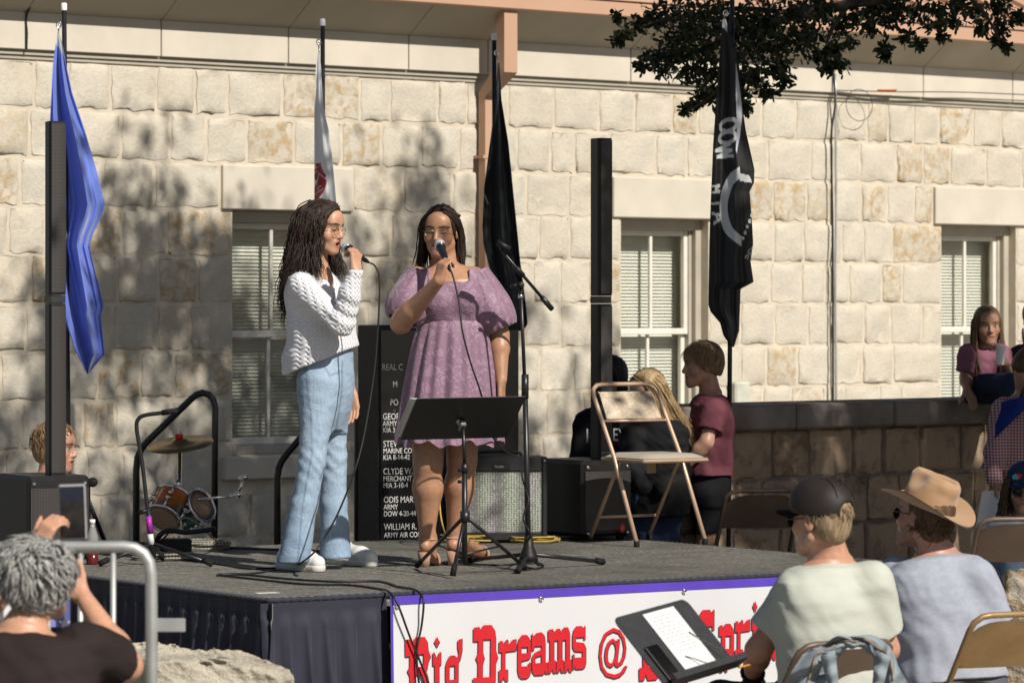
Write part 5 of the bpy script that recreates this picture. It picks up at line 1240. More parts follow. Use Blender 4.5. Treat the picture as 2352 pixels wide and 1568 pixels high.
# jeans
B = Vol(.0055)
B.loft(q1(752, 905), (0, 0, 1), fw, [(-.16, .065, .10, -.012, 0), (-.08, .098, .135, -.012, 0), (0, .116, .150, -.012, 0), (.06, .118, .150, -.01, 0), (.12, .112, .142, -.004, 0), (.20, .105, .135, 0, 0)], 0, n=2.2)
for hp, kn, an, hm in ((hipR, knR, anR, q1(674, 1290, -.12)), (hipL, knL, anL, q1(771, 1284, .10))):
    B.cap(hp, kn, .080, .060, .05); mm = kn.lerp(an, .5); B.cap(kn, mm, .060, .059, .02); B.cap(mm, hm, .059, .072, .02)
B.cut(q1(720, 1286), (.02, 0, -1), .003)
B.disp(wr(30, .0016, (.9, .2, .7), 5)); B.disp(wr(85, .0007, (.5, -.2, 1), 8))
for kn, am in ((knR, .007), (knL, .007)):
    B.disp(lambda X, Y, Z, kn=kn, am=am: am*.38*np.sin((Z*1.0+X*.75)*100+2.5*np.sin(Y*30+X*22))*np.exp(-((X-kn.x)**2+(Y-kn.y)**2)/.10**2-((Z-kn.z)/.10)**2))
V, Q = B.mesh()
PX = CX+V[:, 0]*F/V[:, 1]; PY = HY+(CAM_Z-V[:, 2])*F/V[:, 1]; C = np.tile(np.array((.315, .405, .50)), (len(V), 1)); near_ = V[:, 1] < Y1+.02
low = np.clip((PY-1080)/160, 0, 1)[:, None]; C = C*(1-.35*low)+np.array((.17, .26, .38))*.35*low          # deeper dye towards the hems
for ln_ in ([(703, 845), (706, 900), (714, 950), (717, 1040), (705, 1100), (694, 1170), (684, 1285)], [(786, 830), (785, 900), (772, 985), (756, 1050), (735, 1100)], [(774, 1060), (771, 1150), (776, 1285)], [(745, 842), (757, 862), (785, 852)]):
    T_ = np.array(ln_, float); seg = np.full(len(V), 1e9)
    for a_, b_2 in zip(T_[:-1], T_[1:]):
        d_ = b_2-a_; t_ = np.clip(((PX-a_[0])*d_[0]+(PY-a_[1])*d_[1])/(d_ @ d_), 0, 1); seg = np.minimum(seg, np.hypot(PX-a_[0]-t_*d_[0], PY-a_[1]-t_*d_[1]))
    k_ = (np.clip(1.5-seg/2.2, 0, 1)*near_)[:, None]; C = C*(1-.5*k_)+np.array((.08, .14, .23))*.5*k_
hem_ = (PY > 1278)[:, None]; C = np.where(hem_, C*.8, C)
def denim_vc():
    m, t, b = newmat('dyed_denim'); oc = coords(t); a = N(t, 'ShaderNodeAttribute', attribute_name='Col')
    mp = N(t, 'ShaderNodeMapping'); mp.inputs['Scale'].default_value = (260, 260, 22); L(t, oc, mp.inputs[0]); f1 = ramp(t, noise(t, mp.outputs[0], 1, 3), .3, .7, (.78, .80, .84, 1), (1.08, 1.08, 1.06, 1))
    mp2 = N(t, 'ShaderNodeMapping'); mp2.inputs['Scale'].default_value = (10, 10, 13); mp2.inputs['Rotation'].default_value = (.3, .5, 0); L(t, oc, mp2.inputs[0]); cr = noise(t, mp2.outputs[0], 1.6, 5, .6, .8)
    f2 = ramp(t, cr, .34, .62, (.80, .82, .86, 1), (1.06, 1.05, 1.03, 1)); c = mixc(t, 1.0, a.outputs[0], f1, 'MULTIPLY'); c = mixc(t, .8, c, f2, 'MULTIPLY'); L(t, c, b.inputs['Base Color']); b.inputs['Roughness'].default_value = .85; b.inputs['Specular IOR Level'].default_value = .2
    bump(t, b, cr, .5, .012); return m
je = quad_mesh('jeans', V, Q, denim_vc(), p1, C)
# sneakers
MAT['sneaker'] = M('white_leather', (.66, .65, .62), .5, .06, 10, .1, 60); MAT['sole'] = M('white_rubber_sole', (.60, .58, .54), .6, .1, 12, .1, 60)
def sneaker(toe, heel, parent, h=.1, w_=.043):
    toe, heel = Vector(toe), Vector(heel); d = (toe-heel); ln = d.length; d.normalize(); lat = Vector((d.y, -d.x, 0)); z0 = STAGE_Z
    B = Vol(.0045); P = lambda t, z, o=0: Vector((heel.x, heel.y, z0))+d*(t*ln)+lat*o+Vector((0, 0, z))
    B.cap(P(.12, .055), P(.35, .075), .036, .042, .0); B.cap(P(.35, .06), P(.70, .048), .044, .040, .03); B.cap(P(.7, .045), P(.88, .040), .042, .034, .02); B.cap(P(.2, .09), P(.28, .105), .034, .036, .02)
    B.cut(P(0, .022), (0, 0, -1), .003); V, Q = B.mesh(); s_ = quad_mesh('sneaker', V, Q, MAT['sneaker'], parent)
    B = Vol(.0045); B.cap(P(.12, .018), P(.6, .018), .040, .047, 0); B.cap(P(.6, .018), P(.87, .020), .047, .038, .02)
    B.cut(P(0, .030), (0, 0, 1), .003); B.cut(P(0, .001), (0, 0, -1), .002); V, Q = B.mesh(); quad_mesh('sole', V, Q, MAT['sole'], s_)
    l_ = MB()
    for i in range(4):
        t = .42+.075*i; l_.tube([P(t, .098-.03*i*.5, -.022), P(t+.02, .108-.030*i*.5, 0), P(t, .098-.03*i*.5, .022)], .0035, 5)
    l_.build('laces', MAT['sole'], s_, True)
hx = FL(640, 1306); tx = FL(742, 1314); sneaker(tx, hx, p1)
hx = FL(745, 1292); tx = FL(866, 1302); sneaker(tx, hx, p1)
# hair: skull cap plus wavy locks
cap_hair(H1, 'hair', MAT['hair_dark'], p1, .016, lambda B: B.cut(H1.p(.0, .035, -.02), H1.dirw(0, .9, -.35), .015))
c0 = H1.p(0, 0, 0)
def hl(x, y, z): return H1.p(x, y, z)
near_g = [
 [hl(.004, .070, .108), hl(.055, .045, .075), hl(.080, .040, .01), hl(.078, .035, -.06), hl(.085, .05, -.14), hl(.10, .085, -.20), hl(.105, .11, -.27)],
 [hl(.004, .05, .120), hl(.062, .02, .075), hl(.092, .008, .0), hl(.088, .0, -.07), hl(.10, .005, -.14), hl(.12, .02, -.21), hl(.13, .04, -.27)],
 [hl(.003, .01, .126), hl(.068, -.02, .08), hl(.098, -.035, .0), hl(.10, -.05, -.08), hl(.115, -.06, -.15), hl(.135, -.09, -.25), hl(.13, -.11, -.36)],
 [hl(.0, -.04, .122), hl(.062, -.07, .08), hl(.088, -.085, .0), hl(.095, -.095, -.09), hl(.105, -.10, -.2), hl(.11, -.10, -.34), hl(.10, -.085, -.46)],
 [hl(0, -.07, .11), hl(.03, -.105, .07), hl(.05, -.118, 0), hl(.055, -.115, -.1), hl(.06, -.12, -.22), hl(.06, -.125, -.36), hl(.05, -.11, -.49)],
 [hl(0, -.07, .11), hl(-.02, -.108, .07), hl(-.03, -.12, 0), hl(-.02, -.118, -.1), hl(-.01, -.125, -.22), hl(0, -.13, -.36), hl(0, -.12, -.49)]]
vs, fs = guided_hair(near_g, 1300, 22, (.0026, .0015), .013, .005, .085, 4, .32)
link_mesh('hair_lock', vs, fs, MAT['hair_dark'], p1, True)
far_g = [[hl(-.004, .065, .110), hl(-.058, .045, .07), hl(-.078, .035, .0), hl(-.078, .04, -.08), hl(-.08, .07, -.15), hl(-.075, .11, -.20), hl(-.06, .135, -.245)],
         [hl(-.003, .02, .124), hl(-.07, .0, .07), hl(-.09, -.02, 0), hl(-.09, -.02, -.09), hl(-.10, .0, -.16), hl(-.11, .03, -.22), hl(-.11, .06, -.27)],
         [hl(0, -.05, .12), hl(-.06, -.07, .07), hl(-.08, -.08, 0), hl(-.085, -.09, -.09), hl(-.09, -.12, -.2), hl(-.09, -.15, -.33), hl(-.08, -.16, -.45)]]
vs, fs = guided_hair(far_g, 460, 18, (.0026, .0015), .012, .005, .085, 6, .32); link_mesh('hair_lock', vs, fs, MAT['hair_dark'], p1, True)
glasses(H1, p1, MAT['gold_wire'], MAT['lens'], .0215, .0205, .0013)
def microphone(a, b, label):
    """a: centre of the ball grille, b: tail end"""
    a, b = Vector(a), Vector(b); d = (b-a).normalized(); o = empty('microphone', b, label, 'microphone', None)
    g_ = MB(); g_.lathe([(.004, -.026), (.014, -.0235), (.022, -.015), (.0255, -.004), (.0255, .006), (.0235, .016)], a, d, 20); g_.build('grille', M('mic_grille', (.50, .51, .52), .5, .3, 320, .5, 420, metal=.35), o, True)
    r_ = MB(); r_.lathe([(.0255, .0165), (.0262, .018), (.0262, .023), (.0245, .025)], a, d, 20); r_.build('ring', MAT['chrome'], o, True)
    h_ = MB(); L_ = (b-a).length; h_.lathe([(.0235, .025), (.0185, .05), (.0135, L_-.02), (.0125, L_)], a, d, 18); h_.build('handle', MAT['black_metal'], o, True)
    p_ = MB(); p_.lathe([(.0105, L_), (.0105, L_+.035), (.0085, L_+.045), (.005, L_+.07)], a, d, 12); p_.build('plug', MAT['rubber'], o, True); return o
microphone(mic1a, mic1a+md*.165, 'handheld microphone raised by the singer in the sweater')
# ------------------------------------------------------------------ the singer in the mauve dress
SKIN2 = (.39, .205, .12)
Y2 = 17.62
def q2(x, y, dy=0): return W(x, y, Y2+dy)
H2 = Head(q2(1012, 531), (-.20, -.97, -.10), (.03, 0, 1), .975)
F2 = Vector((-.10, -1, 0)).normalized()
B = Vol(.0042)
add_head(B, H2, mouth=.3, jaw=1.0)
neck = q2(1022, 612, .02)
B.cap(H2.p(0, -.022, -.05), neck, .055, .062, .02)
B.loft(q2(1030, 735), (0, 0, 1), (1, 0, 0), [(-.03, .135, .11, 0, 0), (.06, .145, .118, 0, 0), (.13, .15, .115, 0, 0), (.185, .158, .095, 0, 0), (.215, .15, .075, 0, .005), (.24, .10, .062, 0, .01), (.255, .07, .055, -.005, .01)], .03, n=2.1)
shR, elR, wrR = q2(958, 640, .0), q2(921, 742, -.13), q2(1008, 645, -.36)
shL, elL, wrL = q2(1088, 640, .02), q2(1146, 768, .02), q2(1151, 872, -.05)
arm(B, shR, elR, wrR, (.056, .047, .027)); arm(B, shL, elL, wrL, (.056, .045, .027))
mic2a, mic2b = q2(1010, 562, -.17), q2(1036, 628, -.38)
hand(B, wrR, (.22, -.02, 1), (.72, .6, .1), .90, 1, (50, 60, 42), .0, (.5, .35, .75), 12)
hand(B, wrL, (.02, -.05, -1), (-.85, .3, 0), .92, 1, (28, 40, 30), .0)
hipR, knR, anR = q2(985, 905, .0), q2(983, 1065, -.03), q2(981, 1225, .02)
hipL, knL, anL = q2(1062, 905, .0), q2(1061, 1060, .05), q2(1045, 1220, .10)
leg(B, hipR, knR, anR, (.098, .068, .036), .02, .98); leg(B, hipL, knL, anL, (.098, .068, .036), .02, .98)
for kn, an in ((knR, anR), (knL, anL)): B.ell(kn.lerp(an, .36)+Vector((0, .018, 0)), (.058, .058, .10), None, .03); B.ell(kn+Vector((0, -.03, .01)), (.045, .035, .05), None, .02)
def bare_foot(an, toe, heelz=.075):
    an, toe = Vector(an), Vector(toe); d = Vector((toe.x-an.x, toe.y-an.y, 0)).normalized(); lat = Vector((d.y, -d.x, 0)); z0 = STAGE_Z
    heel = Vector((an.x, an.y, z0+heelz+.02))-d*.03
    B.cap(an, Vector((an.x, an.y, z0+heelz+.035))+d*.0, .036, .034, .015); B.cap(heel, heel+d*.02, .028, .03, .02)
    ball = Vector((toe.x, toe.y, z0+.036))-d*.05
    B.cap(Vector((an.x, an.y, z0+heelz+.045))+d*.02, ball, .033, .026, .025, sq=(lat, 1.25))
    for i, o in enumerate((-.026, -.012, .0, .012, .024)):
        B.cap(ball+lat*o*.9, ball+lat*o+d*(.052-.006*abs(i-1))+Vector((0, 0, -.012)), .0105 if i else .012, .009, .006)
    return d, lat
toeR, toeL = FL(995, 1297), FL(1108, 1283)
dR, latR = bare_foot(anR, toeR); dL, latL = bare_foot(anL, toeL)
p2 = skin_person('person', 'singer in mauve puff-sleeved dress holding a microphone to her mouth', Vector((q2(1020, 1290).x, Y2, STAGE_Z)), B, H2, SKIN2, mouth=.3, lid=1, lip=(.27, .075, .06))
MAT['sandal'] = M('nude_suede', (.36, .22, .15), .8, .1, 20, .1, 80)
for an, toe, d, lat in ((anR, toeR, dR, latR), (anL, toeL, dL, latL)):
    s_ = MB(); an, toe = Vector(an), Vector(toe); z0 = STAGE_Z; base_ = Vector((an.x, an.y, 0)); 
    def sole(u, v, k): 
        t = v; c = Vector((an.x, an.y, 0)).lerp(Vector((toe.x, toe.y, 0)), t*1.06)-d*.05*(1-t); wd = .030+.014*math.sin(min(1, t*1.1)*2.4)
        zz = .060*(1-min(1, t*1.45))**1.3+.012
        return c+lat*((u-.5)*2*wd*(1-.5*max(0, (t-.85)/.15)**2))+Vector((0, 0, z0+zz+.004-k))
    s_.grid(lambda u, v: sole(u, v, 0), 5, 12); s_.grid(lambda u, v: sole(1-u, v, .012), 5, 12)
    so_ = s_.build('sandal', MAT['sandal'], p2, True)
    hl_ = MB(); hl_.lathe([(.022, 0), (.024, .03), (.032, .068)], Vector((an.x, an.y, z0))-d*.035, n=14); hl_.build('heel', MAT['sandal'], so_, True)
    st_ = MB(); zc = z0+.125
    ring = [Vector((an.x, an.y, zc))+d*(.041*math.cos(a)-.0)+lat*(.039*math.sin(a)) for a in np.linspace(0, 6.283, 17)[:-1]]; st_.tube(ring, .006, 6, closed=True)
    st_.build('strap', MAT['sandal'], so_, True); st_ = MB()
    ball = Vector((toe.x, toe.y, z0))-d*.045
    st_.grid(lambda u, v: ball+d*(.03*(v-.5))+lat*(.047*math.cos(math.pi*u))+Vector((0, 0, .012+.056*math.sin(math.pi*u)**.7)), 12, 4); st_.build('strap', MAT['sandal'], so_, True)
def lace():
    m, t, b = newmat('mauve_jacquard'); oc = coords(t)
    v = N(t, 'ShaderNodeTexVoronoi'); v.feature = 'DISTANCE_TO_EDGE'; v.inputs['Scale'].default_value = 17; dn = N(t, 'ShaderNodeVectorMath', operation='MULTIPLY_ADD')
    nz = N(t, 'ShaderNodeTexNoise'); nz.inputs['Scale'].default_value = 22; L(t, oc, nz.inputs['Vector']); L(t, nz.outputs[1], dn.inputs[0]); dn.inputs[1].default_value = (.05, .05, .05); L(t, oc, dn.inputs[2]); L(t, dn.outputs[0], v.inputs['Vector'])
    f1 = ramp(t, v.outputs['Distance'], .03, .11); f2 = ramp(t, noise(t, oc, 26, 3, .5, 1.5), .47, .54)
    mx = N(t, 'ShaderNodeMath', operation='MULTIPLY'); L(t, f1, mx.inputs[0]); L(t, f2, mx.inputs[1])
    base = mixc(t, mx.outputs[0], (.195, .107, .158), (.262, .155, .218)); L(t, base, b.inputs['Base Color']); b.inputs['Roughness'].default_value = .62; b.inputs['Sheen Weight'].default_value = .3
    bump(t, b, mx.outputs[0], .35, .004); return m
MAT['mauve'] = lace()
# bodice
B = Vol(.0055)
B.loft(q2(1038, 735), (0, 0, 1), (1, 0, 0), [(-.01, .138, .115, 0, 0), (.0, .150, .124, 0, 0), (.06, .162, .132, 0, 0), (.12, .164, .132, 0, 0), (.165, .160, .112, 0, 0), (.20, .165, .09, 0, 0), (.235, .15, .08, 0, 0)], 0, n=2.1)
for sx_ in (-1, 1): B.ell(q2(1038+36*sx_, 690, -.10), (.062, .05, .058), None, .05)
B.box(q2(1032, 612, -.16), (.088, .16, .068), None, .015, .006, 's'); B.box(q2(1030, 600, .16), (.08, .2, .03), None, .01, .006, 's')
B.disp(wr(75, .0016, (1, .2, .5), 4))
V, Q = B.mesh(); quad_mesh('bodice', V, Q, MAT['mauve'], p2)
wbm = MB(); cW = q2(1040, 735)
wbm.grid(lambda u, v: cW+Vector((.147*math.cos(u*6.283), .124*math.sin(u*6.283), -.012+.03*v)), 40, 3, closed_u=True); wbm.build('waistband', MAT['mauve'], p2, True)
# gathered skirt
top = q2(1040, 735); bot = q2(1033, 1017); rg = random.Random(8); ph = [rg.uniform(0, 6.28) for _ in range(8)]
def skirt2(u, v):
    a = u*6.283; c = top.lerp(bot, v); vv = min(1, v*6)**.6
    rx = .146+(.245-.146)*(v**.62); ry = .122+(.20-.122)*(v**.62)
    fold = math.sin(a*17+ph[0]+.9*math.sin(a*3+ph[1])+.5*v)+.55*math.sin(a*9+ph[2]+.8*v)
    if v > .25: fold = fold*(1-.25*(v-.25))+.5*math.sin(a*7+ph[3])*(v-.25)*1.5
    k = 1+fold*(.034*min(1, .3+v*4)+.018*v)
    return c+Vector((rx*k*math.cos(a), ry*k*math.sin(a), (-.012*math.sin(a*7+ph[4])-.008*math.sin(a*17))*v))
sm = MB(); sm.grid(skirt2, 220, 34, closed_u=True); sm.build('skirt', MAT['mauve'], p2, True)
# puff sleeves
def sleeve(sh, el, out, hemc, hemr, hemd, parent, seed, bulge):
    """surface of revolution-like sleeve from shoulder ring to hem ring with gathers"""
    rg_ = random.Random(seed); ph_ = [rg_.uniform(0, 6.28) for _ in range(5)]; sh, hemc = Vector(sh), Vector(hemc); d = Vector(hemd).normalized()
    u0 = Vector((0, 1, 0)); u0 = (u0-d*u0.dot(d)).normalized(); v0 = d.cross(u0)
    def fn(u, v):
        a = u*6.283; c = sh.lerp(hemc, v)
        prof = (.068*(1-v)+hemr*v)+bulge*math.sin(math.pi*min(1, v*1.02))**.8*(.35+.65*v)
        g_ = 1+(.045*math.sin(a*13+ph_[0])*(1-v)**2+.05*math.sin(a*15+ph_[1])*max(0, (v-.55)/.45)**1.5+.03*math.sin(a*4+ph_[2]+2*v)*math.sin(math.pi*v))
        p_ = c+(u0*math.cos(a)+v0*math.sin(a))*prof*g_
        p_ += Vector((0, 0, -.035))*math.sin(math.pi*v)**2*(1 if (p_-c).z < 0 else .3)
        return p_
    def fn2(u, v): return fn(u, v) if v <= .93 else hemc+(fn(u, .93)-sh.lerp(hemc, .93))*(1-(v-.93)*3.2)-d*(v-.93)*.05
    m_ = MB(); m_.grid(fn2, 72, 26, closed_u=True); return m_.build('sleeve', MAT['mauve'], parent, True)
sleeve(q2(968, 628, .0), elR, None, q2(925, 737, -.06), .078, (q2(925, 737, -.06)-q2(968, 628, 0)), p2, 1, .052)
sleeve(q2(1088, 628, .01), elL, None, q2(1150, 758, .0), .080, (q2(1150, 758, .0)-q2(1088, 628, .01)), p2, 2, .040)
# hair
cap_hair(H2, 'hair', MAT['hair_dark'], p2, .009, lambda B: B.cut(H2.p(.0, .038, -.0), H2.dirw(0, .95, -.3), .012))
hl = H2.p
g_ = [[hl(.03, .068, .090), hl(.070, .040, .055), hl(.085, .012, 0), hl(.088, .0, -.06), hl(.092, .0, -.12), hl(.098, .01, -.155), hl(.10, .02, -.19)],
      [hl(.02, .03, .115), hl(.075, .0, .06), hl(.094, -.03, 0), hl(.098, -.035, -.06), hl(.10, -.03, -.12), hl(.105, -.03, -.16), hl(.11, -.02, -.20)],
      [hl(0, -.04, .12), hl(.06, -.075, .06), hl(.075, -.09, 0), hl(.08, -.09, -.06), hl(.08, -.085, -.12), hl(.08, -.085, -.16), hl(.08, -.08, -.21)],
      [hl(0, -.06, .11), hl(0, -.105, .06), hl(0, -.115, 0), hl(0, -.11, -.06), hl(0, -.10, -.12), hl(0, -.10, -.16), hl(0, -.10, -.21)],
      [hl(0, -.04, .12), hl(-.06, -.075, .06), hl(-.075, -.09, 0), hl(-.08, -.09, -.06), hl(-.08, -.085, -.12), hl(-.08, -.085, -.16), hl(-.08, -.08, -.21)],
      [hl(-.02, .03, .115), hl(-.075, .0, .06), hl(-.094, -.03, 0), hl(-.098, -.035, -.06), hl(-.098, -.03, -.12), hl(-.10, -.02, -.155), hl(-.10, -.01, -.19)],
      [hl(-.03, .068, .090), hl(-.070, .040, .055), hl(-.086, -.005, 0), hl(-.092, -.015, -.06), hl(-.092, -.01, -.11), hl(-.095, -.0, -.14), hl(-.098, .01, -.17)]]
vs, fs = guided_hair(g_, 950, 14, (.0026, .0015), .008, .0012, .08, 9, .2); link_mesh('hair_lock', vs, fs, MAT['hair_dark'], p2, True)
br = MB()
for k in range(9):
    t = k/8; br.tube([H2.p(-.015-.05*t, .058-.05*t, .112-.035*t), H2.p(-.03-.05*t, .052-.05*t, .114-.035*t), H2.p(-.038-.05*t, .035-.05*t, .108-.035*t)], .0075, 6)
br.build('braid', MAT['hair_dark'], p2, True)
glasses(H2, p2, MAT['gold_wire'], MAT['lens'], .024, .0165, .0012)
md2 = (mic2b-mic2a).normalized(); microphone(mic2a, mic2a+md2*.165, 'handheld microphone raised by the singer in the dress')
# ------------------------------------------------------------------ the other people
def cloth(name, c, var=.12, sc=6, rough=.85, b_=.25, bs=35):
    m, t, b = newmat(name); oc = coords(t); f = ramp(t, noise(t, oc, sc, 5), .35, .68)
    L(t, mixc(t, f, tuple(x*(1-var) for x in c), tuple(min(1, x*(1+var*.6)) for x in c)), b.inputs['Base Color']); b.inputs['Roughness'].default_value = rough; b.inputs['Specular IOR Level'].default_value = .12
    mp = N(t, 'ShaderNodeMapping'); mp.inputs['Scale'].default_value = (7, 7, 12); mp.inputs['Rotation'].default_value = (.4, .6, .2); L(t, oc, mp.inputs[0]); cr = noise(t, mp.outputs[0], 1.5, 4, .55, 1.4)
    fine = noise(t, oc, 300, 2); h = N(t, 'ShaderNodeMath', operation='MULTIPLY_ADD'); L(t, fine, h.inputs[0]); h.inputs[1].default_value = .05; L(t, cr, h.inputs[2])
    bump(t, b, h.outputs[0], .13, .018); return m
def folk(label, H, skin, neck, pelvis, f, arms, legs, top, bottom, sleeve=.6, hem=None, bot_end=None, h=.0062, bulk=1.0, mouth=0, hands=True, stub=None, brow=(.05, .03, .02), lip=(.32, .12, .10), tk=.014, seed=1, loc=None, jaw=1.0, crease=.0032, fem=True, legr=(.075, .05, .034), topname='shirt', botname='trousers', body_h=None, shoulders=.0, lowhem=0.0):
    f = Vector((f[0], f[1], 0)).normalized(); neck, pelvis = Vector(neck), Vector(pelvis); ax = neck-pelvis; hh = ax.length
    B = Vol(body_h or h*.85); add_head(B, H, mouth, fem, jaw=jaw); B.cap(H.p(0, -.022, -.05), neck, .050*H.s, .055*H.s*bulk, .02)
    tab = [(0, .105, .150), (.22, .105, .145), (.5, .108, .155), (.72, .105, .168), (.85, .088, .160), (.94, .068, .115), (1.0, .052, .06)]
    T = lambda e: [(t*hh if t < 1 else hh, (a+e)*bulk, (b+e)*bulk, 0, 0) for t, a, b in tab]
    B.loft(pelvis, ax, f, T(0), .03, n=2.2)
    for (sh, el, wr_, hd, pn, sd_, cu) in arms:
        arm(B, sh, el, wr_, (.042*bulk, .036*bulk, .024), .025)
        if hands: hand(B, wr_, hd, pn, .92*H.s, sd_, cu, .02)
    for (hp, kn, an) in legs: leg(B, hp, kn, an, legr)
    base = loc if loc is not None else Vector((pelvis.x, pelvis.y, 0))
    o = skin_person('person', label, base, B, H, skin, mouth=mouth, stubble=stub, brow=brow, lip=lip)
    B = Vol(h); tt = T(tk); lo = -lowhem; tt = [(lo, tt[0][1]*1.02, tt[0][2]*1.02, 0, 0)]+tt[0 if lo < -1e-6 else 1:]
    tt[-1] = (hh*.975, .062*bulk, .07*bulk, 0, 0)
    for (sh, el, wr_, hd, pn, sd_, cu) in arms:
        sh, el, wr_ = Vector(sh), Vector(el), Vector(wr_)
        if sleeve <= 1:
            e = sh.lerp(el, sleeve); r0 = .050*bulk+tk*.9; B.cap(sh, e+(e-sh).normalized()*.03, r0, r0*.98, .035); B.cut(e, (e-sh), .004) if False else None
            n_ = (e-sh).normalized()
            B._add(lambda X, Y, Z, e=A3(e), n_=A3(n_), r=r0*1.9: np.maximum(-((X-e[0])*n_[0]+(Y-e[1])*n_[1]+(Z-e[2])*n_[2]), np.sqrt((X-e[0])**2+(Y-e[1])**2+(Z-e[2])**2)-r), A3(e)-r0*2, A3(e)+r0*2, .004, 's')
        else:
            B.cap(sh, el, .050*bulk+tk*.8, .044*bulk+tk*.6, .035); B.cap(el, el.lerp(wr_, .97), .044*bulk+tk*.6, .030+tk*.5, .02)
    B.loft(pelvis, ax, f, tt, .03, n=2.2)
    B.ell(neck+Vector((0, 0, .028)), (.060*bulk, .060*bulk, .035), None, .008, 's')
    B.disp(wr(42, crease, (.5, .3, 1), seed)); B.disp(wr(95, crease*.4, (.9, -.3, .6), seed+5))
    V, Q = B.mesh(); quad_mesh(topname, V, Q, top, o)
    if bottom is not None:
        B = Vol(h); B.loft(pelvis-ax.normalized()*.10, ax, f, [(0, .118*bulk, .165*bulk, 0, 0), (.1, .118*bulk, .162*bulk, 0, 0), (.16, .11*bulk, .152*bulk, 0, 0)], 0, n=2.2)
        for (hp, kn, an) in legs:
            hp, kn, an = Vector(hp), Vector(kn), Vector(an); B.cap(hp, kn, .090*bulk, .068, .03)
            if bot_end is None: B.cap(kn, an, .066, .055, .02)
        if bot_end is not None: B.cut(bot_end, (0, 0, -1), .004)
        B.disp(wr(40, .003, (.6, .2, 1), seed+9)); V, Q = B.mesh(); quad_mesh(botname, V, Q, bottom, o)
    return o
MAT['hair_brown'] = hair_mat('brown_hair', (.05, .027, .013), (.11, .065, .032)); MAT['hair_blond'] = hair_mat('dark_blond_hair', (.24, .155, .07), (.46, .33, .175)); MAT['hair_grey'] = hair_mat('grey_hair', (.12, .115, .10), (.40, .40, .38), .5)
MAT['hair_black'] = hair_mat('black_hair', (.008, .006, .005), (.02, .014, .011)); MAT['hair_tan'] = hair_mat('sandy_hair', (.15, .09, .045), (.29, .19, .10))
def tufts(H, mat, parent, n, region, ln=.04, r=(.006, .002), seed=1, droop=.6, jit=.35, lift=.012, flow=(0, .5, -1)):
    """short locks rooted over the skull; region(x,y,z) says where hair grows (skull-local unit direction)"""
    rs = np.random.RandomState(seed); random.seed(seed); vs, fs = [], []; c = 0
    while c < n:
        d = rs.normal(0, 1, 3); d /= np.linalg.norm(d)
        if not region(*d): continue
        root = np.array((d[0]*.076, d[1]*.096-.014, d[2]*.086+.034)); fl_ = np.array(flow)+rs.normal(0, jit, 3); fl_ = fl_-d*(fl_ @ d)*.8; fl_ /= np.linalg.norm(fl_)+1e-6
        L_ = ln*rs.uniform(.6, 1.3); P = [root-d*.004, root+d*lift+fl_*L_*.35, root+d*lift*1.2+fl_*L_*.7+np.array((0, 0, -droop*L_*.15)), root+d*lift*.9+fl_*L_+np.array((0, 0, -droop*L_*.4))]
        C = crv([H.p(*q) for q in P], 8); k = rs.uniform(.7, 1.3)*H.s; lock_mesh(vs, fs, C, r[0]*k, r[1]*k, nrm=H.dirw(*d)); c += 1
    return link_mesh('hair_lock', vs, fs, mat, parent, True)
G = Vector((0, 0, 1)); MAT['hair_light'] = hair_mat('light_brown_hair', (.10, .055, .028), (.20, .125, .07))
# drummer behind the left loudspeaker
Yd = 18.95; qd = lambda x, y, dy=0: W(x, y, Yd+dy)
H = Head(qd(127, 1028), (.97, -.22, -.08), (0, 0, 1), 1.0)
nk = qd(112, 1092, .02); pv = Vector((nk.x-.03, nk.y, .50))
ar = [(qd(108, 1120, -.16), qd(130, 1230, -.2), qd(190, 1250, -.15), (1, 0, -.1), (0, 0, -1), 1, (20, 25, 20)), (qd(115, 1120, .18), qd(140, 1230, .2), qd(195, 1250, .15), (1, 0, -.1), (0, 0, -1), -1, (20, 25, 20))]
lg = [(pv+Vector((.02, -.09, -.02)), pv+Vector((.42, -.14, .0)), Vector((pv.x+.40, pv.y-.14, .08))), (pv+Vector((.02, .09, -.02)), pv+Vector((.42, .14, .0)), Vector((pv.x+.40, pv.y+.14, .08)))]
pd = folk('young drummer in white shirt sitting behind the left loudspeaker', H, (.50, .27, .19), nk, pv, (1, -.1), ar, lg, cloth('white_cotton', (.62, .62, .62)), cloth('dark_cloth', (.03, .03, .035)), .6, brow=(.10, .055, .03), fem=False, h=.008, body_h=.0055)
cap_hair(H, 'hair', MAT['hair_tan'], pd, .012, lambda B: B.cut(H.p(0, .03, -.03), H.dirw(0, .9, -.4), .01), .005)
tufts(H, MAT['hair_tan'], pd, 320, lambda x, y, z: z > -.1+.8*max(0, y) and not (y > .75 and z < .6), .05, (.004, .002), 2, .6, .5, .016, (0, .6, -.5))
st = MB(); st.lathe([(.02, 0), (.02, .36), (.14, .375), (.15, .40), (.13, .42)], (pv.x, pv.y, 0), n=18); tag(st.build('drum_stool', MAT['rubber'], None, True), 'black round stool under the drummer', 'stool')
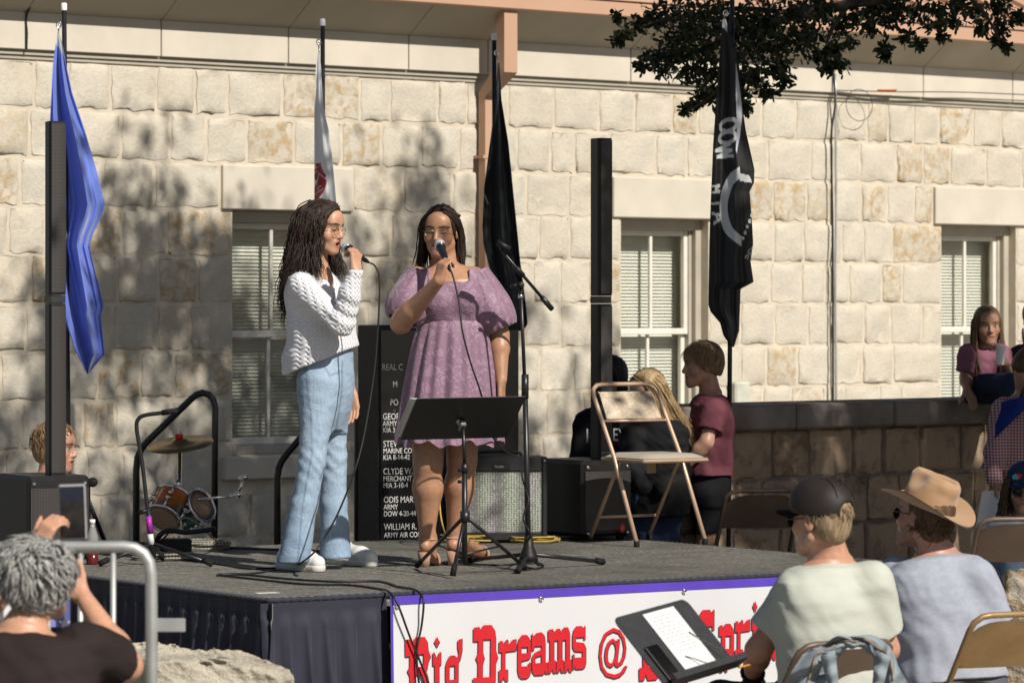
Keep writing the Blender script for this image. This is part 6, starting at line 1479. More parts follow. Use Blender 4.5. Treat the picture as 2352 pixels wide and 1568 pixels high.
# boy in maroon T-shirt
Yb = 20.35; qb_ = lambda x, y, dy=0: W(x, y, Yb+dy)
H = Head(qb_(1613, 838), (-.97, -.22, -.06), (0, 0, 1), .985); nk = qb_(1632, 900, .02); pv = qb_(1625, 1118)
ar = [(qb_(1640, 945, -.15), qb_(1622, 1016, -.19), qb_(1570, 1075, -.15), (-.8, .1, -.8), (0, .9, -.2), 1, (20, 30, 20)), (qb_(1630, 945, .15), qb_(1610, 1020, .17), qb_(1570, 1080, .06), (-.6, -.3, -.9), (0, -.9, 0), -1, (20, 30, 20))]
zf = 0.0
def an_(x, Y, z=.07): return Vector((XY(x, Y), Y, z))
lg = [(pv+Vector((0, -.08, -.05)), qb_(1622, 1250, -.08), an_(1628, Yb-.08)), (pv+Vector((0, .08, -.05)), qb_(1625, 1250, .08), an_(1632, Yb+.08))]
maroon = cloth('maroon_cotton', (.13, .042, .055)); blackc = cloth('black_cotton', (.010, .010, .011))
pb_ = folk('boy in maroon T-shirt and black shorts standing behind the folding chair', H, (.42, .235, .165), nk, pv, (-1, -.15), ar, lg, maroon, blackc, .62, bot_end=qb_(0, 1222), brow=(.16, .09, .04), fem=False, tk=.022, lowhem=-.06+.0, botname='shorts', seed=4)
cap_hair(H, 'hair', MAT['hair_tan'], pb_, .014, lambda B: (B.cut(H.p(0, .045, -.005), H.dirw(0, .9, -.45), .01), B.cut(H.p(0, -.02, -.04), H.dirw(0, .35, -1), .01)), .005)
tufts(H, MAT['hair_tan'], pb_, 480, lambda x, y, z: z > -.25+.9*max(0, y) and not (y > .9), .055, (.0036, .0016), 5, .5, .25, .014, (0, .75, -.55))
lettering(pb_, 'shirt_print', 'A', qb_(1578, 968, -.13)-Vector((0, .03, 0)), (.85, -.5, 0), G, .03, 1, cloth('faded_print', (.30, .16, .16)))
for s_ in (-1, 1):
    B = Vol(.007); c = an_(1630, Yb+.08*s_, .035); B.cap(c, c+Vector((-.15, -.02, -.005)), .045, .04, .0); B.cut(Vector((0, 0, .002)), (0, 0, -1), .002); V, Q = B.mesh(); quad_mesh('shoe', V, Q, MAT['sneaker'], pb_)
# girl with dark hair and printed black sweatshirt
Yg = 20.75; qg = lambda x, y, dy=0: W(x, y, Yg+dy)
H = Head(qg(1398, 868), (-.72, -.68, -.06), (0, 0, 1), .96); nk = qg(1402, 928, .02); pv = qg(1398, 1110)
ar = [(qg(1345, 975), qg(1330, 1065, -.03), qg(1355, 1130, -.12), (.6, -.5, -.5), (0, .9, 0), 1, (20, 30, 20)), (qg(1452, 975), qg(1466, 1065, -.03), qg(1440, 1130, -.12), (-.6, -.5, -.5), (0, .9, 0), -1, (20, 30, 20))]
lg = [(pv+Vector((-.08, 0, -.05)), qg(1375, 1240), an_(1375, Yg)), (pv+Vector((.08, 0, -.05)), qg(1420, 1240), an_(1420, Yg))]
pg = folk('girl with dark hair in printed black sweatshirt behind the column loudspeaker', H, (.42, .235, .15), nk, pv, (-.2, -1), ar, lg, blackc, MAT['denim'], 2, tk=.02, seed=6, h=.008, body_h=.006)
cap_hair(H, 'hair', MAT['hair_black'], pg, .014, lambda B: B.cut(H.p(0, .05, -.0), H.dirw(0, .9, -.35), .01), .006); hl = H.p
gg = [[hl(.01, .06, .11), hl(.07, .04, .06), hl(.085, .01, -.03), hl(.088, .0, -.12), hl(.095, .01, -.2)], [hl(.01, 0, .12), hl(.085, -.02, .05), hl(.1, -.03, -.04), hl(.105, -.03, -.13), hl(.11, -.03, -.24)], [hl(0, -.06, .11), hl(0, -.11, .04), hl(0, -.12, -.05), hl(0, -.12, -.15), hl(0, -.13, -.26)], [hl(-.01, 0, .12), hl(-.085, -.02, .05), hl(-.1, -.03, -.04), hl(-.105, -.03, -.13), hl(-.11, -.03, -.24)], [hl(-.01, .06, .11), hl(-.07, .04, .06), hl(-.085, .01, -.03), hl(-.09, .0, -.12), hl(-.1, .01, -.2)]]
vs, fs = guided_hair(gg, 170, 12, (.008, .004), .006, 0, .1, 3, .1); link_mesh('hair_lock', vs, fs, MAT['hair_black'], pg, True)
wp = cloth('white_print', (.62, .62, .62)); rp = cloth('red_script', (.5, .02, .02))
lettering(pg, 'shirt_print', 'EY', qg(1407, 1012, -.155), (.99, .02, 0), G, .068, .62, wp); lettering(pg, 'shirt_print', 'I', qg(1345, 1016, -.155), (.99, .02, 0), G, .075, .7, wp); lettering(pg, 'shirt_print', 'nd', qg(1408, 1022, -.16), (.99, .02, .05), (.2, 0, 1), .028, .8, rp)
# blonde girl in black hoodie
Yh = 20.2; qh = lambda x, y, dy=0: W(x, y, Yh+dy)
H = Head(qh(1487, 900), (-.74, -.62, -.26), (0, 0, 1), .96); nk = qh(1502, 958, .02); pv = qh(1508, 1125)
ar = [(qh(1455, 1005, -.05), qh(1447, 1085, -.12), qh(1480, 1120, -.22), (.8, -.2, -.3), (0, .6, .4), 1, (30, 40, 30)), (qh(1552, 1005, .05), qh(1560, 1085, .0), qh(1520, 1125, -.16), (-.7, -.4, -.3), (0, .6, .4), -1, (30, 40, 30))]
lg = [(pv+Vector((-.07, 0, -.05)), qh(1490, 1245), an_(1490, Yh)), (pv+Vector((.07, 0, -.05)), qh(1525, 1245), an_(1525, Yh))]
hood = cloth('black_fleece', (.012, .012, .013))
ph_ = folk('girl with long blond hair and black hoodie behind the folding chair', H, (.46, .27, .19), nk, pv, (-.6, -.8), ar, lg, hood, cloth('navy_denim', (.03, .045, .09)), 2, hands=False, tk=.028, seed=8, crease=.006, brow=(.14, .08, .04), lowhem=.14)
cap_hair(H, 'hair', MAT['hair_blond'], ph_, .012, lambda B: B.cut(H.p(0, .05, -.0), H.dirw(0, .9, -.35), .01), .005); hl = H.p
gg = [[hl(.0, .068, .105), hl(.06, .055, .06), hl(.085, .03, -.02), hl(.088, .03, -.12), hl(.095, .06, -.2), hl(.10, .08, -.26)], [hl(.01, 0, .12), hl(.085, -.01, .05), hl(.1, -.02, -.04), hl(.105, -.02, -.15), hl(.12, -.02, -.26), hl(.13, -.03, -.36)], [hl(0, -.06, .11), hl(.02, -.11, .04), hl(.03, -.12, -.05), hl(.05, -.13, -.17), hl(.08, -.14, -.28), hl(.1, -.14, -.38)],
      [hl(-.01, -.03, .12), hl(-.085, -.06, .05), hl(-.10, -.07, -.04), hl(-.12, -.10, -.15), hl(-.14, -.14, -.27), hl(-.15, -.18, -.40)], [hl(-.01, .03, .12), hl(-.08, .01, .05), hl(-.1, -.02, -.04), hl(-.12, -.05, -.15), hl(-.14, -.08, -.27), hl(-.15, -.11, -.38)], [hl(-.0, .068, .105), hl(-.06, .055, .06), hl(-.084, .03, -.02), hl(-.095, .02, -.12), hl(-.11, .03, -.2), hl(-.12, .04, -.28)]]
vs, fs = guided_hair(gg, 900, 14, (.003, .0014), .013, .0018, .1, 5, .3); link_mesh('hair_lock', vs, fs, MAT['hair_blond'], ph_, True)
# girl in pink T-shirt seated on the coping, with cup
Yp = 21.72; qp = lambda x, y, dy=0: W(x, y, Yp+dy)
H = Head(qp(2268, 747), (.10, -.98, -.10), (-.03, 0, 1), .90); nk = qp(2262, 795, .03); pv = Vector((XY(2268, Yp), Yp+.06, CZ+.09))
ar = [(qp(2224, 812), qp(2217, 868, -.0), qp(2222, 898, -.12), (.2, -.7, -.5), (0, 0, -1), -1, (10, 20, 15)), (qp(2298, 812), qp(2312, 858, -.05), qp(2306, 832, -.22), (-.2, -.2, 1), (-.8, 0, .1), -1, (45, 50, 35))]
lg = [(pv+Vector((-.05, -.02, -.01)), pv+Vector((.10, -.40, .0)), pv+Vector((.12, -.42, -.40))), (pv+Vector((.08, -.02, -.01)), pv+Vector((.24, -.38, .0)), pv+Vector((.26, -.40, -.40)))]
pink = cloth('mauve_pink_cotton', (.24, .10, .135))
pp_ = folk('girl in dusty pink T-shirt sitting on the stone coping with a cup', H, (.38, .20, .13), nk, pv, (.1, -1), ar, lg, pink, cloth('dark_denim', (.02, .03, .06)), .75, tk=.020, seed=10, bulk=.80, brow=(.12, .07, .035), loc=Vector((pv.x, pv.y, CZ)), lowhem=.06, legr=(.068, .045, .032))
cap_hair(H, 'hair', MAT['hair_light'], pp_, .010, lambda B: B.cut(H.p(0, .05, -.0), H.dirw(0, .9, -.35), .01), .005); hl = H.p
gg = [[hl(.0, .065, .108), hl(.06, .05, .06), hl(.08, .035, -.03), hl(.085, .05, -.13), hl(.08, .09, -.24), hl(.06, .11, -.33)], [hl(0, -.02, .12), hl(.085, -.02, .04), hl(.095, -.02, -.05), hl(.1, .0, -.15), hl(.1, .05, -.26), hl(.09, .09, -.36)], [hl(0, -.06, .11), hl(0, -.11, .04), hl(0, -.12, -.05), hl(0, -.12, -.15), hl(0, -.13, -.26), hl(0, -.14, -.36)], [hl(0, -.02, .12), hl(-.085, -.02, .04), hl(-.095, -.02, -.05), hl(-.1, .0, -.15), hl(-.1, .05, -.26), hl(-.1, .09, -.34)], [hl(-.0, .065, .108), hl(-.06, .05, .06), hl(-.08, .035, -.03), hl(-.085, .05, -.13), hl(-.09, .09, -.22), hl(-.08, .11, -.30)]]
vs, fs = guided_hair(gg, 170, 12, (.008, .004), .005, .001, .1, 7, .15); link_mesh('hair_lock', vs, fs, MAT['hair_light'], pp_, True)
cc = qp(2297, 838, -.27); cu = empty('paper_cup', cc, 'white cup with straw held by the seated girl in pink', 'cup'); m_ = MB(); m_.lathe([(.021, 0), (.022, .005), (.030, .10), (.032, .104), (.031, .106)], cc, (0.05, 0, 1), 20); m_.build('cup', MAT['white_plastic'], cu, True)
m_ = MB(); m_.tube([cc+Vector((0, 0, .09)), cc+Vector((-.005, .0, .14))], .004, 6); m_.build('straw', MAT['white_plastic'], cu, True)
# person in dark purple at the right edge of the coping
Yq = 22.3; qq = lambda x, y, dy=0: W(x, y, Yq+dy)
H = Head(qq(2382, 735), (-.3, -.95, -.05), (0, 0, 1), .98); nk = qq(2382, 795, .03); pv = Vector((XY(2385, Yq), Yq-.05, CZ+.09))
ar = [(qq(2345, 815), qq(2334, 855, -.08), qq(2358, 800, -.25), (.5, -.1, .8), (0, .8, 0), 1, (40, 50, 35)), (qq(2420, 815), qq(2432, 870), qq(2420, 900, -.1), (0, -.5, -.8), (0, 1, 0), -1, (15, 20, 15))]
lg = [(pv+Vector((-.08, 0, 0)), pv+Vector((-.10, -.42, 0)), pv+Vector((-.1, -.45, -.42))), (pv+Vector((.08, 0, 0)), pv+Vector((.10, -.42, 0)), pv+Vector((.1, -.45, -.42)))]
pu = folk('person in dark purple long-sleeved top sitting on the coping', H, (.38, .20, .13), nk, pv, (-.1, -1), ar, lg, cloth('purple_knit', (.030, .018, .045)), cloth('dark_cloth2', (.03, .03, .035)), 2, seed=12, loc=Vector((pv.x, pv.y, CZ)), h=.009, body_h=.007)
cap_hair(H, 'hair', MAT['hair_brown'], pu, .015, None, .007)
# woman in red gingham dress holding a sheet
def gingham():
    m, t, b = newmat('red_gingham'); oc = coords(t); sx = N(t, 'ShaderNodeSeparateXYZ'); L(t, oc, sx.inputs[0])
    def stripe(sock):
        a = N(t, 'ShaderNodeMath', operation='MULTIPLY'); L(t, sock, a.inputs[0]); a.inputs[1].default_value = 62; f = N(t, 'ShaderNodeMath', operation='FRACT'); L(t, a.outputs[0], f.inputs[0]); g_ = N(t, 'ShaderNodeMath', operation='GREATER_THAN'); L(t, f.outputs[0], g_.inputs[0]); g_.inputs[1].default_value = .5; return g_.outputs[0]
    ad = N(t, 'ShaderNodeMath', operation='ADD'); L(t, stripe(sx.outputs[0]), ad.inputs[0]); L(t, stripe(sx.outputs[2]), ad.inputs[1]); hf = N(t, 'ShaderNodeMath', operation='MULTIPLY'); L(t, ad.outputs[0], hf.inputs[0]); hf.inputs[1].default_value = .5
    L(t, mixc(t, hf.outputs[0], (.42, .36, .36), (.22, .015, .03)), b.inputs['Base Color']); b.inputs['Roughness'].default_value = .8; return m
MAT['gingham'] = gingham()
Yw = 20.2; qw = lambda x, y, dy=0: W(x, y, Yw+dy)
H = Head(qw(2374, 850), (.55, -.2, -.8), (.5, 0, .8), 1.0); nk = qw(2358, 905, .03); pv = qw(2345, 1150, .05)
ar = [(qw(2307, 940), qw(2285, 1040, -.03), qw(2284, 1105, -.12), (.03, -.15, -1), (.9, .3, 0), 1, (15, 25, 20)), (qw(2405, 940), qw(2425, 1040), qw(2420, 1110, -.1), (0, -.1, -1), (-.9, .3, 0), -1, (15, 25, 20))]
lg = [(pv+Vector((-.09, 0, -.05)), qw(2330, 1330), an_(2330, Yw)), (pv+Vector((.09, 0, -.05)), qw(2368, 1330), an_(2368, Yw))]
pw = folk('woman in red gingham dress with blue scarf holding a white sheet', H, (.40, .21, .14), nk, pv, (-.1, -1), ar, lg, MAT['gingham'], MAT['gingham'], 2, tk=.02, seed=14, bot_end=qw(0, 1330), botname='skirt', topname='dress', lowhem=.1, h=.0075, body_h=.006, crease=.003)
cap_hair(H, 'hair', MAT['hair_brown'], pw, .02, None, .007); hl = H.p
gg = [[hl(.06, .05, .08), hl(.09, .05, .0), hl(.09, .09, -.08), hl(.06, .14, -.14), hl(.02, .2, -.18)], [hl(-.06, .05, .08), hl(-.09, .06, .0), hl(-.1, .1, -.06), hl(-.1, .17, -.1), hl(-.1, .24, -.13)]]
vs, fs = guided_hair(gg, 90, 12, (.009, .004), .012, .003, .08, 9, .1); link_mesh('hair_lock', vs, fs, MAT['hair_brown'], pw, True)
ruf = MB(); c0 = Vector(ar[0][1]).lerp(Vector(ar[0][2]), .25)
ruf.grid(lambda u, v: c0+Vector(((.045+.028*v)*math.cos(u*6.283)*(1+.10*v*math.sin(u*6.283*9)), (.045+.028*v)*math.sin(u*6.283)*(1+.10*v*math.sin(u*6.283*9)), .02-.07*v)), 80, 5, closed_u=True); ruf.build('ruffle_cuff', MAT['gingham'], pw, True)
sc_ = MB(); bl = cloth('royal_blue_cloth', (.012, .03, .19))
sc_.grid(lambda u, v: qw(2300+75*u-38*v*(1-u), 905+18*(1-u)+105*v*(1-u*.85), -.05-.12*math.sin(u*2.6)+.03*v)+Vector((0, .01*math.sin(v*9), 0)), 14, 10); sc_.build('blue_scarf', bl, pw, True)
sh_ = MB(); sh_.grid(lambda u, v: qw(2256+ (42*u)-16*v+6*v*u, 1128+88*v-4*u, -.16+.02*math.sin(u*3+v*2)), 5, 6); tag(sh_.build('paper_sheet', MAT['paper'], None, True), 'white sheet hanging from the gingham woman\'s hand', 'paper')
# seated woman in blue cap and white shirt
Yc = 18.9; qc = lambda x, y, dy=0: W(x, y, Yc+dy)
H = Head(qc(2352, 1120), (-.12, -.97, -.18), (0, 0, 1), .97); nk = qc(2352, 1185, .03); pv = Vector((XY(2352, Yc), Yc+.03, .53))
ar = [(qc(2303, 1213), qc(2296, 1310, -.05), qc(2325, 1350, -.25), (.3, -.8, -.2), (0, 0, -1), 1, (15, 20, 15)), (qc(2402, 1213), qc(2410, 1310, -.05), qc(2380, 1350, -.25), (-.3, -.8, -.2), (0, 0, -1), -1, (15, 20, 15))]
lg = [(pv+Vector((-.09, 0, -.02)), pv+Vector((-.10, -.42, .0)), Vector((pv.x-.1, pv.y-.40, .08))), (pv+Vector((.09, 0, -.02)), pv+Vector((.12, -.42, .0)), Vector((pv.x+.12, pv.y-.40, .08)))]
pc = folk('woman in blue cap, sunglasses and white shirt sitting by the retaining wall', H, (.40, .22, .15), nk, pv, (-.05, -1), ar, lg, cloth('white_shirt', (.58, .59, .64)), MAT['denim'], 2, tk=.018, seed=16, h=.0075, body_h=.0055)
cap_hair(H, 'hair', MAT['hair_brown'], pc, .008, None, .006); hl = H.p
gg = [[hl(.06, .06, .06), hl(.085, .05, -.0), hl(.092, .045, -.07), hl(.10, .06, -.13), hl(.105, .08, -.19)], [hl(.08, .0, .06), hl(.1, .0, -.0), hl(.11, .01, -.07), hl(.12, .03, -.13), hl(.12, .05, -.19)], [hl(0, -.09, .04), hl(0, -.11, -.02), hl(0, -.11, -.09), hl(0, -.11, -.14), hl(0, -.11, -.19)], [hl(-.08, .0, .06), hl(-.1, .0, 0), hl(-.11, .01, -.07), hl(-.12, .03, -.13), hl(-.12, .05, -.19)]]
vs, fs = guided_hair(gg, 130, 14, (.007, .004), .010, .006, .05, 11, .2); link_mesh('hair_lock', vs, fs, MAT['hair_brown'], pc, True)
def ball_cap(H, parent, mat, brim_m, size=1.0, up=.03, brim_len=.075, mesh_back=None, open_back=False, tilt=.12):
    B = Vol(.0055); s = H.s; B.ell(H.p(0, -.012, .040), V3(.086, .106, .092)*s*size, H.R, 0); B.ell(H.p(0, .02, .06), V3(.075, .075, .075)*s*size, H.R, .03); B.cut(H.p(0, 0, up), H.dirw(0, tilt, -1), .004); B.ell(H.p(0, -.012, up-.02), V3(.080, .098, .06)*s*size, H.R, .003, 's')
    if open_back: B.ell(H.p(0, -.12, up+.012), V3(.036, .05, .028)*s, H.R, .004, 's')
    V, Q = B.mesh(); c_ = quad_mesh('cap', V, Q, mat, parent)
    b_ = MB()
    def br(u, v, k):
        a = (u-.5)*2.5; r0 = .088; x = math.sin(a)*r0*.95; y = math.cos(a)*.096-.006+v*brim_len*(math.cos(a)**.7 if math.cos(a) > 0 else 0); x *= 1-.05*v
        z = up+tilt*(.09+.05*v)+.002-.010*v-.030*(x/.09)**2*(.5+.5*v)+k
        return Vector(H.p(x, y, z))
    b_.grid(lambda u, v: br(u, v, .002), 16, 6); b_.grid(lambda u, v: br(1-u, v, -.003), 16, 6); b_.build('brim', brim_m, c_, True)
    for k in range(6):
        a = k*math.pi/3+.52; P_ = []
        for t in np.linspace(.08, 1.25, 12):
            d_ = np.array((math.sin(a)*math.sin(t), math.cos(a)*math.sin(t), math.cos(t))); P_.append(H.p(d_[0]*.0868*size, d_[1]*.107*size-.012, d_[2]*.0932*size+.040))
        P_ = [q for q in P_ if H.loc(np.array([q]))[0][2] > up+tilt*H.loc(np.array([q]))[0][1]+.004]
        if len(P_) > 2: s_ = MB(); s_.tube(P_, .0016, 5); s_.build('seam', brim_m, c_, True)
    bt = MB(); bt.lathe([(.008, 0), (.008, .003), (.004, .006)], H.p(0, -.010, .040+.092*size), H.dirw(0, 0, 1), 10); bt.build('button', mat, c_, True); return c_
navy = cloth('navy_cotton', (.018, .035, .085)); ca = ball_cap(H, pc, navy, navy)
em = MB(); c = Vector(H.p(.03, .097, .082)); ux, uz = Vector(H.dirw(-1, .25, 0)), Vector(H.dirw(0, -.35, 1))
em.add([c+ux*(.018*math.cos(t)*(1+.3*math.sin(3*t)))+uz*(.014*math.sin(t)) for t in np.linspace(0, 6.283, 17)[:-1]], [tuple(range(16))]); em.build('emblem', MAT['red_print'], ca)
em = MB(); c2 = c-ux*.014-uz*.004; em.add([c2-Vector(H.dirw(0, -.002, 0))+ux*(.016*math.cos(t))+uz*(.013*math.sin(t)*(1+.3*math.sin(5*t))) for t in np.linspace(0, 6.283, 17)[:-1]], [tuple(range(16))]); em.build('emblem', cloth('teal_print', (.10, .35, .40)), ca)
MAT['sun_lens'] = M('dark_lens', (.006, .006, .007), .12, .1, 5, 0, spec=.6); glasses(H, pc, MAT['black_metal'], MAT['sun_lens'], .027, .021, .0022, yo=.101)
# ------------------------------------------------------------------ flags: one cloth each, the print dyed into the cloth
def prof(tab, y):
    T = np.array(tab, float); return float(np.interp(y, T[:, 0], T[:, 1]))
def inpoly(px, py, poly):
    r = np.zeros(len(px), bool); n = len(poly); j = n-1
    for i in range(n):
        xi, yi = poly[i]; xj, yj_ = poly[j]
        c = ((yi > py) != (yj_ > py)) & (px < (xj-xi)*(py-yi)/((yj_-yi) if yj_ != yi else 1e-9)+xi); r ^= c; j = i
    return r
def satin_vc(name, tr=.25, rough=.42, sheen=.35):
    m, t, b = newmat(name); out = t.nodes['Material Output']; a = N(t, 'ShaderNodeAttribute', attribute_name='Col')
    L(t, a.outputs[0], b.inputs['Base Color']); b.inputs['Roughness'].default_value = rough; b.inputs['Sheen Weight'].default_value = sheen; b.inputs['Sheen Roughness'].default_value = .4
    bump(t, b, noise(t, coords(t), 420, 2), .12, .001)
    tl = N(t, 'ShaderNodeBsdfTranslucent'); L(t, a.outputs[0], tl.inputs[0]); mx = N(t, 'ShaderNodeMixShader'); mx.inputs[0].default_value = tr; L(t, b.outputs[0], mx.inputs[1]); L(t, tl.outputs[0], mx.inputs[2]); L(t, mx.outputs[0], out.inputs[0]); return m
nylon = satin_vc('flag_nylon', .26, .55, .45); nylon_dk = satin_vc('dark_flag_nylon', .10, .55, .15)
def flag(label, Y, pole_x, pole_top, xl, xr, mat, base_col, prints, folds, seed, pole_lean=0, cap=True, amp=.05, hook=None, rows=150, cols=64, phase=None):
    base = Vector((XY(pole_x+pole_lean, Y), Y, 0)); o = empty('flag', base, label, 'flag', None)
    p = MB(); top = W(pole_x, pole_top, Y); p.tube([base, top], .0125, 10); po = p.build('pole', MAT['black_metal'], o, True)
    if cap: c = MB(); c.lathe([(.015, -.035), (.016, -.03), (.016, 0), (.011, .006)], top, n=14); c.build('pole_cap', MAT['white_plastic'], po, True)
    y0, y1 = xl[0][0], xl[-1][0]; rg = random.Random(seed); ph = [rg.uniform(0, 6.28) for _ in range(6)]
    if phase is not None: ph[0] = phase
    vs = []; uv = []
    for j in range(rows):
        v = j/(rows-1); y = y0+(y1-y0)*v; a, b = prof(xl, y), prof(xr, y); k = min(1, v*3+.15)*min(1, (b-a)/30)
        for i in range(cols):
            u = i/(cols-1); x = a+(b-a)*u
            w0 = u*6.283*folds+ph[0]+.9*math.sin(v*3.1+ph[1])
            s1 = math.sin(w0); tri = math.asin(max(-1, min(1, s1*.96)))/1.3
            wv_ = .75*tri+.22*math.sin(u*6.283*folds*2.3+ph[2]+3.3*v)+.10*math.sin(u*6.283*folds*4.1+ph[3]-4*v)
            vs.append(W(x, y, Y-.06-amp*wv_*k)); uv.append((x, y))
    fs = [(j*cols+i, j*cols+i+1, (j+1)*cols+i+1, (j+1)*cols+i) for j in range(rows-1) for i in range(cols-1)]
    U = np.array(uv); C = np.tile(np.array(base_col, float), (len(vs), 1))
    for polys, col in prints:
        m = np.zeros(len(U), bool)
        for pl in polys: m |= inpoly(U[:, 0], U[:, 1], pl)
        C[m] = col
    fo = link_mesh('cloth', vs, fs, mat, o, True, colors=C)
    if hook:
        h = MB(); hx, hy = hook; ring = [W(hx, hy, Y-.03)+Vector((.012*math.cos(t), 0, .016*math.sin(t))) for t in np.linspace(0, 6.283, 13)[:-1]]; h.tube(ring, .0035, 5, closed=True); h.tube([W(hx, hy+6, Y-.03), W(xl[0][1]+3, y0+3, Y-.05)], .004, 5); h.tube([W(hx, hy, Y-.03), W(pole_x, hy+2, Y)], .004, 5); h.build('snap_hook', MAT['chrome'], o, True)
    return o
def tpoly(s, vx, vy, ang, size, mirror=False, xs=.8):
    vs, fs = text_pts(s); k = size/.7; ca, sa = math.cos(R(ang)), math.sin(R(ang)); P = []
    for x, y, _ in vs: x *= k*xs*(-1 if mirror else 1); y *= k; P.append((vx+x*ca+y*sa, vy+x*sa-y*ca))
    return [[P[i] for i in f] for f in fs]
flag('royal blue flag hanging beside the left loudspeaker', 20.0, 147, 10, [(78, 131), (100, 128), (155, 121), (270, 115), (400, 116), (560, 120), (700, 140), (760, 158), (800, 170), (830, 185), (858, 200)],
     [(78, 136), (100, 143), (155, 153), (215, 166), (300, 195), (400, 224), (470, 241), (500, 232), (540, 212), (565, 205), (600, 214), (650, 226), (700, 237), (712, 236), (722, 231), (780, 237), (815, 240), (835, 222), (858, 203)], nylon, (.16, .24, .72),
     [([[(128, 75), (140, 75), (143, 100), (153, 155), (146, 130), (136, 110), (128, 102)]], (.6, .62, .66)), ([[(206, 566), (216, 585), (224, 640), (219, 628), (209, 590)]], (.60, .60, .62)), ([[(218, 618), (226, 640), (228, 648), (219, 634)]], (.65, .48, .05))], 1.7, 3, 15, hook=(135, 58), amp=.11)
def bx_(x, y): return (740+x*.07653)/1.063, (380+y*.07653)/1.063
bp = lambda pts: [bx_(*p) for p in pts]
crim = (.33, .010, .022)
flag('white flag with red ribbon emblem hanging behind the jeans singer', 21.3, 741, 46, [(122, 730), (145, 726), (240, 722), (460, 722), (700, 726)], [(122, 734), (150, 737), (230, 741), (260, 746), (300, 755), (360, 763), (460, 772), (700, 790)], nylon, (.72, .73, .75),
     [([bp([(375, 240), (470, 245), (560, 228), (575, 300), (440, 385), (415, 360)]), bp([(340, 460), (440, 395), (572, 310), (600, 400), (660, 530), (745, 640), (690, 715), (510, 560), (430, 480), (340, 560)]), bp([(510, 590), (690, 735), (760, 800), (740, 920), (660, 1150), (480, 1380), (340, 1380), (340, 1060), (450, 860)])], crim), ([bp([(340, 620), (430, 500), (490, 540), (480, 700), (435, 810), (340, 760)])], (.16, .004, .012)),
      (tpoly('U', *bx_(430, 1030), 55, 12.5, False, 1.0)+tpoly('I', *bx_(352, 1215), 55, 12.5, False, 1.0), (.6, .58, .57))], .55, 6, 3, hook=(732, 98), amp=.05, cols=110, rows=260)
flag('charcoal flag hanging by the salmon downspout', 21.6, 1135, 79, [(145, 1143), (230, 1138), (330, 1125), (430, 1112), (520, 1108), (560, 1110), (640, 1130), (760, 1150)], [(145, 1147), (230, 1152), (330, 1168), (430, 1178), (520, 1187), (600, 1195), (700, 1208), (745, 1212), (760, 1200)], nylon_dk, (.018, .020, .021),
     [([[(1143, 140), (1148, 150), (1146, 230), (1132, 330), (1126, 390), (1121, 390), (1128, 330), (1139, 230)]], (.19, .21, .23)), ([[(1110, 445), (1114, 445), (1124, 470), (1120, 470)]], (.4, .4, .4))], 1.6, 9, 2, hook=(1141, 122), amp=.06)
POW_L = [(45, 1660), (100, 1655), (230, 1645), (330, 1638), (450, 1633), (560, 1629), (700, 1627), (716, 1632), (742, 1654), (770, 1661), (797, 1680)]
POW_R = [(45, 1667), (110, 1690), (160, 1699), (250, 1706), (300, 1713), (390, 1733), (420, 1732), (440, 1722), (520, 1728), (560, 1730), (600, 1724), (648, 1731), (664, 1701), (700, 1700), (760, 1698), (797, 1686)]
gp = (.62, .64, .64)
arc = [(1699, 383), (1676, 400), (1660, 432), (1653, 470), (1656, 508), (1668, 538), (1703, 566)]; arc2 = [(1699, 410), (1684, 425), (1675, 450), (1671, 475), (1674, 500), (1684, 525), (1703, 543)]
ring_p = [(p.x, p.y) for p in bez([Vector((x, y, 0)) for x, y in arc], 5)]+[(p.x, p.y) for p in bez([Vector((x, y, 0)) for x, y in arc2], 5)][::-1]
links = []
for k in range(5): cx_, cy_ = 1706+k*5, 548-k*13; links += [[(cx_-3, cy_-4), (cx_+3, cy_-5), (cx_+4, cy_+3), (cx_-2, cy_+4)]]
flag('black flag with white lettering and ring in front of the hanging branch', 20.3, 1682, -20, POW_L, POW_R, nylon_dk, (.0075, .0072, .008),
     [([[(1690, 140), (1697, 190), (1703, 235), (1705, 265), (1700, 310), (1692, 352), (1690, 345), (1693, 290), (1690, 220)]], (.58, .60, .68)), ([[(1658, 45), (1670, 45), (1670, 75), (1664, 66), (1656, 62)]], (.62, .64, .68)),
      (sum([tpoly('O', 1646, 281+o_, 68, 46, False, .62)+tpoly('O', 1645, 307+o_, 72, 45, False, .62)+tpoly('W', 1640, 338+o_, 76, 40, False, .55) for o_ in (-2.5, -1, 1, 2.5)], []), gp), (sum([tpoly('M', 1634, 425+o_, 86, 20, False, .9)+tpoly('l', 1633, 465+o_, 88, 20)+tpoly('A', 1634, 488+o_, 80, 30, False, 1.0) for o_ in (-1.5, 0, 1.5)], []), gp), ([ring_p], gp), ([[(1699, 398), (1722, 404), (1727, 420), (1699, 416)]], gp), (links, gp), (tpoly('T FORG', 1729, 556, 118, 9, False, .9), gp)], 1.0, 12, -10, hook=(1667, 31), amp=.05, cap=False, cols=130, rows=320, phase=4.0)
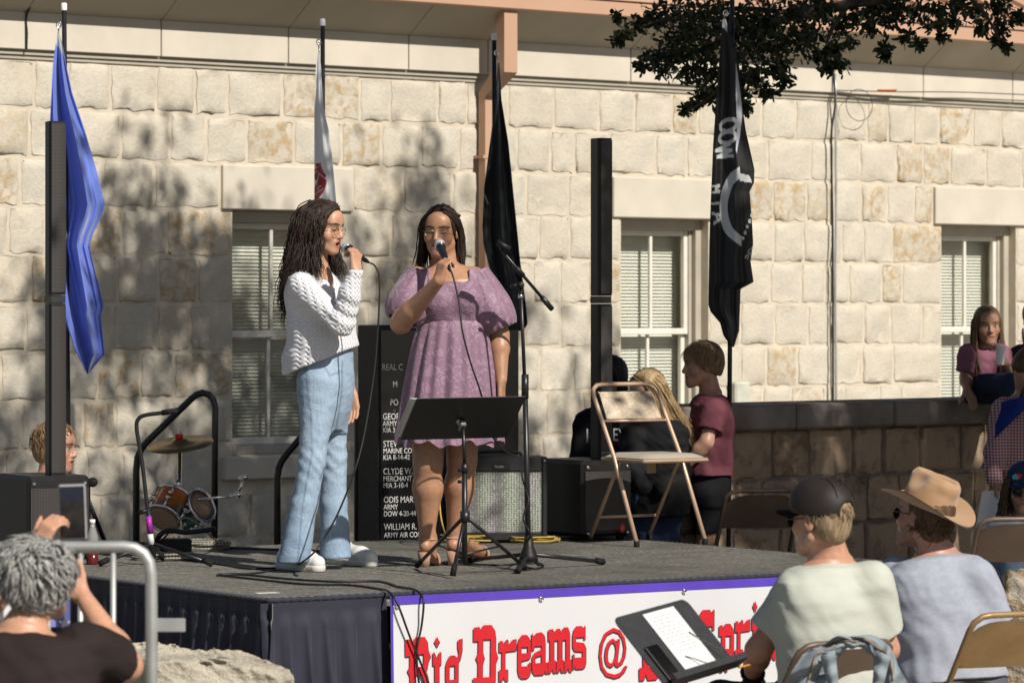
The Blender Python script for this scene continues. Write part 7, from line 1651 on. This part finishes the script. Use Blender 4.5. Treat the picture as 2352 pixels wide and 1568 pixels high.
# ------------------------------------------------------------------ live oak reaching over the wall; its crown shades the building
tree = empty('oak_tree', Vector((6.2, 16.6, 0)), 'dark live oak with a low branch hanging over the retaining wall', 'tree')
tk = MB(); tk.tube(bez([(6.2, 16.6, -.05), (6.15, 16.7, 1.2), (5.9, 16.9, 2.6), (5.6, 17.2, 3.6)], 6), [.34-.008*i for i in range(19)], 14); tk.build('trunk', MAT['bark'], tree, True)
rs = np.random.RandomState(17)
def wall_hit(p):
    """where the shadow of p lands on the facade, as (column,row) of the print"""
    p = Vector(p); dn = -S; den = dn.dot(WN); t = (WP0-p).dot(WN)/den; q = p+dn*t; return CX+F*q.x/q.y, HY+(CAM_Z-q.z)*F/q.y, t
def lands(p):
    p = Vector(p)
    t = (p.y-17.45)/(S.y); t = (17.45-p.y)/(-S.y)
    if t > 0:
        q = p-S*t
        if STAGE_Z-.1 < q.z < 2.45 and -1.6 < q.x < .75: return 'singer'
    t = (p.z-STAGE_Z)/S.z; q = p-S*t; r = q-SC0; a, b = r.dot(SE1), r.dot(SE2)
    if -.3 < a < SLEN+.3 and -.5 < b < (SDEP*.72 if a < 1.9 else SDEP*1.05): return 'stage'
    for yy, x0, x1 in ((13.3, .6, 2.6), (14.6, .8, 2.8), (11, -2.2, -.2), (16.3, 1.0, 3.2)):
        t = (yy-p.y)/(-S.y)
        if t > 0:
            q = p-S*t
            if -.2 < q.z < 1.35 and x0 < q.x < x1: return 'crowd'
    for yy, x0, x1, z0, z1, tag_ in ((20.2, .35, 1.2, .7, 1.65, 'kids'), (20.0, -2.55, -2.0, .9, 3.4, 'flag'), (20.3, .95, 1.35, 1.4, 3.3, 'flag'), (21.3, -1.14, -.86, 1.9, 3.4, 'flag2'), (20.3, -.78, -.05, .45, 1.65, 'flag'), (21.6, 2.35, 3.1, CZ, 2.1, 'girl')):
        t = (yy-p.y)/(-S.y)
        if t > 0:
            q = p-S*t
            if z0 < q.z < z1 and x0 < q.x < x1: return tag_
    t = (RWO-p).dot(WN)/((-S).dot(WN)); q = p-S*t; lr = (q-RWO).dot(WU)
    if t > 0 and r0 < lr and q.z < CZ+.02: return 'ret'
    return 'wall'
def want(p):  # chance of keeping a crown clump, by the shade desired where its shadow lands
    k = lands(p)
    if k in ('singer', 'stage', 'crowd'): return 0
    if k == 'kids': return .22
    if k == 'girl': return .12
    if k == 'flag': return .06
    if k == 'flag2': return .3
    if k == 'ret': return .75
    x, y, t = wall_hit(p)
    if t < 0: return .5
    if x > 1440: return 0.0
    if x > 1195: return .5*min(1, max(0, (y-330)/200)) if y < 1300 else .6
    e = 300+ (120 if x < 250 else 0)+60*math.sin(x*.011)+35*math.sin(x*.037)
    if y < e: return 0
    return min(1.0, (y-e)/260)
CL = []
# unseen crown right of the stage; clumps kept where their shade is wanted
n_try = 0
while len(CL) < 780 and n_try < 40000:
    n_try += 1
    p = np.array((rs.uniform(-.2, 8.5), rs.uniform(13.2, 21.5), rs.uniform(3.9, 8.6)))
    e = ((p[0]-4.4)/4.9)**2+((p[1]-17.6)/4.4)**2+((p[2]-5.6)/2.9)**2
    if e > 1: continue
    lim = CAM_Z+(HY+25)/F*p[1]
    if p[2] < lim+.45 and abs(p[0]) < p[1]*.145+.3: continue
    if rs.uniform() < want(p)**1.3: CL.append((p, rs.uniform(.16, .30), 70))
# the visible low branch
VIS = [(1500, 45, 26), (1470, 60, 16), (1440, 78, 12), (1415, 95, 9), (1418, 42, 9), (1545, 30, 40), (1600, 50, 48), (1650, 40, 50), (1700, 60, 50), (1750, 50, 50), (1800, 40, 46), (1850, 30, 40), (1890, 25, 30), (1560, 90, 36), (1610, 110, 44), (1670, 120, 44), (1730, 120, 42), (1780, 105, 38), (1830, 90, 34), (1540, 130, 26), (1500, 135, 20), (1475, 155, 10), (1520, 165, 14), (1580, 165, 30), (1630, 175, 34), (1690, 185, 34), (1740, 175, 26), (1790, 160, 20), (1620, 215, 24), (1655, 228, 22), (1700, 225, 18), (1600, 240, 12), (1575, 258, 9), (1660, 250, 10), (1715, 250, 10), (1760, 215, 14), (1800, 190, 12),
       (1860, 90, 24), (1880, 130, 16), (1900, 160, 12), (1915, 120, 20), (1930, 150, 12), (1930, 60, 30), (1975, 40, 24), (2010, 25, 20), (2000, 70, 14), (2040, 50, 16), (2060, 20, 22), (2100, 30, 24), (2150, 25, 22), (2200, 15, 22), (2080, 85, 14), (2110, 105, 10), (2030, 112, 10), (2033, 130, 10), (2140, 60, 14), (2190, 50, 16), (2240, 30, 22), (2290, 20, 20), (2300, 60, 14), (2290, 95, 12), (2310, 110, 8), (2340, 40, 14), (2165, 90, 8), (2250, 70, 10), (1950, 100, 12)]
for x, y, r_ in VIS:
    Yl = 21.2+rs.uniform(-.35, .35); CL.append((np.array(W(x, y-4, Yl)), r_*Yl/F, int(16+r_*5.0)))
def leaves(cl, seed, vis):
    rs = np.random.RandomState(seed); Vv = []; Ff = []; n0 = 0
    for c, r_, n in cl:
        P = c+rs.normal(0, 1, (n, 3))*r_*np.array((.62, .62, .5)); D = rs.normal(0, 1, (n, 3))+np.array((0, 0, -.35)); D /= np.linalg.norm(D, axis=1)[:, None]; U = rs.normal(0, 1, (n, 3)); Sd = np.cross(D, U); Sd /= np.linalg.norm(Sd, axis=1)[:, None]; Nn = np.cross(Sd, D)
        Ln = rs.uniform(.030, .056, n)[:, None]*(1.0 if vis else 2.3); Wd = Ln*rs.uniform(.17, .25, n)[:, None]*(1 if vis else 1.25)
        q = [P, P+D*Ln*.3+Sd*Wd*.8, P+D*Ln*.68+Sd*Wd, P+D*Ln, P+D*Ln*.68-Sd*Wd, P+D*Ln*.3-Sd*Wd*.8]
        q = np.stack(q, 1); q[:, 2:5] += Nn[:, None, :]*Ln[:, None, :]*.08
        Vv.append(q.reshape(-1, 3)); b = n0+np.arange(n)*6; Ff.append(np.stack([np.concatenate([b, b]), np.concatenate([b+1, b+3]), np.concatenate([b+2, b+4]), np.concatenate([b+3, b+5])], 1)[:, :]); n0 += n*6
    V = np.concatenate(Vv); Q = np.concatenate(Ff); n_ = len(Q)
    # two quads per leaf: (0,1,2,3) and (0,3,4,5)
    Q = np.concatenate([np.stack([np.arange(0, len(V), 6)+k for k in (0, 1, 2, 3)], 1), np.stack([np.arange(0, len(V), 6)+k for k in (0, 3, 4, 5)], 1)])
    return V, Q
nv = len(VIS); V, Q = leaves(CL[:-nv], 3, False); V2, Q2 = leaves(CL[-nv:], 4, True)
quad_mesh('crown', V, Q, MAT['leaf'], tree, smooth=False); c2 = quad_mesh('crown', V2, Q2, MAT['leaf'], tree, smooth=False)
fork = Vector((5.6, 17.2, 3.6)); br_n = 0
for k in range(0, len(CL)-nv, 26):
    p = Vector(CL[k][0]); m_ = fork.lerp(p, .5)+Vector((0, 0, .35)); 
    ok = all((lambda q: q.z > CAM_Z+(HY+15)/F*q.y or abs(q.x) > q.y*.15)(v_) for v_ in bez([fork, m_, p], 4)) and want(p) > .3
    if ok:
        t_ = MB(); P = bez([fork, m_, p], 6); t_.tube(P, [.085*(1-i/len(P))+.012 for i in range(len(P))], 7); t_.build('branch', MAT['bark'], tree, True)
for pts in ([(5.6, 17.2, 3.6), tuple(W(2420, -60, 20.4)), tuple(W(2200, -30, 21.2)), tuple(W(1950, 10, 21.2)), tuple(W(1750, 60, 21.2)), tuple(W(1600, 120, 21.2)), tuple(W(1520, 160, 21.2))], [tuple(W(1850, 35, 21.2)), tuple(W(1700, 20, 21.2)), tuple(W(1560, 40, 21.2)), tuple(W(1470, 62, 21.2)), tuple(W(1415, 95, 21.2))], [tuple(W(1750, 60, 21.2)), tuple(W(1690, 150, 21.2)), tuple(W(1640, 215, 21.2)), tuple(W(1575, 258, 21.2))], [tuple(W(1950, 10, 21.2)), tuple(W(1905, 80, 21.2)), tuple(W(1895, 150, 21.2))], [tuple(W(2200, -30, 21.2)), tuple(W(2260, 30, 21.2)), tuple(W(2300, 100, 21.2))]):
    t_ = MB(); P = bez(pts, 6); t_.tube(P, [(.05 if pts[0][0] > 5 else .012)*(1-i/len(P))+.004 for i in range(len(P))], 6); t_.build('branch', MAT['bark'], tree, True)
print('leaf clumps', len(CL), 'tries', n_try)
# ------------------------------------------------------------------ audience in front
GZ0 = -.15
tee_g = cloth('pale_green_cotton', (.44, .455, .395), .06, 5); tee_b = cloth('heather_blue_cotton', (.31, .33, .385), .08, 40, bs=60)
# man in black trucker cap
Ya = 13.0; qa = lambda x, y, dy=0: W(x, y, Ya+dy)
Ha = Head(qa(1884, 1192), (-.76, .64, -.06), (0, 0, 1), 1.02); nk = qa(1908, 1284, .02); pv = Vector((XY(1915, Ya), Ya-.02, .36))
fa = (-.55, .83)
ar = [(qa(1838, 1352, .04), qa(1742, 1492, .06), qa(1725, 1560, .30), (.2, .9, -.1), (.3, 0, -.9), 1, (20, 25, 20)), (qa(2000, 1340, -.02), qa(2035, 1490, .05), qa(1990, 1560, .32), (-.3, .9, -.1), (-.3, 0, -.9), -1, (20, 25, 20))]
lg = [(pv+Vector((-.08, .03, 0)), pv+Vector((-.36, .36, .02)), Vector((pv.x-.36, pv.y+.38, GZ0+.08))), (pv+Vector((.08, .06, 0)), pv+Vector((-.12, .46, .02)), Vector((pv.x-.12, pv.y+.48, GZ0+.08)))]
pa = folk('seated man in black mesh-back cap and pale green T-shirt', Ha, (.46, .24, .155), nk, pv, fa, ar, lg, tee_g, cloth('dark_trousers', (.02, .022, .03)), .72, tk=.024, bulk=1.18, seed=21, fem=False, jaw=1.05, loc=Vector((pv.x, pv.y, GZ0)), h=.006, crease=.0032, stub=(.42, .30, .23))
cap_hair(Ha, 'hair', hair_mat('greying_blond', (.17, .115, .062), (.32, .235, .145)), pa, .006, lambda B: B.cut(Ha.p(0, .02, -.0), Ha.dirw(0, 1, -.2), .01), .0055)
tufts(Ha, bpy.data.materials['greying_blond'], pa, 700, lambda x, y, z: y < .15 and -.75 < z < .15, .024, (.0026, .0014), 3, .3, .3, .007, (0, -.2, -1))
def mesh_cap():
    m, t, b = newmat('black_cap_mesh'); oc = coords(t); L(t, mixc(t, noise(t, oc, 8, 3), (.012, .009, .008), (.03, .022, .018)), b.inputs['Base Color']); b.inputs['Roughness'].default_value = .55; b.inputs['Specular IOR Level'].default_value = .3
    bump(t, b, noise(t, oc, 420, 2), .35, .003); return m
mc_ = mesh_cap(); ball_cap(Ha, pa, mc_, blackc, 1.05, .014, .080, open_back=True, tilt=.20)
glasses(Ha, pa, MAT['black_metal'], MAT['sun_lens'], .026, .019, .002, yo=.101)
wb = MB(); wc = Vector(ar[0][2]).lerp(Vector(ar[0][1]), .25); dd = (Vector(ar[0][2])-Vector(ar[0][1])).normalized(); u_ = dd.orthogonal().normalized(); v_ = dd.cross(u_)
wb.tube([wc+u_*(.036*math.cos(a))+v_*(.036*math.sin(a)) for a in np.linspace(0, 6.283, 15)[:-1]], .009, 6, closed=True); wb.build('wrist_watch', MAT['rubber'], pa, True)
# man in felt hat
Yt = 14.2; qt = lambda x, y, dy=0: W(x, y, Yt+dy)
Ht = Head(qt(2122, 1188), (-.74, .64, .12), (.24, -.06, .96), 1.02); nk = qt(2150, 1268, .02); pv = Vector((XY(2185, Yt), Yt-.05, .36))
ar = [(qt(2060, 1328, .05), qt(2048, 1450, .14), qt(2000, 1500, .40), (-.2, .9, -.1), (.3, 0, -.9), 1, (20, 25, 20)), (qt(2238, 1330, -.05), qt(2290, 1460, -.02), qt(2230, 1520, .3), (-.5, .8, -.1), (-.3, 0, -.9), -1, (20, 25, 20))]
lg = [(pv+Vector((-.09, .03, 0)), pv+Vector((-.30, .42, .02)), Vector((pv.x-.30, pv.y+.44, GZ0+.08))), (pv+Vector((.09, .05, 0)), pv+Vector((.0, .48, .02)), Vector((pv.x+.0, pv.y+.5, GZ0+.08)))]
pt = folk('seated man in tan felt western hat and blue-grey T-shirt', Ht, (.42, .22, .15), nk, pv, (-.5, .86), ar, lg, tee_b, cloth('grey_trousers', (.10, .10, .12)), .80, tk=.026, bulk=1.22, seed=25, fem=False, loc=Vector((pv.x, pv.y, GZ0)), h=.006, crease=.0032, stub=(.12, .07, .045))
cap_hair(Ht, 'hair', MAT['hair_brown'], pt, .008, lambda B: B.cut(Ht.p(0, .02, -.0), Ht.dirw(0, 1, -.2), .01), .006)
tufts(Ht, MAT['hair_brown'], pt, 480, lambda x, y, z: y < .1 and -.9 < z < -.28, .05, (.004, .002), 3, .2, .4, .010, (0, -.5, -1))
glasses(Ht, pt, MAT['black_metal'], MAT['sun_lens'], .026, .019, .002, yo=.101)
felt = M('tan_felt', (.36, .225, .125), .85, .08, 6, .12, 200, spec=.15, sheen=.3)
Hh = Head(Ht.p(0, -.010, .050), Ht.R[:, 1]+np.array((0, 0, .22)), (.34, -.20, .92), 1.0)
B = Vol(.0055)
B.loft(Hh.p(0, 0, 0), Hh.R[:, 2], Hh.R[:, 1], [(-.01, .104, .088, 0, 0), (.04, .101, .084, 0, 0), (.075, .096, .078, 0, 0), (.095, .088, .068, 0, 0), (.105, .072, .052, 0, 0)], 0, n=2.1)
B.cap(Hh.p(0, .07, .088), Hh.p(0, -.075, .090), .03, .03, .03); B.cap(Hh.p(.042, .05, .092), Hh.p(.036, -.06, .090), .022, .022, .02); B.cap(Hh.p(-.042, .05, .092), Hh.p(-.036, -.06, .090), .022, .022, .02)
B.ell(Hh.p(0, -.01, .130), V3(.022, .085, .046), Hh.R, .022, 's')
for sx in (-1, 1): B.ell(Hh.p(sx*.080, .045, .102), V3(.038, .050, .044), Hh.R, .022, 's')
V, Q = B.mesh(); hat = empty('felt_hat', Vector(Hh.p(0, 0, 0)), 'tan felt hat with pinched crown on the seated man in blue-grey', 'hat'); quad_mesh('crown', V, Q, felt, hat)
bm_ = MB()
def brim(u, v, k):
    a = u*6.283; rx = .084+v*.082; ry = .101+v*.088; x = rx*math.sin(a); y = ry*math.cos(a)
    z = -.006+.045*(v**1.6)*(math.sin(a)**2)-.012*v*math.cos(a)**2+k
    return Vector(Hh.p(x, y, z))
bm_.grid(lambda u, v: brim(u, v, .002), 48, 7, closed_u=True); bm_.grid(lambda u, v: brim(1-u, v, -.002), 48, 7, closed_u=True); bm_.build('brim', felt, hat, True)
bd_ = MB(); bd_.grid(lambda u, v: Vector(Hh.p(.0905*math.sin(u*6.283), .1065*math.cos(u*6.283), .0+.016*v)), 40, 2, closed_u=True); bd_.build('hat_band', M('tan_ribbon', (.30, .17, .10), .6), hat, True)
kn_ = MB(); kn_.tube([Hh.p(.085, .04, .004), Hh.p(.092, .02, .010), Hh.p(.097, -.01, -.002), Hh.p(.099, -.03, -.004)], .0035, 5); kn_.build('band_cord', M('dark_cord', (.12, .06, .03), .6), hat, True)
# person filming with a phone
Yf = 10.6; qf = lambda x, y, dy=0: W(x, y, Yf+dy)
Hf = Head(qf(92, 1338), (.30, .93, .10), (-.10, 0, 1), .95); nk = qf(52, 1442, -.03); pv = Vector((XY(40, Yf), Yf-.12, .30))
ar = [(qf(190, 1490, -.02), qf(292, 1528, .10), qf(190, 1368, .24), (-.75, .12, .6), (-.3, .9, 0), -1, (45, 50, 30)), (qf(-90, 1500, -.02), qf(-60, 1420, .25), qf(84, 1262, .33), (.40, .02, .8), (.65, .70, .1), 1, (38, 42, 30))]
lg = [(pv+Vector((-.1, .05, 0)), pv+Vector((-.15, .42, .02)), Vector((pv.x-.15, pv.y+.4, GZ0+.08))), (pv+Vector((.1, .05, 0)), pv+Vector((.15, .42, .02)), Vector((pv.x+.15, pv.y+.4, GZ0+.08)))]
pf = folk('grey-haired person in dark brown T-shirt filming with a phone', Hf, (.50, .27, .17), nk, pv, (.15, 1), ar, lg, cloth('dark_brown_cotton', (.025, .018, .017)), blackc, .80, tk=.024, bulk=1.12, seed=31, fem=False, loc=Vector((pv.x, pv.y, GZ0)), h=.0065, crease=.005)
cap_hair(Hf, 'hair', MAT['hair_grey'], pf, .012, lambda B: B.cut(Hf.p(0, .05, -.0), Hf.dirw(0, .9, -.35), .01), .0055)
def whorl(H, mat, parent, n, seed):
    rs = np.random.RandomState(seed); random.seed(seed); vs, fs = [], []
    for c in range(n):
        d = rs.normal(0, 1, 3); d /= np.linalg.norm(d)
        if d[1] > .55 or d[2] < -.65: continue
        root = np.array((d[0]*.078, d[1]*.096-.014, d[2]*.086+.034)); t = np.cross(d, (0, -.6, .8)); t /= np.linalg.norm(t)+1e-6; dn = np.array((0, -.25, -1.)); dn = dn-d*(dn @ d); fl_ = dn+t*(.8*math.sin(d[0]*3+d[2]*4+1)+rs.normal(0, .25)); fl_ /= np.linalg.norm(fl_)+1e-6
        L_ = .075*rs.uniform(.7, 1.2); sd = np.cross(d, fl_); k = rs.choice((-1, 1))*.014
        P = [root-d*.003, root+d*.012+fl_*L_*.3, root+d*.016+fl_*L_*.6+sd*k, root+d*.012+fl_*L_*.9+sd*k*1.5, root+d*.004+fl_*L_*1.1+sd*k]
        C = crv([H.p(*q) for q in P], 9); kk = rs.uniform(.7, 1.3); lock_mesh(vs, fs, C, .0046*kk, .0025*kk, .6, 5, H.dirw(*d))
    return link_mesh('hair_lock', vs, fs, mat, parent, True)
whorl(Hf, MAT['hair_grey'], pf, 1700, 6)
fy = 10.98; pc_ = W(167, 1176, fy); ph = empty('mobile_phone', pc_, 'black mobile phone held up by the grey-haired person', 'phone')
prt = Matrix.Rotation(R(-2), 3, 'Y'); m_ = MB(); m_.box(pc_, (.078, .010, .160), prt, .006); m_.build('case', M('phone_case', (.30, .29, .29), .3), ph, autosm=35)
def screen():
    m, t, b = newmat('phone_screen'); oc = coords(t); sx = N(t, 'ShaderNodeSeparateXYZ'); L(t, oc, sx.inputs[0])
    c = mixc(t, ramp(t, noise(t, oc, 28, 4), .4, .65), (.006, .006, .007), (.05, .035, .025)); up_ = ramp(t, sx.outputs[2], .02, .05); c = mixc(t, up_, c, (.012, .02, .05))
    b.inputs['Base Color'].default_value = (.008, .008, .009, 1); b.inputs['Roughness'].default_value = .12; L(t, c, b.inputs['Emission Color']); b.inputs['Emission Strength'].default_value = .45; return m
m_ = MB(); m_.box(pc_-Vector((0, .0056, 0)), (.070, .001, .148), prt); m_.build('screen', screen(), ph)
# ------------------------------------------------------------------ steel crowd barrier
yb = 11.25; qbq = lambda x, y: W(x, y, yb)
cb_ = empty('crowd_barrier', Vector((XY(347, yb), yb, GZ0)), 'galvanised steel crowd barrier with rounded corner behind the filming person', 'barrier')
P = [qbq(-560, 1262), qbq(285, 1255), qbq(310, 1259), qbq(330, 1271), qbq(342, 1290), qbq(347, 1318), qbq(348, 1400)]; P.append(Vector((P[-1].x, yb, GZ0+.02)))
m_ = MB(); m_.tube(P, .0178, 14); m_.build('frame', MAT['steel_galv'], cb_, True)
m_ = MB(); m_.tube([Vector((qbq(-560, 0).x, yb, GZ0+.2)), Vector((qbq(347, 0).x, yb, GZ0+.2))], .0178, 12); m_.build('lower_rail', MAT['steel_galv'], cb_, True)
for k in range(8):
    x = 260-75*k; m_ = MB(); a = qbq(x, 1262); m_.tube([a, Vector((a.x, yb, GZ0+.2))], .0088, 8); m_.build('bar', MAT['steel_galv'], cb_, True)
m_ = MB(); c = qbq(392, 1435); m_.box(c, (.086, .008, .040), None, .002); m_.build('latch_plate', MAT['steel_galv'], cb_)
m_ = MB(); m_.box(Vector((qbq(330, 0).x, yb, GZ0+.01)), (.05, .5, .02)); m_.build('foot', MAT['steel_galv'], cb_)
# star-spangled cloth tied to the barrier
yn = 11.33; bu = empty('star_bunting', W(60, 1440, yn), 'pale blue star-printed cloth hanging on the steel barrier', 'cloth')
cl = lambda x, y: W(x, y, yn)+Vector((0, .012*math.sin(x*.06), 0))
m_ = MB(); m_.grid(lambda u, v: cl(88+73*u, 1268+172*v), 10, 8); m_.build('blue_field', cloth('pale_blue_print', (.20, .22, .50), .1), bu, True)
m_ = MB(); m_.grid(lambda u, v: cl(-60+147*u, 1268+172*v), 12, 8); m_.build('white_field', cloth('white_print_cloth', (.66, .66, .66), .05), bu, True)
def star(c, r_): return [c+Vector((math.sin(k*math.pi/5)*(r_ if k % 2 == 0 else r_*.42), -.014, math.cos(k*math.pi/5)*(r_ if k % 2 == 0 else r_*.42))) for k in range(10)]
for x, y in ((108, 1300), (145, 1305), (125, 1335), (105, 1372), (147, 1372), (128, 1405), (150, 1430)):
    m_ = MB(); m_.add(star(cl(x, y), .018), [tuple(range(9, -1, -1))]); m_.build('star', MAT['paper'], bu)
m_ = MB(); m_.grid(lambda u, v: cl(-10+33*u, 1272+10*v+8*math.sin(u*3))-Vector((0, .014, 0)), 8, 3); m_.build('red_mark', MAT['red_print'], bu)
m_ = MB(); m_.grid(lambda u, v: cl(-14+20*u, 1290+9*v-5*math.sin(u*3))-Vector((0, .014, 0)), 8, 3); m_.build('red_mark', MAT['red_print'], bu)
# ------------------------------------------------------------------ limestone blocks
def boulder(c, half, seed, label, rot=0):
    B = Vol(.009); Rm = np.array(Matrix.Rotation(rot, 3, 'Z') @ Matrix.Rotation(.10, 3, 'Y')); B.box(c, half, Rm, .03, 0)
    rdg = lambda sc_, am_, d_, sd_: (lambda X, Y, Z, f_=wr(sc_, 1.0, d_, sd_): am_*(1-2*np.sqrt(np.abs(f_(X, Y, Z))+.002)))
    B.disp(wr(12, .018, (.6, .5, .8), seed)); B.disp(rdg(20, -.016, (.25, .3, 1), seed+1)); B.disp(rdg(48, -.008, (.9, .3, .5), seed+2)); B.disp(wr(120, .004, (.3, .6, .9), seed+3))
    V, Q = B.mesh(); o = quad_mesh('limestone_block', V-np.array((c[0], c[1], GZ0)), Q, MAT['boulder'], None); o.location = (c[0], c[1], GZ0); tag(o, label, 'boulder'); return o
MAT['boulder'] = stone_mat('rough_limestone', ((.58, .52, .41), (.54, .48, .38), (.60, .55, .45)), (.30, .20, .10), (.20, .17, .12), .6, -.2, 3.0, .9, .03)
boulder((XY(450, 12.9), 12.9, .165), (.25, .30, .40), 3, 'rough pale limestone block beside the steel barrier', .25)
boulder((2.32, 15.6, .22), (.34, .32, .42), 7, 'rough limestone block behind the man in the felt hat', -.2)
# ------------------------------------------------------------------ folding chairs in the audience
folding_chair((XY(1862, 12.95), 12.95, GZ0-.02), (-.52, .85), 'brown folding chair with denim jacket over its back', MAT['brown_metal'], MAT['brown_metal'], MAT['brown_metal'], False)
folding_chair((XY(2268, 13.9), 13.9, GZ0), (-.45, .89), 'tan metal folding chair under the man in the felt hat', MAT['gold_metal'], MAT['gold_metal'], MAT['gold_metal'], False, sc=1.0)
folding_chair((XY(2300, 17.55), 17.3, 0.0), (-.15, .98), 'brown metal folding chair in front of the woman in the blue cap', MAT['brown_metal'], MAT['brown_metal'], MAT['brown_metal'], False)
folding_chair((XY(1728, 19.9), 19.9, 0.0), (-.2, .97), 'brown metal folding chair beside the dark flag pole', MAT['brown_metal'], MAT['brown_metal'], MAT['brown_metal'], False)
# denim jacket over the chair back
yj = 12.58; jk = empty('denim_jacket', W(1960, 1568, yj), 'faded denim jacket draped over the brown chair back', 'jacket')
outer = [(1790, 1640), (1812, 1568), (1838, 1512), (1880, 1482), (1930, 1462), (1985, 1458), (2035, 1475), (2062, 1515), (2082, 1568), (2105, 1640)]
inner = [(1925, 1640), (1918, 1568), (1918, 1530), (1926, 1505), (1945, 1490), (1970, 1487), (1992, 1497), (2006, 1522), (2010, 1568), (2012, 1640)]
oc_, ic_ = bez([Vector((x, y, 0)) for x, y in outer], 6), bez([Vector((x, y, 0)) for x, y in inner], 6)
def jac(u, v):
    i = u*(len(oc_)-1); a = int(min(i, len(oc_)-2)); f = i-a; o_ = oc_[a].lerp(oc_[a+1], f); n_ = ic_[a].lerp(ic_[a+1], f); q = n_.lerp(o_, v)
    d = -.022*math.sin(math.pi*min(1, v*.9+.1))-.016*math.sin(u*23+3*v)*v-.009*math.sin(u*47+v*7)-.012*math.sin(v*9+u*11)-.006*math.sin(u*83+v*15)
    if v < .2: d += .03*(1-v/.2)
    return W(q.x+4*math.sin(v*8+u*20), q.y+3*math.sin(u*40), yj+d)
MAT['denim_pale'] = denim('faded_denim', (.27, .305, .32), (.17, .205, .235), 3)
m_ = MB(); m_.grid(jac, 90, 26); m_.build('body', MAT['denim_pale'], jk, True)
m_ = MB(); m_.tube([jac(u, .62)-Vector((0, .008, 0)) for u in np.linspace(.12, .88, 60)], .003, 5); m_.build('seam', M('tan_thread', (.28, .19, .10), .8), jk, True)
for side_ in (0, 1):
    def lapel(u, v):
        x0 = (1922 if side_ == 0 else 2008); sg = -1 if side_ == 0 else 1
        return W(x0+sg*(4+34*v*(1-.35*u))-sg*10*u, 1492+u*88+14*v, yj-.055-.018*math.sin(math.pi*v)-.006*math.sin(u*14))
    m_ = MB(); m_.grid(lapel, 20, 8); m_.build('lapel', MAT['denim_pale'], jk, True)
# ------------------------------------------------------------------ music stand in front of the stage
yk = 12.6; fs_ = empty('music_stand', Vector((XY(1562, yk), yk, GZ0)), 'black music stand with paper and phone in front of the banner', 'music stand')
dc = W(1553, 1474, yk); DU = Vector((.257, .40, .035)).normalized(); DV = Vector((-.16, .083, .20)); DV = (DV-DU*DV.dot(DU)).normalized(); DN = DU.cross(DV).normalized(); drot = Matrix((DU, DV, DN)).transposed()
m_ = MB(); rc = .03; pl = []
for cx_, cy_, a0 in ((.235-rc, .145-rc, 0), (-.235+rc, .145-rc, 90), (-.235, -.145, 0), (.235, -.145, 0)):
    if cy_ > 0: pl += [(cx_+rc*math.cos(R(a0+k*22.5)), cy_+rc*math.sin(R(a0+k*22.5))) for k in range(5)]
    else: pl.append((cx_, cy_))
m_.prism(pl, dc, DU, DV, -DN*.004); m_.box(dc-DV*.147+DN*.024, (.47, .005, .052), drot); m_.box(dc-DV*.137+DN*.049, (.47, .022, .004), drot); m_.build('desk', M('stand_grey', (.035, .035, .037), .5, .15, 30, .05), fs_)
m_ = MB(); m_.tube([dc-DV*.06-DN*.03, Vector((dc.x-DN.x*.05, dc.y-DN.y*.05, GZ0+.1))], .014, 10); m_.build('post', MAT['black_metal'], fs_, True)
b3 = Vector((dc.x-DN.x*.05, dc.y-DN.y*.05, GZ0))
tripod(fs_, b3+Vector((0, 0, .22)), [b3+Vector((.26*math.cos(a), .26*math.sin(a), 0)) for a in (.5, 2.6, 4.7)], .009, MAT['black_metal'], 0)
pr_ = empty('music_sheet', dc, 'white typed sheet on the front music stand', 'paper')
m_ = MB(); m_.box(dc+DU*.03-DV*.005+DN*.003, (.20, .265, .001), drot); m_.build('sheet', MAT['paper'], pr_)
m_ = MB(); rg = random.Random(4)
for k in range(11):
    x = -.075; 
    while x < .06:
        w_ = rg.uniform(.008, .03); m_.box(dc+DU*(.03+x+w_/2)+DV*(.105-.014*k)+DN*.0042, (w_, .0025, .0004), drot); x += w_+rg.uniform(.006, .02)
to_ = m_.build('typed_lines', M('grey_ink', (.40, .40, .42), .8), pr_); to_['kind'] = 'stuff'
p2_ = empty('mobile_phone', dc-DU*.15-DV*.06, 'dark mobile phone lying on the front music stand', 'phone')
m_ = MB(); m_.box(dc-DU*.165-DV*.065+DN*.008, (.075, .15, .009), drot, .004); m_.build('case', MAT['black_plastic'], p2_, autosm=35); m_ = MB(); m_.box(dc-DU*.165-DV*.065+DN*.0132, (.068, .142, .001), drot); m_.build('screen', M('dark_glass', (.006, .006, .007), .1, .1, 5, 0), p2_)
for k, (x0, y0, x1, y1) in enumerate(((-.02, -.06, .035, -.125), (.10, .02, .17, -.10))):
    m_ = MB(); m_.tube(bez([dc+DU*x0+DV*y0+DN*.006, dc+DU*(x0+x1)*.5+DV*((y0+y1)*.5+.01)+DN*.012, dc+DU*x1+DV*y1+DN*.03], 5), .0018, 5); m_.build('page_clip', MAT['black_metal'], fs_, True)
m_ = MB(); a = W(1696, 1532, 12.75); m_.tube([a, a+Vector((.04, .03, .006))], .0035, 6); tag(m_.build('pencil', M('yellow_orange_paint', (.60, .22, .02), .5), None, True), 'orange pencil on the front music stand shelf', 'pencil')
